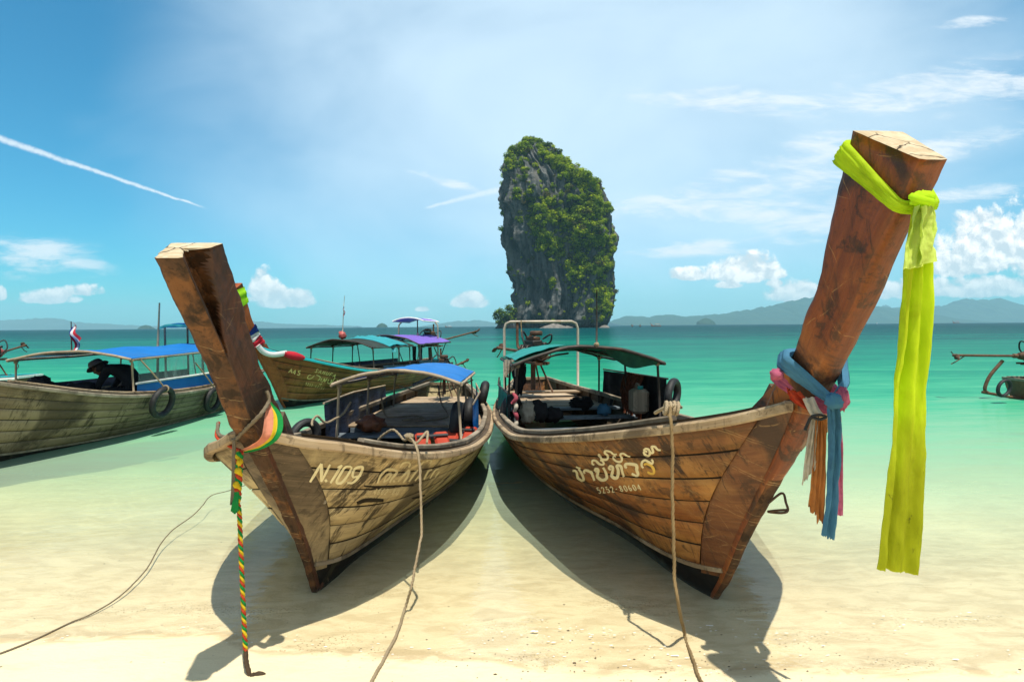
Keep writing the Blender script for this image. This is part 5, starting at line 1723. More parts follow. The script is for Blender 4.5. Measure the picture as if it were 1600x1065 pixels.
# teal sheet thrown over the port side of the roof
b = MB()
P = []
for i in range(14):
    fx = 0.02 + 0.36 * i / 13
    row = []
    for j in range(12):
        fy = 0.02 + 0.75 * j / 11
        s_ = 2 * fx - 1
        hw = 0.86 - 0.08 * fy
        row.append(Vector((hw * s_ * 1.03, 3.25 + 2.65 * fy, 1.17 - 0.07 * fy + (0.20 - 0.03 * fy) * (1 - s_ * s_) + 0.032 + 0.014 * fbm((fx * 14, fy * 8, 2), 3))))
    P.append(row)
b.grid(P, flip=True)
b.grid([[p + Vector((0, 0, -0.004)) for p in r] for r in P])
b.build('teal_sheet', M['teal'], br_root)
curtain(HR, [(0.93, 3.32, 0.96), (0.92, 4.5, 0.92), (0.82, 5.75, 0.88)], [(0.93, 3.32, 0.36), (0.92, 4.5, 0.36), (0.82, 5.75, 0.38)], M['dark_cloth'], folds=5, amp=0.03, seed=3.0)
curtain(HR, [(-0.93, 3.4, 0.82), (-0.95, 4.4, 0.80), (-0.84, 5.6, 0.78)], [(-0.93, 3.4, 0.30), (-0.95, 4.4, 0.32), (-0.84, 5.6, 0.34)], M['teal'], folds=4, amp=0.025, seed=5.0)
b = MB(); b.tube([(0.94, 3.3, 0.97), (0.93, 4.5, 0.93), (0.83, 5.78, 0.90)], 0.012, 6); b.build('curtain_rail', M['post_pipe'], br_root)
b = MB(); b.tube([(-0.94, 3.3, 0.84), (-0.96, 4.4, 0.82), (-0.85, 5.7, 0.80)], 0.012, 6); b.build('curtain_rail', M['post_pipe'], br_root)
curtain(HR, [(0.20, 3.3, 1.33), (0.5, 3.28, 1.27), (0.82, 3.26, 1.19)], [(0.24, 3.36, 1.26), (0.52, 3.38, 1.10), (0.8, 3.3, 1.14)], M['canopy_green'], 'torn_fringe', 3, 0.02, seed=2.0)
# pipe hoop over the stern
b = MB()
hp = [(-0.66, 6.9, 0.42), (-0.66, 6.9, 1.55), (-0.63, 6.9, 1.64), (-0.55, 6.9, 1.675), (0.55, 6.9, 1.675), (0.63, 6.9, 1.64), (0.66, 6.9, 1.55), (0.66, 6.9, 0.42)]
b.tube([Vector(p) for p in hp], 0.024, 9)
b.build('stern_hoop', M['pipe'], br_root)
engine(HR, 6.55, 0.98, -0.20, 0.95, 1.2, 0.03, yaw=0.3)

# --- boats lying further out; same lines, other sizes and finishes
def other_boat(label, loc, rz, scale, zs, mats, post_mats, n=5, detail=False, Gx=G_R, Wx=W_R, Px=P_R, seed=5, post=True, zp=1.0):
    root = thing('longtail_boat', label, 'boat', loc, rz, BOATS)
    H = Hull(root, [(a * scale, b_ * scale, c * zs) for a, b_, c in Gx], [(a * scale, b_ * scale) for a, b_ in Wx])
    Ps = [(a * scale, z_ * zp, w_, c * scale, d_ * zp, e_) for a, z_, w_, c, d_, e_ in Px]
    H.set_stem(Ps)
    build_hull(H, mats, n, 30, detail, seed)
    if post:
        build_post(H, Ps, post_mats, lambda h_, j, nF, nS: 0, False, seed * 1.7, True, 40)
    return H


# grey boat at the left, its bow out of the picture
HG = other_boat('grey weathered boat with a long low hull, blue roof and a crouching person aboard', (-6.38, 6.25, 0), 0.0, 0.92, 1.05,
                dict(plank=M['hull_grey'], stem=M['hull_grey'], seam=M['caulk_pale'], rail=M['rail_grey'], rail2=M['rail'], inner=M['inner'], inside=M['inner']), [M['post_dark']] * 4, 6, True, seed=6, zp=1.02)
g_root = HG.root
cross_planks(HG, 0.9, 6.6, 0.30, 0.15, M['deck_blue'], 'floor_plank')
canopy(HG, 1.95, 6.3, 0.88, 0.66, 1.17, 1.20, 0.12, 0.10, M['blue'], M['bamboo'], M['bamboo'], (2.02, 4.1, 6.2), seed=7.0, pr=0.02)
curtain(HG, [(0.86, 2.1, 0.80), (0.86, 3.6, 0.78), (0.74, 6.1, 0.76)], [(0.86, 2.1, 0.45), (0.86, 3.6, 0.45), (0.74, 6.1, 0.45)], M['blue'], folds=3, amp=0.012, seed=3.3)
curtain(HG, [(0.87, 2.1, 1.16), (0.865, 3.6, 1.18), (0.72, 6.1, 1.19)], [(0.87, 2.1, 0.80), (0.865, 3.6, 0.78), (0.745, 6.1, 0.76)], M['clear'], 'plastic_screen', 3, 0.012, seed=1.3)
curtain(HG, [(-0.90, 2.0, 0.78), (-0.92, 3.6, 0.74), (-0.72, 6.2, 0.72)], [(-0.90, 2.0, 0.4), (-0.92, 3.6, 0.4), (-0.72, 6.2, 0.42)], M['navy'], folds=5, amp=0.02, seed=5.3)
b = MB(); b.tube([(0.88, 2.05, 0.80), (0.88, 3.6, 0.79), (0.755, 6.1, 0.77)], 0.018, 6); b.build('screen_rail', M['white_paint'], g_root)
# little roof on posts over the stern of the grey boat
hz0 = 1.64
b = MB()
P = [[Vector((-0.42 + 0.84 * i / 10, 4.75 + 0.8 * j / 6, hz0 + 0.07 * (1 - (i / 5 - 1) ** 2) + 0.01 * fbm((i * .5, j * .5, 1), 2))) for j in range(7)] for i in range(11)]
b.grid(P, flip=True); b.grid([[p + Vector((0, 0, -0.02)) for p in r] for r in P])
b.build('stern_roof', M['blue'], g_root)
curtain(HG, [(-0.43, 4.75, hz0), (-0.2, 4.74, hz0 + 0.05), (0.42, 4.74, hz0)], [(-0.43, 4.75, hz0 - 0.05), (-0.2, 4.74, hz0 + 0.0), (0.42, 4.74, hz0 - 0.05)], M['turq'], 'roof_fringe', 4, 0.01, seed=1.1)
for px_, py_ in ((-0.36, 4.8), (0.36, 4.8), (-0.32, 5.5), (0.32, 5.5)):
    b = MB(); b.tube([(px_, py_, 0.4), (px_, py_, hz0)], 0.02, 7); b.build('post', M['rail_grey'], g_root)
b = MB(); b.tube([(-0.50, 4.75, 0.4), (-0.47, 4.75, 1.3), (-0.42, 4.75, 2.10)], [0.026, 0.022, 0.014], 7); b.build('bamboo_mast', M['bamboo'], g_root)
engine(HG, 6.5, 0.86, 0.0, 0.66, 1.0, 0.1)

# dark brown boat A 45 with purple roofs
HA = other_boat('dark brown boat lettered A 45 SAMUFA with turquoise rail and purple roofs', (-4.60, 11.3, 0), -math.atan(0.30), 0.93, 1.0,
                dict(plank=M['hull_a45'], stem=M['hull_a45'], rail=M['turq_paint'], chine=M['rail_grey'], rail2=M['rail_grey'], inner=M['inner'], inside=M['inner']), [M['hull_a45']] * 4, 6, True, seed=7, zp=1.05)
a_root = HA.root
cross_planks(HA, 1.2, 7.2, 0.30, 0.15, M['deck'], 'floor_plank')
canopy(HA, 2.0, 4.0, 0.86, 0.88, 1.14, 1.12, 0.18, 0.18, M['canopy_dark'], M['post_pipe'], M['post_pipe'], (2.1, 3.0, 3.9), seed=9.0)
canopy(HA, 4.1, 6.5, 1.0, 0.88, 1.15, 1.14, 0.24, 0.20, M['purple'], M['post_pipe'], M['post_pipe'], (4.3, 6.3), seed=10.0)
curtain(HA, [(0.93, 2.4, 0.70), (0.95, 3.2, 0.66), (0.94, 4.05, 0.64)], [(0.93, 2.4, 0.42), (0.95, 3.2, 0.42), (0.94, 4.05, 0.42)], M['navy'], folds=4, amp=0.015, seed=5.5)
curtain(HA, [(0.92, 4.3, 0.70), (0.88, 5.2, 0.66), (0.76, 6.3, 0.64)], [(0.92, 4.3, 0.40), (0.88, 5.2, 0.40), (0.76, 6.3, 0.40)], M['navy'], folds=4, amp=0.015, seed=6.5)
curtain(HA, [(-0.92, 2.4, 0.70), (-0.95, 4.0, 0.66), (-0.78, 6.3, 0.64)], [(-0.92, 2.4, 0.40), (-0.95, 4.0, 0.40), (-0.78, 6.3, 0.40)], M['navy'], folds=6, amp=0.015, seed=7.5)
for yy in (5.35, 5.75):
    curtain(HA, [(0.2, yy, 1.04), (0.2, yy + 0.26, 1.03)], [(0.2, yy + 0.03, 0.62), (0.2, yy + 0.22, 0.62)], M['dark_cloth'], 'hanging_cloth', 2, 0.02, seed=yy)
# turquoise sheet bundled on the front roof
b = MB()
P = []
for i in range(22):
    fx = 0.40 + 0.62 * i / 21
    row = []
    for j in range(12):
        s_ = 2 * fx - 1
        fy = 0.36 + 0.5 * j / 11
        w_ = 0.05 + 0.05 * fbm((fx * 9, fy * 7, 3.0), 4)
        row.append(Vector((0.88 * s_, 2.0 + 2.0 * fy, 1.13 + 0.18 * (1 - s_ * s_) + 0.02 + max(0.0, w_) * sin(pi * j / 11))))
    P.append(row)
b.grid(P, flip=True)
b.grid([[p + Vector((0, 0, -0.012)) for p in r] for r in P])
b.build('turquoise_sheet', M['turq'], a_root)
curtain(HA, [(0.84, 2.95, 1.17), (0.88, 3.06, 1.15)], [(0.9, 2.85, 0.98), (0.93, 2.95, 1.0)], M['turq'], 'sheet_corner', 1, 0.02, seed=7)
# purple roof on a pipe frame over the stern
b = MB()
P = [[Vector((-0.5 + 1.0 * i / 12, 5.5 + 1.05 * j / 8, 1.76 + 0.10 * (1 - (i / 6 - 1) ** 2) - 0.03 * (j / 8 - .5))) for j in range(9)] for i in range(13)]
b.grid(P, flip=True); b.grid([[p + Vector((0, 0, -0.012)) for p in r] for r in P])
b.build('stern_roof', M['purple'], a_root)
for j in (0, 8):
    b = MB(); b.tube([r[j] + Vector((0, 0, -0.01)) for r in P], 0.022, 7); b.build('roof_trim', M['white_paint'], a_root)
for i in (0, 12):
    b = MB(); b.tube([p + Vector((0, 0, -0.01)) for p in P[i]], 0.022, 7); b.build('roof_trim', M['white_paint'], a_root)
b = MB(); b.tube(catmull([(-0.60, 6.05, 0.45), (-0.60, 6.05, 1.5), (-0.58, 6.05, 1.66), (-0.5, 6.05, 1.74)], 16), 0.024, 8); b.build('roof_pipe', M['pipe'], a_root)
b = MB(); b.tube(catmull([(0.60, 6.25, 0.45), (0.60, 6.25, 1.5), (0.58, 6.25, 1.66), (0.5, 6.25, 1.74)], 16), 0.024, 8); b.build('roof_pipe', M['pipe'], a_root)
b = MB(); b.tube([(0.4, 5.5, 0.45), (0.25, 5.6, 1.42)], 0.034, 8); b.build('roof_pipe', M['pipe'], a_root)
b = MB(); b.tube([(0.25, 5.6, 1.42), (0.24, 5.62, 1.8)], 0.018, 8); b.build('roof_pipe', M['post_pipe'], a_root)
engine(HA, 6.75, 1.0, 0.1, 0.95, 1.35, 0.28, box=M['orange_paint'], yaw=-0.62)

# boat at the left edge: only the stern and engine reach into the picture
HE = other_boat('boat at the far left edge with white and turquoise striped stern and engine', (-18.6, 12.9, 0), radians(-90), 0.93, 1.0,
                dict(plank=M['hull_dark'], stem=M['hull_dark'], rail=M['white_paint'], rail2=M['turq_paint'], inner=M['inner'], inside=M['inner']), [M['hull_dark']] * 4, 5, False, seed=8)
b = MB()
b.sweep([HE.p(0.3 + 0.7 * i / 30, 0.17, 1, 0.02) for i in range(31)], ((-0.012, -0.025), (0.012, -0.025), (0.012, 0.025), (-0.012, 0.025)))
b.build('turquoise_stripe', M['turq_paint'], HE.root)
cross_planks(HE, 1.2, 7.3, 0.34, 0.2, M['deck'], 'floor_plank')
engine(HE, 6.75, 0.93, 0.0, 0.86, 0.9, 0.15, yaw=1.75, box=M['red_paint'], tiller=False)
b = MB(); b.box((0.1, 6.75, 1.02), (0.30, 0.22, 0.14), None, 0, 0.02); b.build('fuel_tank', M['red_paint'], HE.root)

# boat at the right edge, stern towards us
HB = other_boat('boat at the right edge showing its stern, engine and long propeller shaft', (18.75, 11.3, 0), radians(86), 1.0, 0.74,
                dict(plank=M['hull_dark'], stem=M['hull_dark'], rail=M['rail_grey'], rail2=M['rail_grey'], inner=M['inner'], inside=M['inner']), [M['hull_dark']] * 4, 5, False, seed=9)
cross_planks(HB, 1.2, 7.6, 0.26, 0.2, M['deck'], 'floor_plank')
engine(HB, 7.75, 0.74, 0.0, 0.92, 1.35, 0.02, yaw=0.0)
b = MB(); b.tube(catmull([(0, 8.5, 0.80), (0.0, 8.75, 0.48), (0.0, 8.85, 0.2), (0.0, 8.78, 0.12)], 12), 0.035, 7); b.build('stern_brace', M['rustpipe'], HB.root)
b = MB(); b.tube([(0, 7.9, -0.04), (0, 8.9, 0.14)], 0.03, 7); b.build('keel_spur', M['rustpipe'], HB.root)

# ------------------------------------------------------------------ painted lettering, laid on the hull boards
def world_bvh(H):
    R = ROOTM[H.root.name]
    V, F = H.polys
    return BVHTree.FromPolygons([R @ p for p in V], F)


BV = {}


def hull_hit(H, u, v):
    if H.root.name not in BV: BV[H.root.name] = world_bvh(H)
    d = ray(u, v).normalized()
    hit, n, _, _ = BV[H.root.name].ray_cast(CAMP, d)
    if hit is None: return None
    if n.dot(d) > 0: n = -n
    return hit, n


def stroke(b, H, pts, w, smooth=True, lift=0.004, taper=True, m=0):
    """a brush stroke through picture points, as a raised film of paint on the boards"""
    P = [Vector((p[0], p[1], 0)) for p in pts]
    if smooth and len(P) > 2:
        P = catmull(P, max(10, int(sum((P[i + 1] - P[i]).length for i in range(len(P) - 1)) / 1.3)))
    else:
        Q = []
        for i in range(len(P) - 1):
            n = max(2, int((P[i + 1] - P[i]).length / 2.0))
            Q += [P[i].lerp(P[i + 1], k / n) for k in range(n)]
        P = Q + [P[-1]]
    rows = []
    n = len(P)
    for i, p in enumerate(P):
        t = P[min(i + 1, n - 1)] - P[max(i - 1, 0)]
        if t.length < 1e-6: continue
        t.normalize()
        s = Vector((-t.y, t.x, 0))
        f = i / max(n - 1, 1)
        ww = w * (1 if not taper else 0.75 + 0.3 * sin(pi * f)) * (1 + 0.12 * fbm((p.x * 0.25, p.y * 0.25, 1), 3)) / 2
        row = []
        ok = True
        for k in (-1, -0.4, 0.4, 1):
            h = hull_hit(H, p.x + s.x * ww * k, p.y + s.y * ww * k)
            if h is None: ok = False; break
            row.append(h[0] + h[1] * (lift if abs(k) < 1 else lift * 0.5))
        if ok: rows.append(row)
        else:
            if len(rows) > 1: b.grid(rows, m)
            rows = []
    if len(rows) > 1: b.grid(rows, m)


GL = {  # single-line letters on a 0.6 x 1 cell, y down; (smooth, points)
    '0': [(1, [(.3, 0), (.08, .18), (.05, .5), (.08, .82), (.3, 1), (.52, .82), (.55, .5), (.52, .18), (.3, 0)])],
    '1': [(0, [(.12, .2), (.34, 0), (.34, 1)])],
    '2': [(1, [(.06, .22), (.28, 0), (.54, .2), (.4, .55), (.05, 1)]), (0, [(.05, .98), (.58, .98)])],
    '3': [(1, [(.06, .12), (.3, 0), (.52, .22), (.26, .46), (.55, .72), (.3, 1), (.04, .88)])],
    '4': [(0, [(.46, 1), (.46, 0), (.02, .68), (.62, .68)])],
    '5': [(0, [(.55, .02), (.12, .02), (.1, .44)]), (1, [(.1, .44), (.36, .38), (.56, .68), (.36, 1), (.04, .9)])],
    '6': [(1, [(.5, .04), (.2, .2), (.06, .65), (.28, 1), (.55, .74), (.32, .48), (.08, .66)])],
    '7': [(0, [(.04, .02), (.56, .02), (.22, 1)])],
    '8': [(1, [(.3, .46), (.08, .24), (.3, 0), (.52, .24), (.3, .46), (.06, .74), (.3, 1), (.54, .74), (.3, .46)])],
    '9': [(1, [(.52, .34), (.28, .52), (.06, .26), (.3, 0), (.54, .3), (.42, .8), (.14, 1)])],
    '-': [(0, [(.12, .52), (.46, .52)])],
    'N': [(0, [(.04, 1), (.04, 0), (.56, 1), (.56, 0)])],
    'A': [(0, [(0, 1), (.3, 0), (.6, 1)]), (0, [(.12, .64), (.48, .64)])],
    'S': [(1, [(.54, .12), (.3, 0), (.08, .2), (.3, .48), (.54, .76), (.3, 1), (.04, .88)])],
    'M': [(0, [(.02, 1), (.08, 0), (.3, .7), (.54, 0), (.6, 1)])],
    'U': [(1, [(.05, 0), (.05, .7), (.3, 1), (.55, .7), (.55, 0)])],
    'F': [(0, [(.06, 1), (.06, 0), (.54, 0)]), (0, [(.06, .48), (.44, .48)])],
}


def write(b, H, text, o, ex, ey, w, m=0):
    """o: picture point of the first cell's top left, ex: advance per cell, ey: down vector of a cell"""
    for i, ch in enumerate(text):
        for sm, pts in GL.get(ch, []):
            stroke(b, H, [(o[0] + (i + a) * ex[0] + c * ey[0], o[1] + (i + a) * ex[1] + c * ey[1]) for a, c in pts], w, bool(sm), taper=False, m=m)


def finish(b, name, mat, H):
    return b.build(name, mat, H.root, world=True)


Z1 = lambda pts: [(885 + x / 10.0, 690 + y / 10.0) for x, y in pts]
b = MB()
for pts, w in (([(100, 452), (140, 448), (165, 478), (172, 530), (190, 568), (242, 602), (272, 585), (250, 510), (214, 448), (192, 424)], 4.0), ([(155, 380), (176, 402), (226, 408)], 3.0),
               ([(290, 492), (276, 462), (290, 440), (340, 448), (392, 476), (412, 524), (440, 602)], 4.2),
               ([(478, 470), (450, 446), (462, 416), (498, 430), (494, 490), (486, 540), (560, 594), (632, 562), (616, 470), (575, 396)], 4.6),
               ([(440, 358), (408, 338), (412, 290), (462, 292), (520, 344), (575, 352), (588, 330), (560, 292), (530, 285)], 3.4),
               ([(545, 235), (510, 222), (508, 192), (530, 214), (552, 262), (620, 276), (652, 248), (640, 202), (600, 168), (620, 138), (690, 152), (738, 190), (795, 190)], 3.4),
               ([(700, 432), (668, 408), (690, 374), (728, 398), (722, 470), (712, 530), (768, 566), (806, 530), (812, 440), (790, 378), (812, 362), (856, 382), (872, 450), (902, 548)], 4.6),
               ([(782, 232), (742, 222), (738, 262), (792, 302), (852, 306), (872, 262), (848, 212), (852, 184), (900, 182), (960, 222), (1003, 226)], 3.4),
               ([(950, 400), (922, 384), (930, 344), (1010, 342), (1096, 364), (1102, 440), (1122, 500), (1092, 528), (1024, 492)], 4.8),
               ([(1206, 402), (1180, 372), (1184, 316), (1232, 284), (1290, 312), (1340, 338), (1352, 300), (1330, 268)], 3.8),
               ([(1262, 160), (1240, 140), (1212, 160), (1240, 204), (1288, 218), (1306, 170), (1288, 118), (1240, 102), (1208, 130)], 4.0),
               ([(1290, 130), (1330, 170), (1358, 160), (1346, 110), (1336, 72), (1384, 72), (1430, 118), (1478, 126)], 3.6)):
    stroke(b, HR, Z1(pts), w)
o = finish(b, 'lettering', M['letter_cream'], HR)
o['label'] = 'large cream Thai lettering'
b = MB()
stroke(b, HR, Z1([(1216, 350), (1262, 338), (1330, 372), (1368, 430), (1366, 486), (1318, 490), (1268, 466)]), 4.2)
finish(b, 'lettering', M['letter_gold'], HR)
b = MB()
write(b, HR, '5252-80604', (931.6, 761.2), (6.95, -0.55), (4.3, 8.8), 1.55)
o = finish(b, 'lettering', M['letter_cream'], HR)
o['label'] = 'small cream number under the Thai lettering'

Z2 = lambda pts: [(470 + x / 6.4, 700 + y / 6.4) for x, y in pts]
b = MB()
for pts, w, sm in (([(92, 334), (206, 148)], 4.2, 0), ([(206, 148), (206, 330)], 5.0, 0), ([(206, 330), (294, 158)], 3.6, 0), ([(240, 328), (262, 312)], 4.5, 0),
                   ([(296, 344), (412, 164)], 4.2, 0), ([(366, 190), (412, 166)], 3.2, 0),
                   ([(500, 178), (440, 190), (376, 290), (360, 338), (400, 345), (452, 290), (504, 204), (500, 178)], 4.0, 1),
                   ([(600, 270), (520, 282), (536, 206), (600, 182), (618, 200), (580, 280), (520, 340), (462, 342)], 4.0, 1)):
    stroke(b, HL, Z2(pts), w, bool(sm))
o = finish(b, 'lettering', M['letter_cream'], HL)
o['label'] = 'cream registration N.109'
b = MB()
for pts, w in (([(766, 346), (800, 268), (868, 210), (936, 214), (960, 236), (910, 300), (888, 340)], 3.6), ([(830, 340), (850, 280), (900, 250), (880, 300), (840, 330)], 3.0), ([(918, 330), (940, 322)], 3.6),
               ([(992, 190), (1020, 150), (1070, 136), (1092, 160), (1076, 188)], 3.0), ([(970, 330), (1000, 300), (1080, 218), (1060, 290), (1020, 340)], 3.4), ([(1080, 330), (1130, 260), (1172, 212)], 3.0),
               ([(1140, 322), (1190, 260), (1200, 216), (1180, 300)], 2.8), ([(1230, 310), (1272, 230), (1310, 212)], 2.8), ([(1290, 300), (1336, 226), (1380, 200)], 2.6), ([(1176, 190), (1210, 150), (1230, 130)], 2.6),
               ([(1256, 130), (1282, 108), (1304, 126), (1290, 152)], 2.6), ([(1400, 160), (1440, 134), (1480, 110)], 2.4), ([(1340, 290), (1384, 230)], 2.2)):
    stroke(b, HL, Z2(pts), w)
o = finish(b, 'lettering', M['letter_faded'], HL)
o['label'] = 'faded worn Thai lettering'
b = MB()
write(b, HL, '4662-80', (586.6, 762.6), (5.8, 0.15), (-4.4, 9.0), 1.2)
o = finish(b, 'lettering', M['letter_faded'], HL)
o['label'] = 'small faded number'
# tar patches over the seams
b = MB()
for pts, w in (([(560, 548), (640, 520), (740, 516), (826, 520)], 6.5), ([(630, 374), (760, 384), (960, 376), (1130, 368)], 3.2), ([(680, 412), (740, 402), (800, 392)], 3.0), ([(1110, 500), (1180, 486), (1240, 466)], 3.2)):
    stroke(b, HL, Z2(pts), w, lift=0.0028)
finish(b, 'tar_patch', M['caulk'], HL)

Z3 = lambda pts: [(435 + x / 14.55, 560 + y / 14.55) for x, y in pts]
b = MB()
write(b, HA, 'A', (453.2, 575.4), (8.2, 1.6), (-2.4, 6.2), 1.5)
write(b, HA, '45', (458.6, 577.2), (7.2, 1.4), (-2.0, 6.6), 1.5)
write(b, HA, 'SAMUFA', (494.8, 576.2), (5.6, 1.5), (-3.6, 4.6), 1.0)
for pts, w in (([(740, 370), (690, 380), (660, 440), (700, 462), (760, 440), (820, 380)], 1.5), ([(860, 370), (930, 400), (950, 440), (890, 512)], 1.5), ([(990, 440), (960, 510), (1010, 520), (1050, 450), (1050, 530), (1110, 440)], 1.5),
               ([(1140, 470), (1120, 550), (1180, 560), (1210, 470), (1200, 560), (1290, 430)], 1.5), ([(930, 570), (960, 590), (990, 560)], 1.3), ([(1330, 470), (1350, 540), (1310, 580)], 1.4)):
    stroke(b, HA, Z3(pts), w)
finish(b, 'lettering', M['letter_olive'], HA)
b = MB()
write(b, HA, '5253-87737', (478.4, 597.0), (3.0, 0.85), (-1.8, 3.4), 0.7)
finish(b, 'lettering', M['letter_olive'], HA)


# ------------------------------------------------------------------ sashes
def cloth(b, left, right, nfold=3, amp=0.012, n=40, nv=14, m=0, seed=0.0, crease=None, frays=0.0, thick=0.0035, mfun=None):
    """left / right: (u, v, depth) edges from top to bottom, or world points"""
    L_ = [p if isinstance(p, Vector) else at(*p) for p in left]
    R_ = [p if isinstance(p, Vector) else at(*p) for p in right]
    L_, R_ = catmull(L_, n), catmull(R_, n)
    rows = []
    for i in range(n):
        f = i / (n - 1)
        row = []
        w = R_[i] - L_[i]
        dn = (L_[min(i + 1, n - 1)] - L_[max(i - 1, 0)]) + (R_[min(i + 1, n - 1)] - R_[max(i - 1, 0)])
        nn = w.cross(dn)
        nn = nn.normalized() if nn.length > 1e-9 else Vector((0, 1, 0))
        if nn.y > 0: nn = -nn
        for j in range(nv):
            g = j / (nv - 1)
            d = amp * sin(g * nfold * 2 * pi + seed + 0.7 * sin(f * 3 + seed)) * (0.5 + 0.5 * sin(pi * min(1, f * 1.3 + 0.1)))
            d += amp * 0.9 * fbm((g * 2.6 + seed, f * 4.0, seed), 4) + amp * 0.28 * fbm((g * 9 + f * 4 + seed, f * 9.0, seed), 3)
            d += amp * 0.8 * max(0.0, 1 - f * 3.5) * sin(g * 26 + seed)
            if crease is not None:
                d += 0.02 * exp(-((g - crease) / 0.06) ** 2) * -1
            p = L_[i].lerp(R_[i], g) + nn * d
            if frays and i == n - 1:
                p = p + (L_[i] - L_[i - 1]).normalized() * frays * fbm((g * 9, seed, 3), 3)
            row.append(p)
        rows.append(row)
    b.grid(rows, m, mf=mfun)
    back = [[p + Vector((0.0006, thick, 0)) for p in r] for r in rows]
    b.grid(back, m, flip=True, mf=mfun)
    return rows


def wrap(b, pts, hw, centre, nv=19, n=96, m=0, closed=True, puff=0.012, seed=0.0, mfun=None, lift=0.01):
    """a cloth band round a post: pts are world points on the post's skin, hw the half widths there"""
    Q = [(p.x, p.y, p.z, h) for p, h in zip(pts, hw)]
    if closed: Q = Q + [Q[0]]
    out = []
    for i in range(len(Q) - 1):
        k = n // (len(Q) - 1)
        for s in range(k):
            f = s / k
            out.append([a + (c - a) * f for a, c in zip(Q[i], Q[i + 1])])
    out.append(list(Q[-1]))
    # soften the corners
    for _ in range(2):
        o2 = [o[:] for o in out]
        for i in range(len(out)):
            a = out[i - 1] if i > 0 else (out[-2] if closed else out[i])
            c = out[i + 1] if i < len(out) - 1 else (out[1] if closed else out[i])
            o2[i] = [(x + 2 * y + z) / 4 for x, y, z in zip(a, out[i], c)]
        out = o2
    rows = []
    N = len(out)
    for i, o in enumerate(out):
        p = Vector(o[:3])
        a = Vector(out[i - 1][:3] if i > 0 else (out[-2][:3] if closed else o[:3]))
        c = Vector(out[i + 1][:3] if i < N - 1 else (out[1][:3] if closed else o[:3]))
        t = (c - a).normalized()
        ou = p - centre
        ou = (ou - t * ou.dot(t)).normalized()
        ac = t.cross(ou).normalized()
        if ac.z < 0: ac = -ac
        row = []
        for j in range(nv):
            g = j / (nv - 1) * 2 - 1
            d = lift + puff * (1 - g * g) * 0.6 + 0.006 * abs(sin(g * 6.5 + seed + 0.9 * sin(i * 0.06 + seed))) + 0.007 * fbm((i * 0.07, g * 5, seed), 4)
            if abs(g) == 1: d = lift * 0.4
            row.append(p + ou * d + ac * (o[3] * g))
        rows.append(row)
    b.grid(rows, m, mf=mfun)


def lump(b, c, size, n=12, m=0, seed=0.0, amp=0.25, fr=2.0):
    c = Vector(c)
    rows = []
    for i in range(n + 1):
        th = pi * i / n
        row = []
        for j in range(n + 4):
            ph = 2 * pi * j / (n + 4)
            d = Vector((sin(th) * cos(ph), sin(th) * sin(ph), cos(th)))
            k = 1 + amp * fbm(d * fr + Vector((seed, seed * 2, 0)), 4)
            row.append(c + Vector((d.x * size[0], d.y * size[1], d.z * size[2])) * k)
        rows.append(row)
    b.grid(rows, m, True, True)


RM = ROOTM[br_root.name]
LM_ = ROOTM[bl_root.name]
# lime sash at the top of the right prow
def post_corners(H, Mx, zf, zb):
    f = min(H.cols[0], key=lambda c: abs(c[1] - zf))
    k = min(H.cols[1], key=lambda c: abs(c[1] - zb))
    return [Mx @ Vector(p) for p in ((-k[2], k[0], k[1]), (-f[2], f[0], f[1]), (f[2], f[0], f[1]), (k[2], k[0], k[1]))]


A_, B_, C_, D_ = post_corners(HR, RM, 2.005, 2.235)
cen = (A_ + B_ + C_ + D_) / 4
sash = thing('sash', 'long lime yellow cloth sash knotted round the top of the tall right prow', 'sash', tuple(at(1440, 312, 1.85)))
b = MB()
wrap(b, [A_, A_.lerp(B_, 0.5), B_, C_, D_, D_.lerp(A_, 0.5)], [0.042, 0.030, 0.020, 0.024, 0.034, 0.038], cen, seed=1.0, puff=0.010, lift=0.022)
b.build('wrapped_band', M['lime'], sash, world=True)
b = MB()
lump(b, at(1441, 311, 1.835), (0.036, 0.028, 0.026), seed=2.0, amp=0.35, fr=3.0)
b.torus(at(1441, 312, 1.835), 0.030, 0.013, (1, 0.1, -0.25), (0.1, 0.9, 0.4), 20, 7)
b.build('knot', M['lime'], sash, world=True)
b = MB()
cloth(b, [(1430, 322, 1.83), (1417, 372, 1.83), (1411, 421, 1.82)], [(1453, 322, 1.84), (1459, 366, 1.83), (1440, 417, 1.81)], 2.0, 0.010, 34, 20, seed=1.2)
cloth(b, [(1441, 322, 1.81), (1436, 366, 1.80), (1437, 414, 1.80)], [(1455, 322, 1.83), (1461, 362, 1.82), (1464, 408, 1.82)], 1.4, 0.010, 34, 16, seed=2.2)
b.build('short_tail', M['lime_pale'], sash, world=True)
b = MB()
cloth(b, [(1432, 325, 1.86), (1414, 420, 1.86), (1404, 530, 1.87), (1393, 660, 1.87), (1382, 780, 1.87), (1371, 889, 1.87)],
      [(1452, 325, 1.87), (1457, 415, 1.88), (1456, 520, 1.88), (1450, 650, 1.89), (1443, 780, 1.89), (1434, 897, 1.89)], 2.4, 0.017, 90, 40, seed=0.3, crease=0.26, frays=0.006)
b.build('long_tail', M['lime_dirty'], sash, world=True)

# coloured sashes at the foot of the right prow
bz = at(1298, 640, 2.27)
blue = thing('sash', 'faded blue cloth sash knotted round the foot of the right prow, torn tail hanging', 'sash', tuple(bz))


def foot_ring(dz):
    """corner points of the right post round z, in world space"""
    f = min(HR.cols[0], key=lambda c: abs(c[1] - dz))
    bk = min(HR.cols[1], key=lambda c: abs(c[1] - dz - 0.09))
    return [RM @ Vector(p) for p in ((-bk[2], bk[0], bk[1]), (-f[2], f[0], f[1]), (f[2], f[0], f[1]), (bk[2], bk[0], bk[1]))]


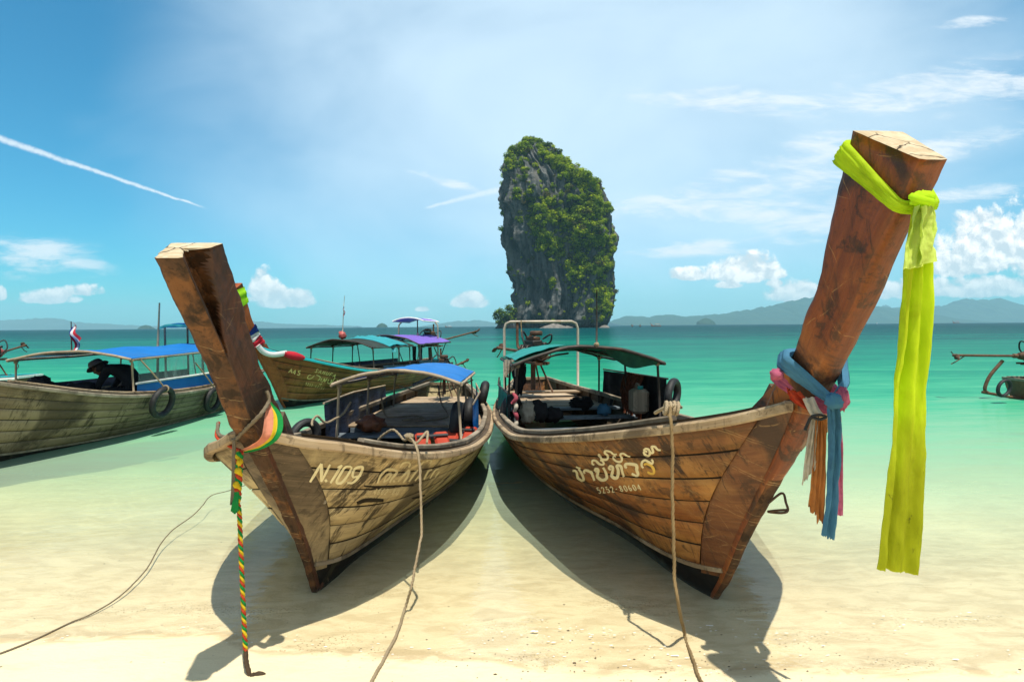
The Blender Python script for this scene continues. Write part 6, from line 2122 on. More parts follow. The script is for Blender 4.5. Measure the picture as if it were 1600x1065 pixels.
r1_ = foot_ring(1.36)
r1_[0] = at(1229, 562, r1_[0].y); r1_[1] = at(1296, 614, r1_[1].y - 0.01)
b = MB()
wrap(b, [r1_[0], r1_[0].lerp(r1_[1], 0.5), r1_[1], r1_[2], r1_[3]], [0.044, 0.034, 0.020, 0.024, 0.036], sum(r1_, Vector()) / 4, seed=3.0, puff=0.014, lift=0.03)
b.build('wrapped_band', M['blue_cloth'], blue, world=True)
b = MB()
lump(b, at(1303, 627, 2.24), (0.032, 0.026, 0.034), seed=4.0, amp=0.35, fr=3.0)
b.build('knot', M['blue_cloth'], blue, world=True)
b = MB()
cloth(b, [(1296, 636, 2.24), (1296, 700, 2.25), (1292, 780, 2.25), (1284, 836, 2.25)], [(1312, 636, 2.24), (1315, 680, 2.25), (1312, 760, 2.25), (1305, 844, 2.25)], 1.8, 0.010, 60, 18, seed=5.0, frays=0.016)
b.build('tail', M['blue_cloth'], blue, world=True)
r2_ = foot_ring(1.27)
r2_[0] = at(1219, 588, r2_[0].y); r2_[1] = at(1288, 634, r2_[1].y - 0.02)
pink = thing('sash', 'bunched pink cloth sash under the blue one at the foot of the right prow', 'sash', tuple(r2_[0]))
b = MB()
wrap(b, [r2_[0], r2_[0].lerp(r2_[1], 0.5), r2_[1], r2_[2] + Vector((0.03, -0.01, 0.02)), r2_[3]], [0.036, 0.040, 0.026, 0.04, 0.04], sum(r2_, Vector()) / 4, seed=6.0, puff=0.022, lift=0.022)
b.build('wrapped_band', M['pink_cloth'], pink, world=True)
b = MB()
lump(b, at(1213, 585, 2.42), (0.026, 0.024, 0.024), seed=7.0, amp=0.5, fr=3.0)
b.build('loop', M['pink_cloth'], pink, world=True)
b = MB()
lump(b, at(1316, 622, 2.30), (0.026, 0.022, 0.045), seed=8.0, amp=0.4, fr=3.0)
b.build('loop', M['pink_cloth'], pink, world=True)
b = MB()
cloth(b, [(1307, 650, 2.30), (1308, 720, 2.30), (1308, 804, 2.30)], [(1315, 650, 2.30), (1316, 720, 2.30), (1317, 806, 2.30)], 1, 0.006, 30, 7, seed=9.0, frays=0.01)
b.build('tail', M['pink_cloth'], pink, world=True)
red = thing('sash', 'crumpled red and orange cloth tucked between pink sash and rail at the right prow', 'sash', tuple(at(1252, 628, 2.40)))
b = MB()
cloth(b, [(1226, 606, 2.43), (1240, 628, 2.40), (1262, 641, 2.36)], [(1248, 612, 2.38), (1262, 624, 2.36), (1280, 642, 2.33)], 2, 0.012, 20, 12, seed=10.0)
b.build('wrapped_band', M['red_cloth'], red, world=True)
white = thing('sash', 'frayed dirty white cloth strip tied with black cord below the blue knot', 'sash', tuple(at(1270, 650, 2.28)))
b = MB()
cloth(b, [(1254, 622, 2.34), (1262, 640, 2.31), (1268, 650, 2.30)], [(1272, 620, 2.32), (1280, 638, 2.29), (1288, 648, 2.28)], 2, 0.008, 16, 10, seed=11.0)
cloth(b, [(1268, 654, 2.29), (1260, 700, 2.29), (1253, 756, 2.29)], [(1280, 654, 2.28), (1278, 700, 2.28), (1274, 732, 2.28)], 3, 0.008, 40, 16, seed=12.0, frays=0.03)
b.build('strip', M['white_cloth'], white, world=True)
b = MB()
b.tube(catmull([at(1268, 650, 2.28), at(1280, 648, 2.255), at(1291, 651, 2.25), at(1280, 655, 2.255), at(1268, 652, 2.28), at(1262, 662, 2.29), at(1258, 672, 2.29)], 20), 0.006, 6)
b.build('black_cord', M['rubber'], white, world=True)
orange = thing('sash', 'frayed orange cloth strip hanging between the white strip and the blue tail', 'sash', tuple(at(1282, 655, 2.27)))
b = MB()
cloth(b, [(1274, 655, 2.28), (1270, 720, 2.28), (1263, 792, 2.28)], [(1292, 655, 2.27), (1292, 730, 2.27), (1287, 818, 2.27)], 3.5, 0.009, 44, 18, seed=13.0, frays=0.035)
b.build('strip', M['orange_cloth'], orange, world=True)

# rainbow sash on the left prow, hanging down as a plaited rope to the sand
rain = thing('sash', 'salmon, yellow and green striped sash wrapped round the left prow, plaited down to the sand', 'sash', tuple(at(374, 705, 2.62)))


def stripes(i, j):
    return 0 if j < 6 else (1 if j < 9 else 2)


b = MB()
cloth(b, [(418, 627, 2.60), (413, 652, 2.54), (408, 680, 2.50), (396, 692, 2.53), (376, 703, 2.62)], [(421, 627, 2.61), (440, 652, 2.60), (437, 680, 2.56), (414, 699, 2.56), (378, 708, 2.63)], 2, 0.004, 40, 13, seed=14.0, mfun=stripes)
b.build('wrapped_band', [M['salmon_cloth'], M['yellow_cloth'], M['green_cloth']], rain, world=True)
b = MB()
b.tube(catmull([at(376, 704, 2.63), at(360, 697, 2.70), at(345, 688, 2.78), at(338, 680, 2.86), at(342, 660, 2.95)], 24), 0.008, 6)
b.build('wrapped_end', M['red_cloth'], rain, world=True)
braid = [at(374, 706, 2.60), at(373, 740, 2.60), at(371, 780, 2.60), at(374, 800, 2.60), at(376, 850, 2.60), at(379, 920, 2.60), at(382, 985, 2.60), at(384, 1020, 2.60)]
bl = catmull(braid, 260)
for k, mt in enumerate(('red_cloth', 'yellow_cloth', 'green_cloth')):
    b = MB()
    pts, rad = [], []
    for i, p in enumerate(bl):
        f = i / 259
        thick_ = 0.0135 if f < 0.24 else 0.0085
        a = f * 95 + k * 2 * pi / 3
        pts.append(p + Vector((cos(a), sin(a), 0)) * thick_ * 0.62)
        rad.append(thick_ * (0.72 + 0.15 * fbm((f * 40, k, 0), 2)))
    b.tube(pts, rad, 6)
    b.build('strand', M[mt], rain, world=True)
b = MB()
for k in range(5):
    u_ = 362 + k * 2.4
    b.tube(catmull([at(371, 768, 2.59), at((371 + u_) / 2 - 1, 784, 2.575), at(u_, 802 - abs(k - 2) * 2, 2.58)], 8), [0.009 - 0.0006 * i for i in range(8)], 6)
b.build('tassel', M['green_cloth'], rain, world=True)
b = MB()
for (u, v, w_) in ((372, 735, 5), (369, 757, 5), (374, 722, 4)):
    lump(b, at(u, v, 2.585), (w_ * 0.003, 0.012, 0.016), 8, 0, u, 0.5, 3)
b.build('knot', M['yellow_cloth'], rain, world=True)
b = MB()
tail = catmull([at(384, 1016, 2.60), at(385, 1034, 2.58), at(388, 1046, 2.57), at(391, 1058, 2.565)], 14)
b.tube(tail, [0.011 + 0.004 * fbm((i * 0.7, 1, 1), 2) for i in range(14)], 7)
b.tube(catmull([at(390, 1056, 2.56), at(398, 1055, 2.57), at(406, 1053, 2.575), at(415, 1054, 2.575)], 10), [0.012, 0.014, 0.016, 0.014, 0.015, 0.016, 0.014, 0.013, 0.011, 0.006], 7)
b.build('sandy_end', M['rope_dark'], rain, world=True)


# ------------------------------------------------------------------ ropes
def rope(name, label, pts, r, mat, n=90, cat='rope', group=None, smooth=True):
    P = [p if isinstance(p, Vector) else at(*p) for p in pts]
    root = thing(name, label, cat, tuple(P[0]), 0.0, group)
    b = MB()
    C_ = catmull(P, n)
    length = sum((C_[i + 1] - C_[i]).length for i in range(n - 1))
    pitch = r * 7.0
    m_ = min(700, max(n, int(length / pitch * 7)))
    C_ = catmull(P, m_)
    rows = []
    nn = None
    dist = 0.0
    for i, p in enumerate(C_):
        t_ = (C_[min(i + 1, m_ - 1)] - C_[max(i - 1, 0)]).normalized()
        nn = t_.orthogonal().normalized() if nn is None else (nn - t_ * nn.dot(t_)).normalized()
        bb = t_.cross(nn)
        if i: dist += (p - C_[i - 1]).length
        tw = dist / pitch * 2 * pi / 3 * 2
        p = p + Vector((fbm((dist * 9, 1, r * 900), 2), fbm((dist * 9, 5, r * 900), 2), 0)) * r * 0.5
        rows.append([p + (nn * cos(a) + bb * sin(a)) * r * (0.92 + 0.20 * cos(3 * a - 3 * tw)) for a in [2 * pi * k / 12 for k in range(12)]])
    b.grid(rows, wrap=True)
    b.build('rope_line', mat, root, world=True)
    return root


def sandp(u, v, lift=0.006):
    p = atz(u, v, 0.0)
    for _ in range(6):
        p = atz(u, v, max(sand_z(p.x, p.y), -0.005) + lift)
    return p


rope('mooring_rope', 'thin grey rope lying over the shallows and sand at the left, from the left prow',
     [sandp(u, v) for u, v in ((-60, 1038), (0, 1020), (60, 996), (110, 972), (140, 960), (182, 935), (210, 910), (232, 884), (252, 848), (272, 826), (300, 806), (316, 790), (330, 774), (358, 766), (400, 752))], 0.0042, M['rope_grey'], 160)
lr = rope('mooring_rope', 'pale rope hanging over the rail of the boat lettered N.109 down to the sand',
          [(591, 687, 3.62), (602, 677, 3.60), (614, 671, 3.58), (624, 679, 3.55), (632, 687, 3.5), (640, 684, 3.45), (648, 692, 3.36), (654, 712, 3.32), (657, 760, 3.30), (658, 800, 3.29), (659, 834, 3.27), (655, 850, 3.24), (650, 880, 3.2), (643, 915, 3.17)]
          + [sandp(u, v, 0.008) for u, v in ((632, 952), (622, 985), (606, 1018), (588, 1050), (570, 1085))], 0.0078, M['rope'], 170)
b = MB()
b.tube(catmull([at(638, 686, 3.46), at(646, 690, 3.47), at(652, 691, 3.5), at(660, 682, 3.55), at(668, 674, 3.6), at(667, 692, 3.5)], 30), 0.008, 7)
b.build('loop', M['rope'], lr, world=True)
b = MB()
lump(b, at(639, 681, 3.46), (0.03, 0.02, 0.018), 8, 0, 2.0, 0.5, 3)
b.build('knot', M['rope'], lr, world=True)
rr_ = rope('mooring_rope', 'tan rope knotted round the rail of the brown boat and hanging to the wet sand',
           [(1049, 636, 2.84), (1048, 648, 2.78), (1049, 664, 2.76), (1050, 720, 2.76), (1051, 790, 2.76), (1052, 850, 2.76), (1054, 900, 2.755), (1060, 945, 2.74)]
           + [sandp(u, v, 0.008) for u, v in ((1070, 992), (1080, 1024), (1090, 1050), (1104, 1085))], 0.0085, M['rope_tan'], 150)
b = MB()
for k in range(4):
    b.torus(at(1040 + 6 * k, 637 + (k % 2), 2.86 + 0.01 * k), 0.030, 0.0095, (0.25, 0.2, 1), (0.1, 1, 0), 18, 7)
b.tube(catmull([at(1024, 645, 2.98), at(1034, 639, 2.9), at(1048, 634, 2.85), at(1058, 633, 2.88), at(1064, 636, 2.95)], 20), 0.0095, 7)
b.build('knot', M['rope'], rr_, world=True)
pr_ = rope('rope', 'grey rope tied round the left prow above the rainbow sash with loose ends hanging',
           [(417, 610, 2.58), (421, 627, 2.585), (408, 646, 2.52), (392, 662, 2.53), (378, 676, 2.58), (367, 687, 2.62), (355, 683, 2.72), (342, 678, 2.85), (341, 660, 2.95)], 0.009, M['rope_grey'], 60)
b = MB()
for k in range(3):
    b.tube(catmull([at(365 + k, 687, 2.60), at(364 + 1.5 * k, 720, 2.59), at(363 + 1.6 * k, 760, 2.59), at(361 + 2 * k, 788 - 3 * k, 2.59)], 16), 0.005, 6)
b.build('loose_end', M['rope_grey'], pr_, world=True)
rope('rope', 'pale rope from the canopy post to the far side tyre of the N.109 boat',
     [(548, 628, 6.3), (536, 646, 6.15), (520, 656, 5.9), (508, 660, 5.7), (496, 650, 5.6), (489, 656, 5.55), (488, 665, 5.5)], 0.012, M['rope'], 50)
rope('rope', 'loose pale rope snaking over the sunlit deck planks of the N.109 boat',
     [Vector(LM_ @ Vector(p)) for p in ((-0.55, 4.3, 0.66), (-0.5, 4.3, 0.42), (-0.35, 4.2, 0.40), (-0.1, 4.3, 0.40), (0.05, 4.1, 0.40), (-0.2, 3.95, 0.40), (0.1, 3.9, 0.40), (0.35, 4.25, 0.40), (0.2, 4.8, 0.5), (0.1, 5.2, 0.72))], 0.011, M['rope'], 80)
rope('rope', 'rope slung across the stern of the N.109 boat under the blue roof',
     [Vector(LM_ @ Vector(p)) for p in ((-0.55, 5.4, 0.70), (-0.2, 5.45, 0.60), (0.2, 5.45, 0.60), (0.62, 5.35, 0.78))], 0.010, M['rope'], 40)
rope('rope', 'rope hanging from the pipe hoop at the stern of the brown boat',
     [Vector(RM @ Vector(p)) for p in ((-0.36, 6.88, 1.70), (-0.36, 6.86, 1.5), (-0.34, 6.8, 1.36), (-0.22, 6.7, 1.24))], 0.010, M['rope_tan'], 30)

# iron ring-hook on the stem of the right boat
b = MB()
hk = [at(1200, 786, 2.78), at(1222, 770, 2.76), at(1228, 785, 2.74), at(1231, 797, 2.73), at(1222, 801, 2.73), at(1200, 799, 2.80), at(1213, 797, 2.75), at(1231, 796, 2.73)]
b.tube(catmull(hk, 40), 0.006, 7)
b.build('stem_hook', M['iron_rust'], br_root, world=True)


# ------------------------------------------------------------------ tyres used as fenders
def tyre(label, c, R, r, ax1, ax2, hang=None, group='old tyres hung on the boats as fenders'):
    root = thing('tyre', label, 'tyre', tuple(c), 0.0, group)
    b = MB()
    b.torus(c, R, r, ax1, ax2, 34, 10, 0, 1.15)
    nn = Vector(ax1).cross(Vector(ax2)).normalized()
    for s in (-1, 1):
        b.torus(Vector(c) + nn * s * r * 0.95, R * 1.02, r * 0.22, ax1, ax2, 34, 5)
    b.build('tread', M['rubber'], root, world=True)
    if hang is not None:
        q = MB()
        top = Vector(c) + Vector(ax2).normalized() * R
        q.tube(catmull([Vector(hang), Vector(hang).lerp(top, 0.5) + Vector((0.02, 0, -0.01)), top, top + Vector((0.0, 0, -0.05))], 16), 0.012, 6)
        q.torus(top, 0.05, 0.012, (0, 0.3, 1), (1, 0, 0), 14, 6)
        q.build('lanyard', M['rope'], root, world=True)
    return root


GM = ROOTM[g_root.name]
AM = ROOTM[a_root.name]
g1 = at(254, 628, 8.55); g2 = at(333, 624, 10.25)
tyre('large black tyre hanging on the grey hull below the rope from its roof post', g1, 0.205, 0.042, (0.10, 1, 0), (0.22, 0, 1), at(218, 560, 8.3))
tyre('black tyre on the grey hull partly behind the left prow', g2, 0.19, 0.042, (0.10, 1, 0), (0.2, 0, 1), at(305, 566, 9.9))
tyre('black tyre on the far side rail of the N.109 boat near its bow', LM_ @ Vector((-0.84, 2.25, 0.52)), 0.14, 0.042, (0.75, 1, 0.1), (0.0, 0.15, 1))
tyre('black tyre beside the front blue side sheet of the N.109 boat', LM_ @ Vector((0.60, 2.95, 0.56)), 0.16, 0.055, (0, 1, 0), (0.12, 0, 1))
tyre('second black tyre behind the front blue side sheet of the N.109 boat', LM_ @ Vector((0.70, 3.4, 0.55)), 0.15, 0.055, (0, 1, 0), (0.12, 0, 1))
tyre('black tyre leaning outside the rear blue sheet of the N.109 boat', LM_ @ Vector((0.80, 4.7, 0.62)), 0.165, 0.05, (-0.08, 1, 0), (0.25, 0, 1))
tyre('black tyre standing inside the teal side sheet of the brown boat', RM @ Vector((-0.86, 3.7, 0.56)), 0.17, 0.055, (0.5, 1, 0), (0.06, 0, 1))
tyre('black tyre hung outside the dark side sheet of the brown boat', RM @ Vector((0.97, 3.22, 0.80)), 0.15, 0.04, (0.7, 1, 0), (0.1, 0.1, 1))
tyre('small tyre hooked on the stern of the boat at the right edge', at(1569, 606, 11.2), 0.15, 0.032, (1, 0.2, 0.1), (0.12, 0, 1))


# ------------------------------------------------------------------ things lying in the boats
def bundle(name, label, cat, c, size, mat, seed, M_=None, amp=0.35, fr=1.8):
    c = Vector(c) if M_ is None else M_ @ Vector(c)
    root = thing(name, label, cat, (c.x, c.y, c.z - size[2]))
    b = MB()
    lump(b, c, size, 16, 0, seed, amp, fr)
    b.build('cloth', mat, root, world=True)
    return root


bundle('cloth_bundle', 'dark brown crumpled cloth on the boards of the N.109 boat beside the navy sheet', 'cloth', (-0.45, 3.35, 0.46), (0.17, 0.14, 0.10), M['hull_dark'], 1.0, LM_, 0.35, 2.0)
bundle('bag', 'round black bag among the seats of the brown boat', 'bag', (-0.50, 3.9, 0.53), (0.12, 0.11, 0.13), M['dark_cloth'], 2.0, RM)
bundle('bag', 'second black bag lying lower beside the round one in the brown boat', 'bag', (-0.30, 4.0, 0.47), (0.13, 0.10, 0.09), M['dark_cloth'], 3.0, RM)
bundle('cloth_bundle', 'pale grey crumpled cloth beside the tyre in the brown boat', 'cloth', (-0.66, 3.75, 0.54), (0.09, 0.08, 0.13), M['rag'], 4.0, RM, 0.5, 2.4)
bundle('cloth_bundle', 'dark jacket hung on the port roof post of the brown boat', 'jacket', (-0.66, 4.6, 0.92), (0.09, 0.09, 0.24), M['dark_cloth'], 5.0, RM, 0.4, 2.2)
bundle('bag', 'faded blue bag on the seat by the dark side sheet of the brown boat', 'bag', (0.45, 4.3, 0.47), (0.09, 0.08, 0.075), M['blue_cloth'], 6.0, RM)
bundle('bag', 'low black heap of gear in the middle of the brown boat', 'gear', (0.30, 5.0, 0.46), (0.17, 0.13, 0.09), M['dark_cloth'], 7.0, RM, 0.5)
bundle('bag', 'dark maroon bag near the front post under the grey boat roof', 'bag', GM @ Vector((-0.75, 2.3, 0.72)), (0.18, 0.16, 0.18), M['dark_cloth'], 8.0)
bundle('bag', 'dark low bag between the maroon bag and the crouching person', 'bag', GM @ Vector((-0.35, 2.6, 0.66)), (0.22, 0.16, 0.13), M['dark_cloth'], 9.0)

# orange life vests in the bow well of the N.109 boat
for k, (lab, y_, x_, rz_) in enumerate((('orange life vest with black straps lying behind the rail of the N.109 boat', 2.05, 0.46, 0.3), ('second orange vest, half hidden at the right end of the N.109 rail', 2.75, 0.66, -0.2))):
    vest = thing('life_vest', lab, 'life vest', tuple(LM_ @ Vector((x_, y_, 0.40 if k == 0 else 0.33))), rz_, 'orange life vests in the bow well')
    for s in (-1, 1):
        b = MB()
        b.box((s * 0.09, 0, 0.08), (0.14, 0.30, 0.06), Matrix.Rotation(radians(35), 3, 'X'), 0, 0.02)
        b.build('foam_panel', M['orange_mat'], vest)
    for q in (-0.07, 0.06):
        b = MB()
        b.box((0, q - 0.03, 0.115 + q * 0.7), (0.30, 0.025, 0.012), Matrix.Rotation(radians(35), 3, 'X'))
        b.build('strap', M['rubber'], vest)

# brown nets and rags hung under the roof of the brown boat
net_ = thing('fishing_net', 'red brown nets hanging in bunches on the dark side sheet of the brown boat', 'net', tuple(RM @ Vector((0.88, 4.1, 0.95))))
M['net'] = plain_mat('red_brown_net', (0.16, 0.055, 0.03), 0.9, 0, 0.5, 30, (0.03, 0.015, 0.01), 0.6, 0.1, 1.0)
for k in range(7):
    b = MB()
    yy = 3.95 + 0.11 * k
    pts = catmull([RM @ Vector((0.86, yy, 0.95)), RM @ Vector((0.80, yy + 0.02, 0.78)), RM @ Vector((0.80, yy - 0.01, 0.55)), RM @ Vector((0.82, yy, 0.38 + 0.03 * (k % 3)))], 14)
    b.tube(pts, [0.035 * (0.5 + 0.6 * abs(fbm((i * 0.6, k * 2.0, 1), 3)) + 0.25 * sin(pi * i / 13)) for i in range(14)], 7)
    b.build('bunch', M['net'], net_, world=True)
HRx = HR
rg_ = thing('rag', 'ragged pale cloth hanging from the left corner of the brown boat roof', 'rag', tuple(at(800, 565, 6.7)))
for k, (u0, u1, v1) in enumerate(((788, 797, 590), (795, 804, 582), (802, 812, 588))):
    curtain(HR, [at(u0, 563, 6.7), at((u0 + u1) / 2, 561, 6.68), at(u1, 563, 6.66)], [at(u0 + 1, v1 - 4, 6.7), at((u0 + u1) / 2, v1, 6.68), at(u1 - 2, v1 - 8, 6.66)], M['rag'], 'strip', 1.5, 0.02, 12, 8, k * 2.0, 0.004, rg_, True)
pk = thing('rag', 'pink and white rags tied down the front post by the teal sheet', 'rag', tuple(RM @ Vector((-0.9, 3.3, 0.8))))
for k in range(5):
    b = MB()
    z0 = 0.84 - 0.095 * k
    pts = catmull([RM @ Vector((-0.88 + 0.02 * (k % 2), 3.27, z0)), RM @ Vector((-0.85, 3.22, z0 - 0.05)), RM @ Vector((-0.90 + 0.03 * (k % 3), 3.24, z0 - 0.11))], 9)
    b.tube(pts, [0.014 + 0.012 * sin(pi * i / 8) for i in range(9)], 6)
    b.build('strip', M['pinkrag'] if k % 2 == 0 else M['white_cloth'], pk, world=True)
can = thing('water_can', 'pale plastic can with a teal cap standing by the dark sheet in the brown boat', 'can', tuple(RM @ Vector((0.74, 3.75, 0.50))), math.atan(0.1))
b = MB(); b.box((0, 0, 0.16), (0.2, 0.26, 0.30), None, 0, 0.035); b.build('body', M['rail_grey'], can)
b = MB(); b.lathe((0, -0.06, 0.31), (0, 0, 1), [(0, 0), (0, 0.035), (0.04, 0.035), (0.04, 0)], 10); b.build('cap', M['teal'], can)
b = MB(); b.tube(catmull([(0, 0.0, 0.31), (0, 0.01, 0.36), (0, 0.1, 0.36), (0, 0.11, 0.31)], 12), 0.014, 6); b.build('handle', M['rail_grey'], can)


# ------------------------------------------------------------------ flags
def flag(label, base, top, drop, w, seed, furled=False):
    root = thing('flag', label, 'flag', tuple(base))
    b = MB()
    b.tube([base, base.lerp(top, 0.5), top], [0.011, 0.009, 0.007], 7)
    b.build('flagpole', M['rustpipe'] if not furled else M['rag'], root, world=True)
    order = ['flag_red', 'flag_white', 'flag_blue', 'flag_white', 'flag_red']
    wd = [1, 1, 2, 1, 1]
    acc = 0
    n = 16
    H_ = drop * 0.62

    def pt(s, f):
        a = top - Vector((0, 0, 0.015 + H_ * 0.62 * s * (0.6 if furled else 1)))
        fall = Vector((w * f * (0.35 + 0.75 * s) - w * 0.35 * s * f, 0.05 * sin(f * 7 + s * 4 + seed), -drop * f * (0.55 + 0.25 * s)))
        side_ = Vector((-w * 0.55 * s * f, 0.035 * sin(s * 9 + f * 3), 0))
        return a + fall + side_
    for k, nm in enumerate(order):
        b = MB()
        s0, s1 = acc / 6, (acc + wd[k]) / 6
        acc += wd[k]
        P = [[pt(s0 + (s1 - s0) * j / 4, i / (n - 1)) for j in range(5)] for i in range(n)]
        b.grid(P); b.grid([[p + Vector((0, 0.003, 0)) for p in r] for r in P], flip=True)
        b.build('stripe', M[nm], root, world=True)
    return root


flag('drooping Thai flag on a short pole above the grey boat roof', at(112, 553, 9.0), at(111, 502, 9.0), 0.46, 0.34, 0.4)
fa = flag('small furled Thai flag on a thin white pole above the turquoise sheet', at(535, 530, 13.4), at(537, 478, 13.4), 0.26, 0.05, 1.4, True)
b = MB(); b.tube([at(537, 478, 13.4), at(538.5, 462, 13.4)], 0.006, 5); b.build('pole_tip', M['rag'], fa, world=True)
b = MB(); lump(b, at(535, 524, 13.35), (0.08, 0.07, 0.09), 10, 0, 3.0, 0.5, 2.5); b.build('red_cloth_knot', M['red_paint'], fa, world=True)
b = MB(); b.tube([at(932, 541, 6.42), at(932.5, 505, 6.42), at(932.5, 452, 6.42)], [0.012, 0.010, 0.006], 7); b.build('flag_staff', M['post_pipe'], br_root, world=True)
b = MB(); lump(b, at(932, 538, 6.40), (0.03, 0.03, 0.025), 8, 0, 3, 0.4, 3); b.build('staff_lashing', M['rope'], br_root, world=True)

# cloths on the A 45 prow
AP = min(HA.cols[1], key=lambda c: abs(c[1] - 2.15))
gw = thing('prow_wrap', 'bright green cloth wrapped round the top of the dark A 45 prow', 'cloth', tuple(AM @ Vector((0, AP[0], 2.1))))


def prow_band(H, Mx, z0, z1, mat, parent, name='band', lift=0.012):
    b = MB()
    rows = []
    for j in range(8):
        z = z0 + (z1 - z0) * j / 7
        f = min(H.cols[0], key=lambda c: abs(c[1] - z + 0.06))
        bk = min(H.cols[1], key=lambda c: abs(c[1] - z - 0.06))
        L_ = lift * (1 + 0.4 * sin(j * 1.7))
        c4 = [Vector((-f[2] - L_, f[0] - L_, f[1])), Vector((f[2] + L_, f[0] - L_, f[1])), Vector((bk[2] + L_, bk[0] + L_, bk[1])), Vector((-bk[2] - L_, bk[0] + L_, bk[1]))]
        row = []
        for e in range(4):
            for s in range(4): row.append(Mx @ c4[e].lerp(c4[(e + 1) % 4], s / 4))
        rows.append(row)
    b.grid(rows, wrap=True)
    return b.build(name, mat, parent, world=True)


M['lime_green'] = plain_mat('lime_green_cloth', (0.30, 0.62, 0.02), 0.8, 0, 0.15, 9, None, 0.2, 0.15, 0.4, 0.2)
prow_band(HA, AM, 2.02, 2.28, M['lime_green'], gw)
tw = thing('prow_wrap', 'red, white and blue ribbons tied round the foot of the A 45 prow', 'ribbon', tuple(AM @ Vector((0, -0.7, 1.4))))
prow_band(HA, AM, 1.50, 1.60, M['flag_blue'], tw, 'blue_band', 0.02)
prow_band(HA, AM, 1.42, 1.50, M['flag_white'], tw, 'white_band', 0.024)
prow_band(HA, AM, 1.28, 1.42, M['flag_red'], tw, 'red_band', 0.02)
b = MB()
pts = [AM @ HA.p(r, 0.0, 1, 0.05) for r in (0.0, 0.012, 0.03, 0.055)]
pts = [p + Vector((0, 0, dz)) for p, dz in zip(pts, (0.02, -0.06, -0.05, 0.05))]
b.tube(catmull(pts, 16), 0.05, 8); b.build('white_swag', M['flag_white'], tw, world=True)
b = MB()
pts = [AM @ HA.p(r, 0.0, 1, 0.06) for r in (0.05, 0.07, 0.09)]
b.tube(catmull([p + Vector((0, 0, 0.03)) for p in pts], 10), [0.05, 0.06, 0.07, 0.075, 0.08, 0.075, 0.07, 0.06, 0.05, 0.03], 8); b.build('red_swag', M['flag_red'], tw, world=True)

# ------------------------------------------------------------------ the person crouching in the grey boat
pm = GM
px0 = Vector((0.12, 2.85, 0.50))
per = thing('person', 'person in black shirt and grey brimmed hat bending forward under the grey boat roof', 'person', tuple(GM @ px0))
px0 = Vector((0, 0, 0))


def skin_body(name, verts, edges, radii, mat, parent, levels=2):
    me = bpy.data.meshes.new(name + '_frame')
    me.from_pydata([tuple(v) for v in verts], edges, [])
    o = bpy.data.objects.new(name, me)
    COL.objects.link(o)
    md = o.modifiers.new('skin', 'SKIN')
    sv = me.skin_vertices[0].data
    for i, r in enumerate(radii):
        sv[i].radius = r if isinstance(r, tuple) else (r, r)
    sv[0].use_root = True
    ss = o.modifiers.new('sub', 'SUBSURF')
    ss.levels = levels; ss.render_levels = levels
    dg = bpy.context.evaluated_depsgraph_get()
    m2_ = bpy.data.meshes.new_from_object(o.evaluated_get(dg))
    bpy.data.objects.remove(o)
    m2_.name = name
    m2_.materials.clear(); m2_.materials.append(mat)
    for p in m2_.polygons: p.use_smooth = True
    n = bpy.data.objects.new(name, m2_)
    link(n, parent)
    return n


# seated with knees drawn up, trunk bent over towards the bow (-x in this frame), arms reaching down
bv = [(0.26, 0, 0.10), (0.20, 0, 0.26), (0.06, 0, 0.42), (-0.10, 0, 0.50), (-0.20, 0, 0.49), (-0.27, 0, 0.47),
      (-0.10, -0.17, 0.46), (-0.20, -0.22, 0.26), (-0.30, -0.16, 0.08),
      (-0.10, 0.17, 0.46), (-0.20, 0.22, 0.26), (-0.30, 0.14, 0.08),
      (0.16, -0.12, 0.08), (-0.16, -0.15, 0.14), (-0.10, -0.14, -0.08), (-0.2, -0.14, -0.10),
      (0.16, 0.12, 0.08), (-0.16, 0.15, 0.14), (-0.10, 0.14, -0.08), (-0.2, 0.14, -0.10)]
be = [(0, 1), (1, 2), (2, 3), (3, 4), (4, 5), (3, 6), (6, 7), (7, 8), (3, 9), (9, 10), (10, 11), (0, 12), (12, 13), (13, 14), (14, 15), (0, 16), (16, 17), (17, 18), (18, 19)]
br = [(0.15, 0.13), (0.16, 0.13), (0.17, 0.14), (0.16, 0.12), 0.065, 0.055, 0.075, 0.05, 0.035, 0.075, 0.05, 0.035, 0.10, 0.075, 0.05, 0.045, 0.10, 0.075, 0.05, 0.045]
skin_body('body', [px0 + Vector(v) for v in bv], be, br, M['black_shirt'], per)
# head with a face, looking down
hc = px0 + Vector((-0.36, 0, 0.47))
b = MB()
rows = []
fwd = Vector((-0.82, 0, -0.57)).normalized(); upv = Vector((-0.57, 0, 0.82)).normalized(); rt = Vector((0, 1, 0))
for i in range(15):
    th = pi * i / 14
    row = []
    for j in range(18):
        ph = 2 * pi * j / 18
        d = Vector((sin(th) * cos(ph), sin(th) * sin(ph), cos(th)))
        f, s_, u_ = d.x, d.y, d.z
        rx_, ry_, rz_ = 0.098, 0.076, 0.115
        if u_ < 0: rx_ *= 1 - 0.12 * -u_; ry_ *= 1 - 0.28 * -u_
        nose = 0.026 * exp(-((s_ / 0.16) ** 2)) * exp(-(((u_ + 0.12) / 0.17) ** 2)) * (1 if f > 0 else 0)
        brow = 0.007 * exp(-(((u_ - 0.12) / 0.08) ** 2)) * (1 if f > 0.3 else 0)
        chin = 0.012 * exp(-((s_ / 0.3) ** 2)) * exp(-(((u_ + 0.8) / 0.15) ** 2)) * (1 if f > 0 else 0)
        row.append(hc + fwd * (f * rx_ + nose + brow + chin) + rt * (s_ * ry_) + upv * (u_ * rz_))
    rows.append(row)
b.grid(rows, wrap=True)
b.build('head', M['skin'], per)
b = MB()
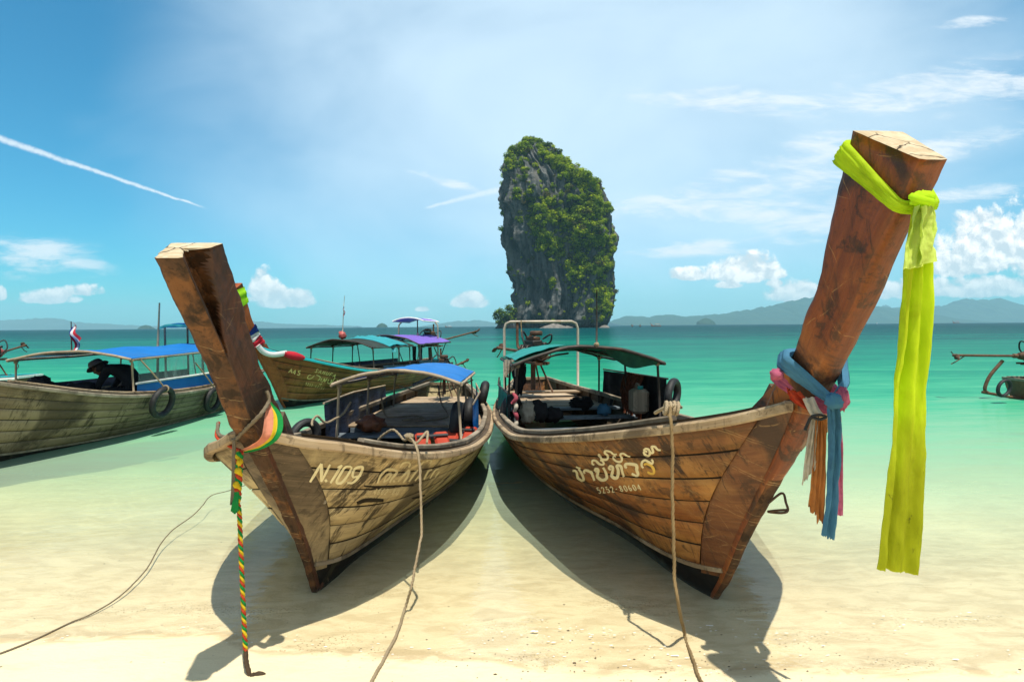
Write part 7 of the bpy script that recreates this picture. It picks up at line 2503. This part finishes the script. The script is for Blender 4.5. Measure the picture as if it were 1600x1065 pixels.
for s in (-1, 1): lump(b, hc + rt * s * 0.078 + fwd * 0.0, (0.016, 0.008, 0.028), 8, 0, s, 0.1)
b.build('ears', M['skin'], per)
b = MB()
for s in (-1, 1): lump(b, hc + fwd * 0.092 + rt * s * 0.032 + upv * 0.008, (0.006, 0.011, 0.006), 6, 0, s, 0.0)
b.build('eyes', M['hair'], per)
b = MB()
lump(b, hc - fwd * 0.02 + upv * 0.012, (0.098, 0.080, 0.108), 12, 0, 5.0, 0.06, 4)
b.build('hair', M['hair'], per)
b = MB()
cc = hc + upv * 0.055
b.lathe(cc, upv, [(0.0, 0.150), (-0.02, 0.165), (-0.025, 0.160), (0.005, 0.108), (0.05, 0.105), (0.085, 0.085), (0.1, 0.0)], 20)
b.build('hat', M['grey_hat'], per)
for s in (-1, 1):
    hp_ = px0 + Vector((-0.32, s * 0.15, 0.05))
    b = MB()
    lump(b, hp_, (0.035, 0.042, 0.05), 8, 0, s, 0.1)
    for k in range(4):
        b.tube(catmull([hp_ + Vector((-0.012 + 0.002 * k, -0.03 + 0.02 * k, -0.03)), hp_ + Vector((-0.03, -0.03 + 0.02 * k, -0.07)), hp_ + Vector((-0.02, -0.028 + 0.019 * k, -0.10 + 0.006 * abs(k - 1)))], 6), [0.010, 0.010, 0.0095, 0.009, 0.0085, 0.007], 6)
    b.tube(catmull([hp_ + Vector((0.0, s * -0.035, 0.0)), hp_ + Vector((-0.02, s * -0.055, -0.03)), hp_ + Vector((-0.03, s * -0.055, -0.055))], 5), [0.012, 0.011, 0.010, 0.010, 0.007], 6)
    b.build('hand', M['skin'], per)

# ------------------------------------------------------------------ small boats far out
def far_boat(label, u, v, y, length, rz, hullmat, roofmat):
    p = at(u, v, y)
    root = thing('distant_boat', label, 'boat', (p.x, p.y, 0), rz, 'small boats far out on the water')
    L_ = length
    b = MB()
    rows = []
    for i in range(17):
        f = i / 16
        x = (f - 0.5) * L_
        w = 0.13 * L_ * sin(pi * min(1, 0.12 + f * 0.9)) ** 0.7 * (0.3 if f < 0.03 else 1)
        z = 0.075 * L_ + 0.17 * L_ * max(0, (0.35 - f) / 0.35) ** 2 + 0.03 * L_ * max(0, (f - 0.8) / 0.2)
        rows.append([Vector((x, -w, z)), Vector((x, -w * 0.8, 0.03 * L_)), Vector((x, 0, -0.05 * L_)), Vector((x, w * 0.8, 0.03 * L_)), Vector((x, w, z)), Vector((x, w * 0.85, z - 0.02 * L_)), Vector((x, 0, z - 0.045 * L_)), Vector((x, -w * 0.85, z - 0.02 * L_))])
    b.grid(rows, wrap=True)
    b.build('hull', hullmat, root)
    b = MB()
    b.tube(catmull([(-0.47 * L_, 0, 0.18 * L_), (-0.53 * L_, 0, 0.27 * L_), (-0.57 * L_, 0, 0.37 * L_)], 6), [0.03 * L_, 0.028 * L_, 0.026 * L_, 0.025 * L_, 0.024 * L_, 0.022 * L_], 6)
    b.build('prow_post', hullmat, root)
    b = MB()
    P = [[Vector((-0.1 * L_ + 0.46 * L_ * i / 6, (j / 6 - 0.5) * 0.24 * L_, 0.24 * L_ + 0.03 * L_ * (1 - (j / 3 - 1) ** 2))) for j in range(7)] for i in range(7)]
    b.grid(P, flip=True); b.grid([[q + Vector((0, 0, -0.01 * L_)) for q in r] for r in P])
    b.build('roof_sheet', roofmat, root)
    for sx_ in (-0.08, 0.34):
        for sy_ in (-0.1, 0.1):
            b = MB(); b.tube([(sx_ * L_, sy_ * L_, 0.05 * L_), (sx_ * L_, sy_ * L_, 0.245 * L_)], 0.008 * L_, 5); b.build('post', M['post_pipe'], root)
    return root


far_boat('tiny distant boat with a dark hull and red roof, nearest the rock', 988, 508.6, 620, 8.0, radians(70), M['hull_dark'], M['red_paint'])
far_boat('tiny distant boat with a white roof between two others right of the rock', 1000, 508.4, 640, 8.0, radians(80), M['hull_dark'], M['white_paint'])
far_boat('tiny distant boat seen side on, rightmost of three by the rock', 1025, 508.4, 640, 11.0, 0.0, M['hull_dark'], M['rag'])
far_boat('tiny distant boat on the horizon left of the rock', 701, 510, 900, 11.0, radians(30), M['hull_dark'], M['white_paint'])
far_boat('tiny pale boat on the horizon behind the right prow sash', 1494, 503.4, 1500, 20.0, radians(10), M['hull_dark'], M['pinkrag'])
far_boat('tiny white boat on the horizon just right of the tall right prow', 1370, 503.6, 1500, 12.0, radians(60), M['white_paint'], M['white_paint'])
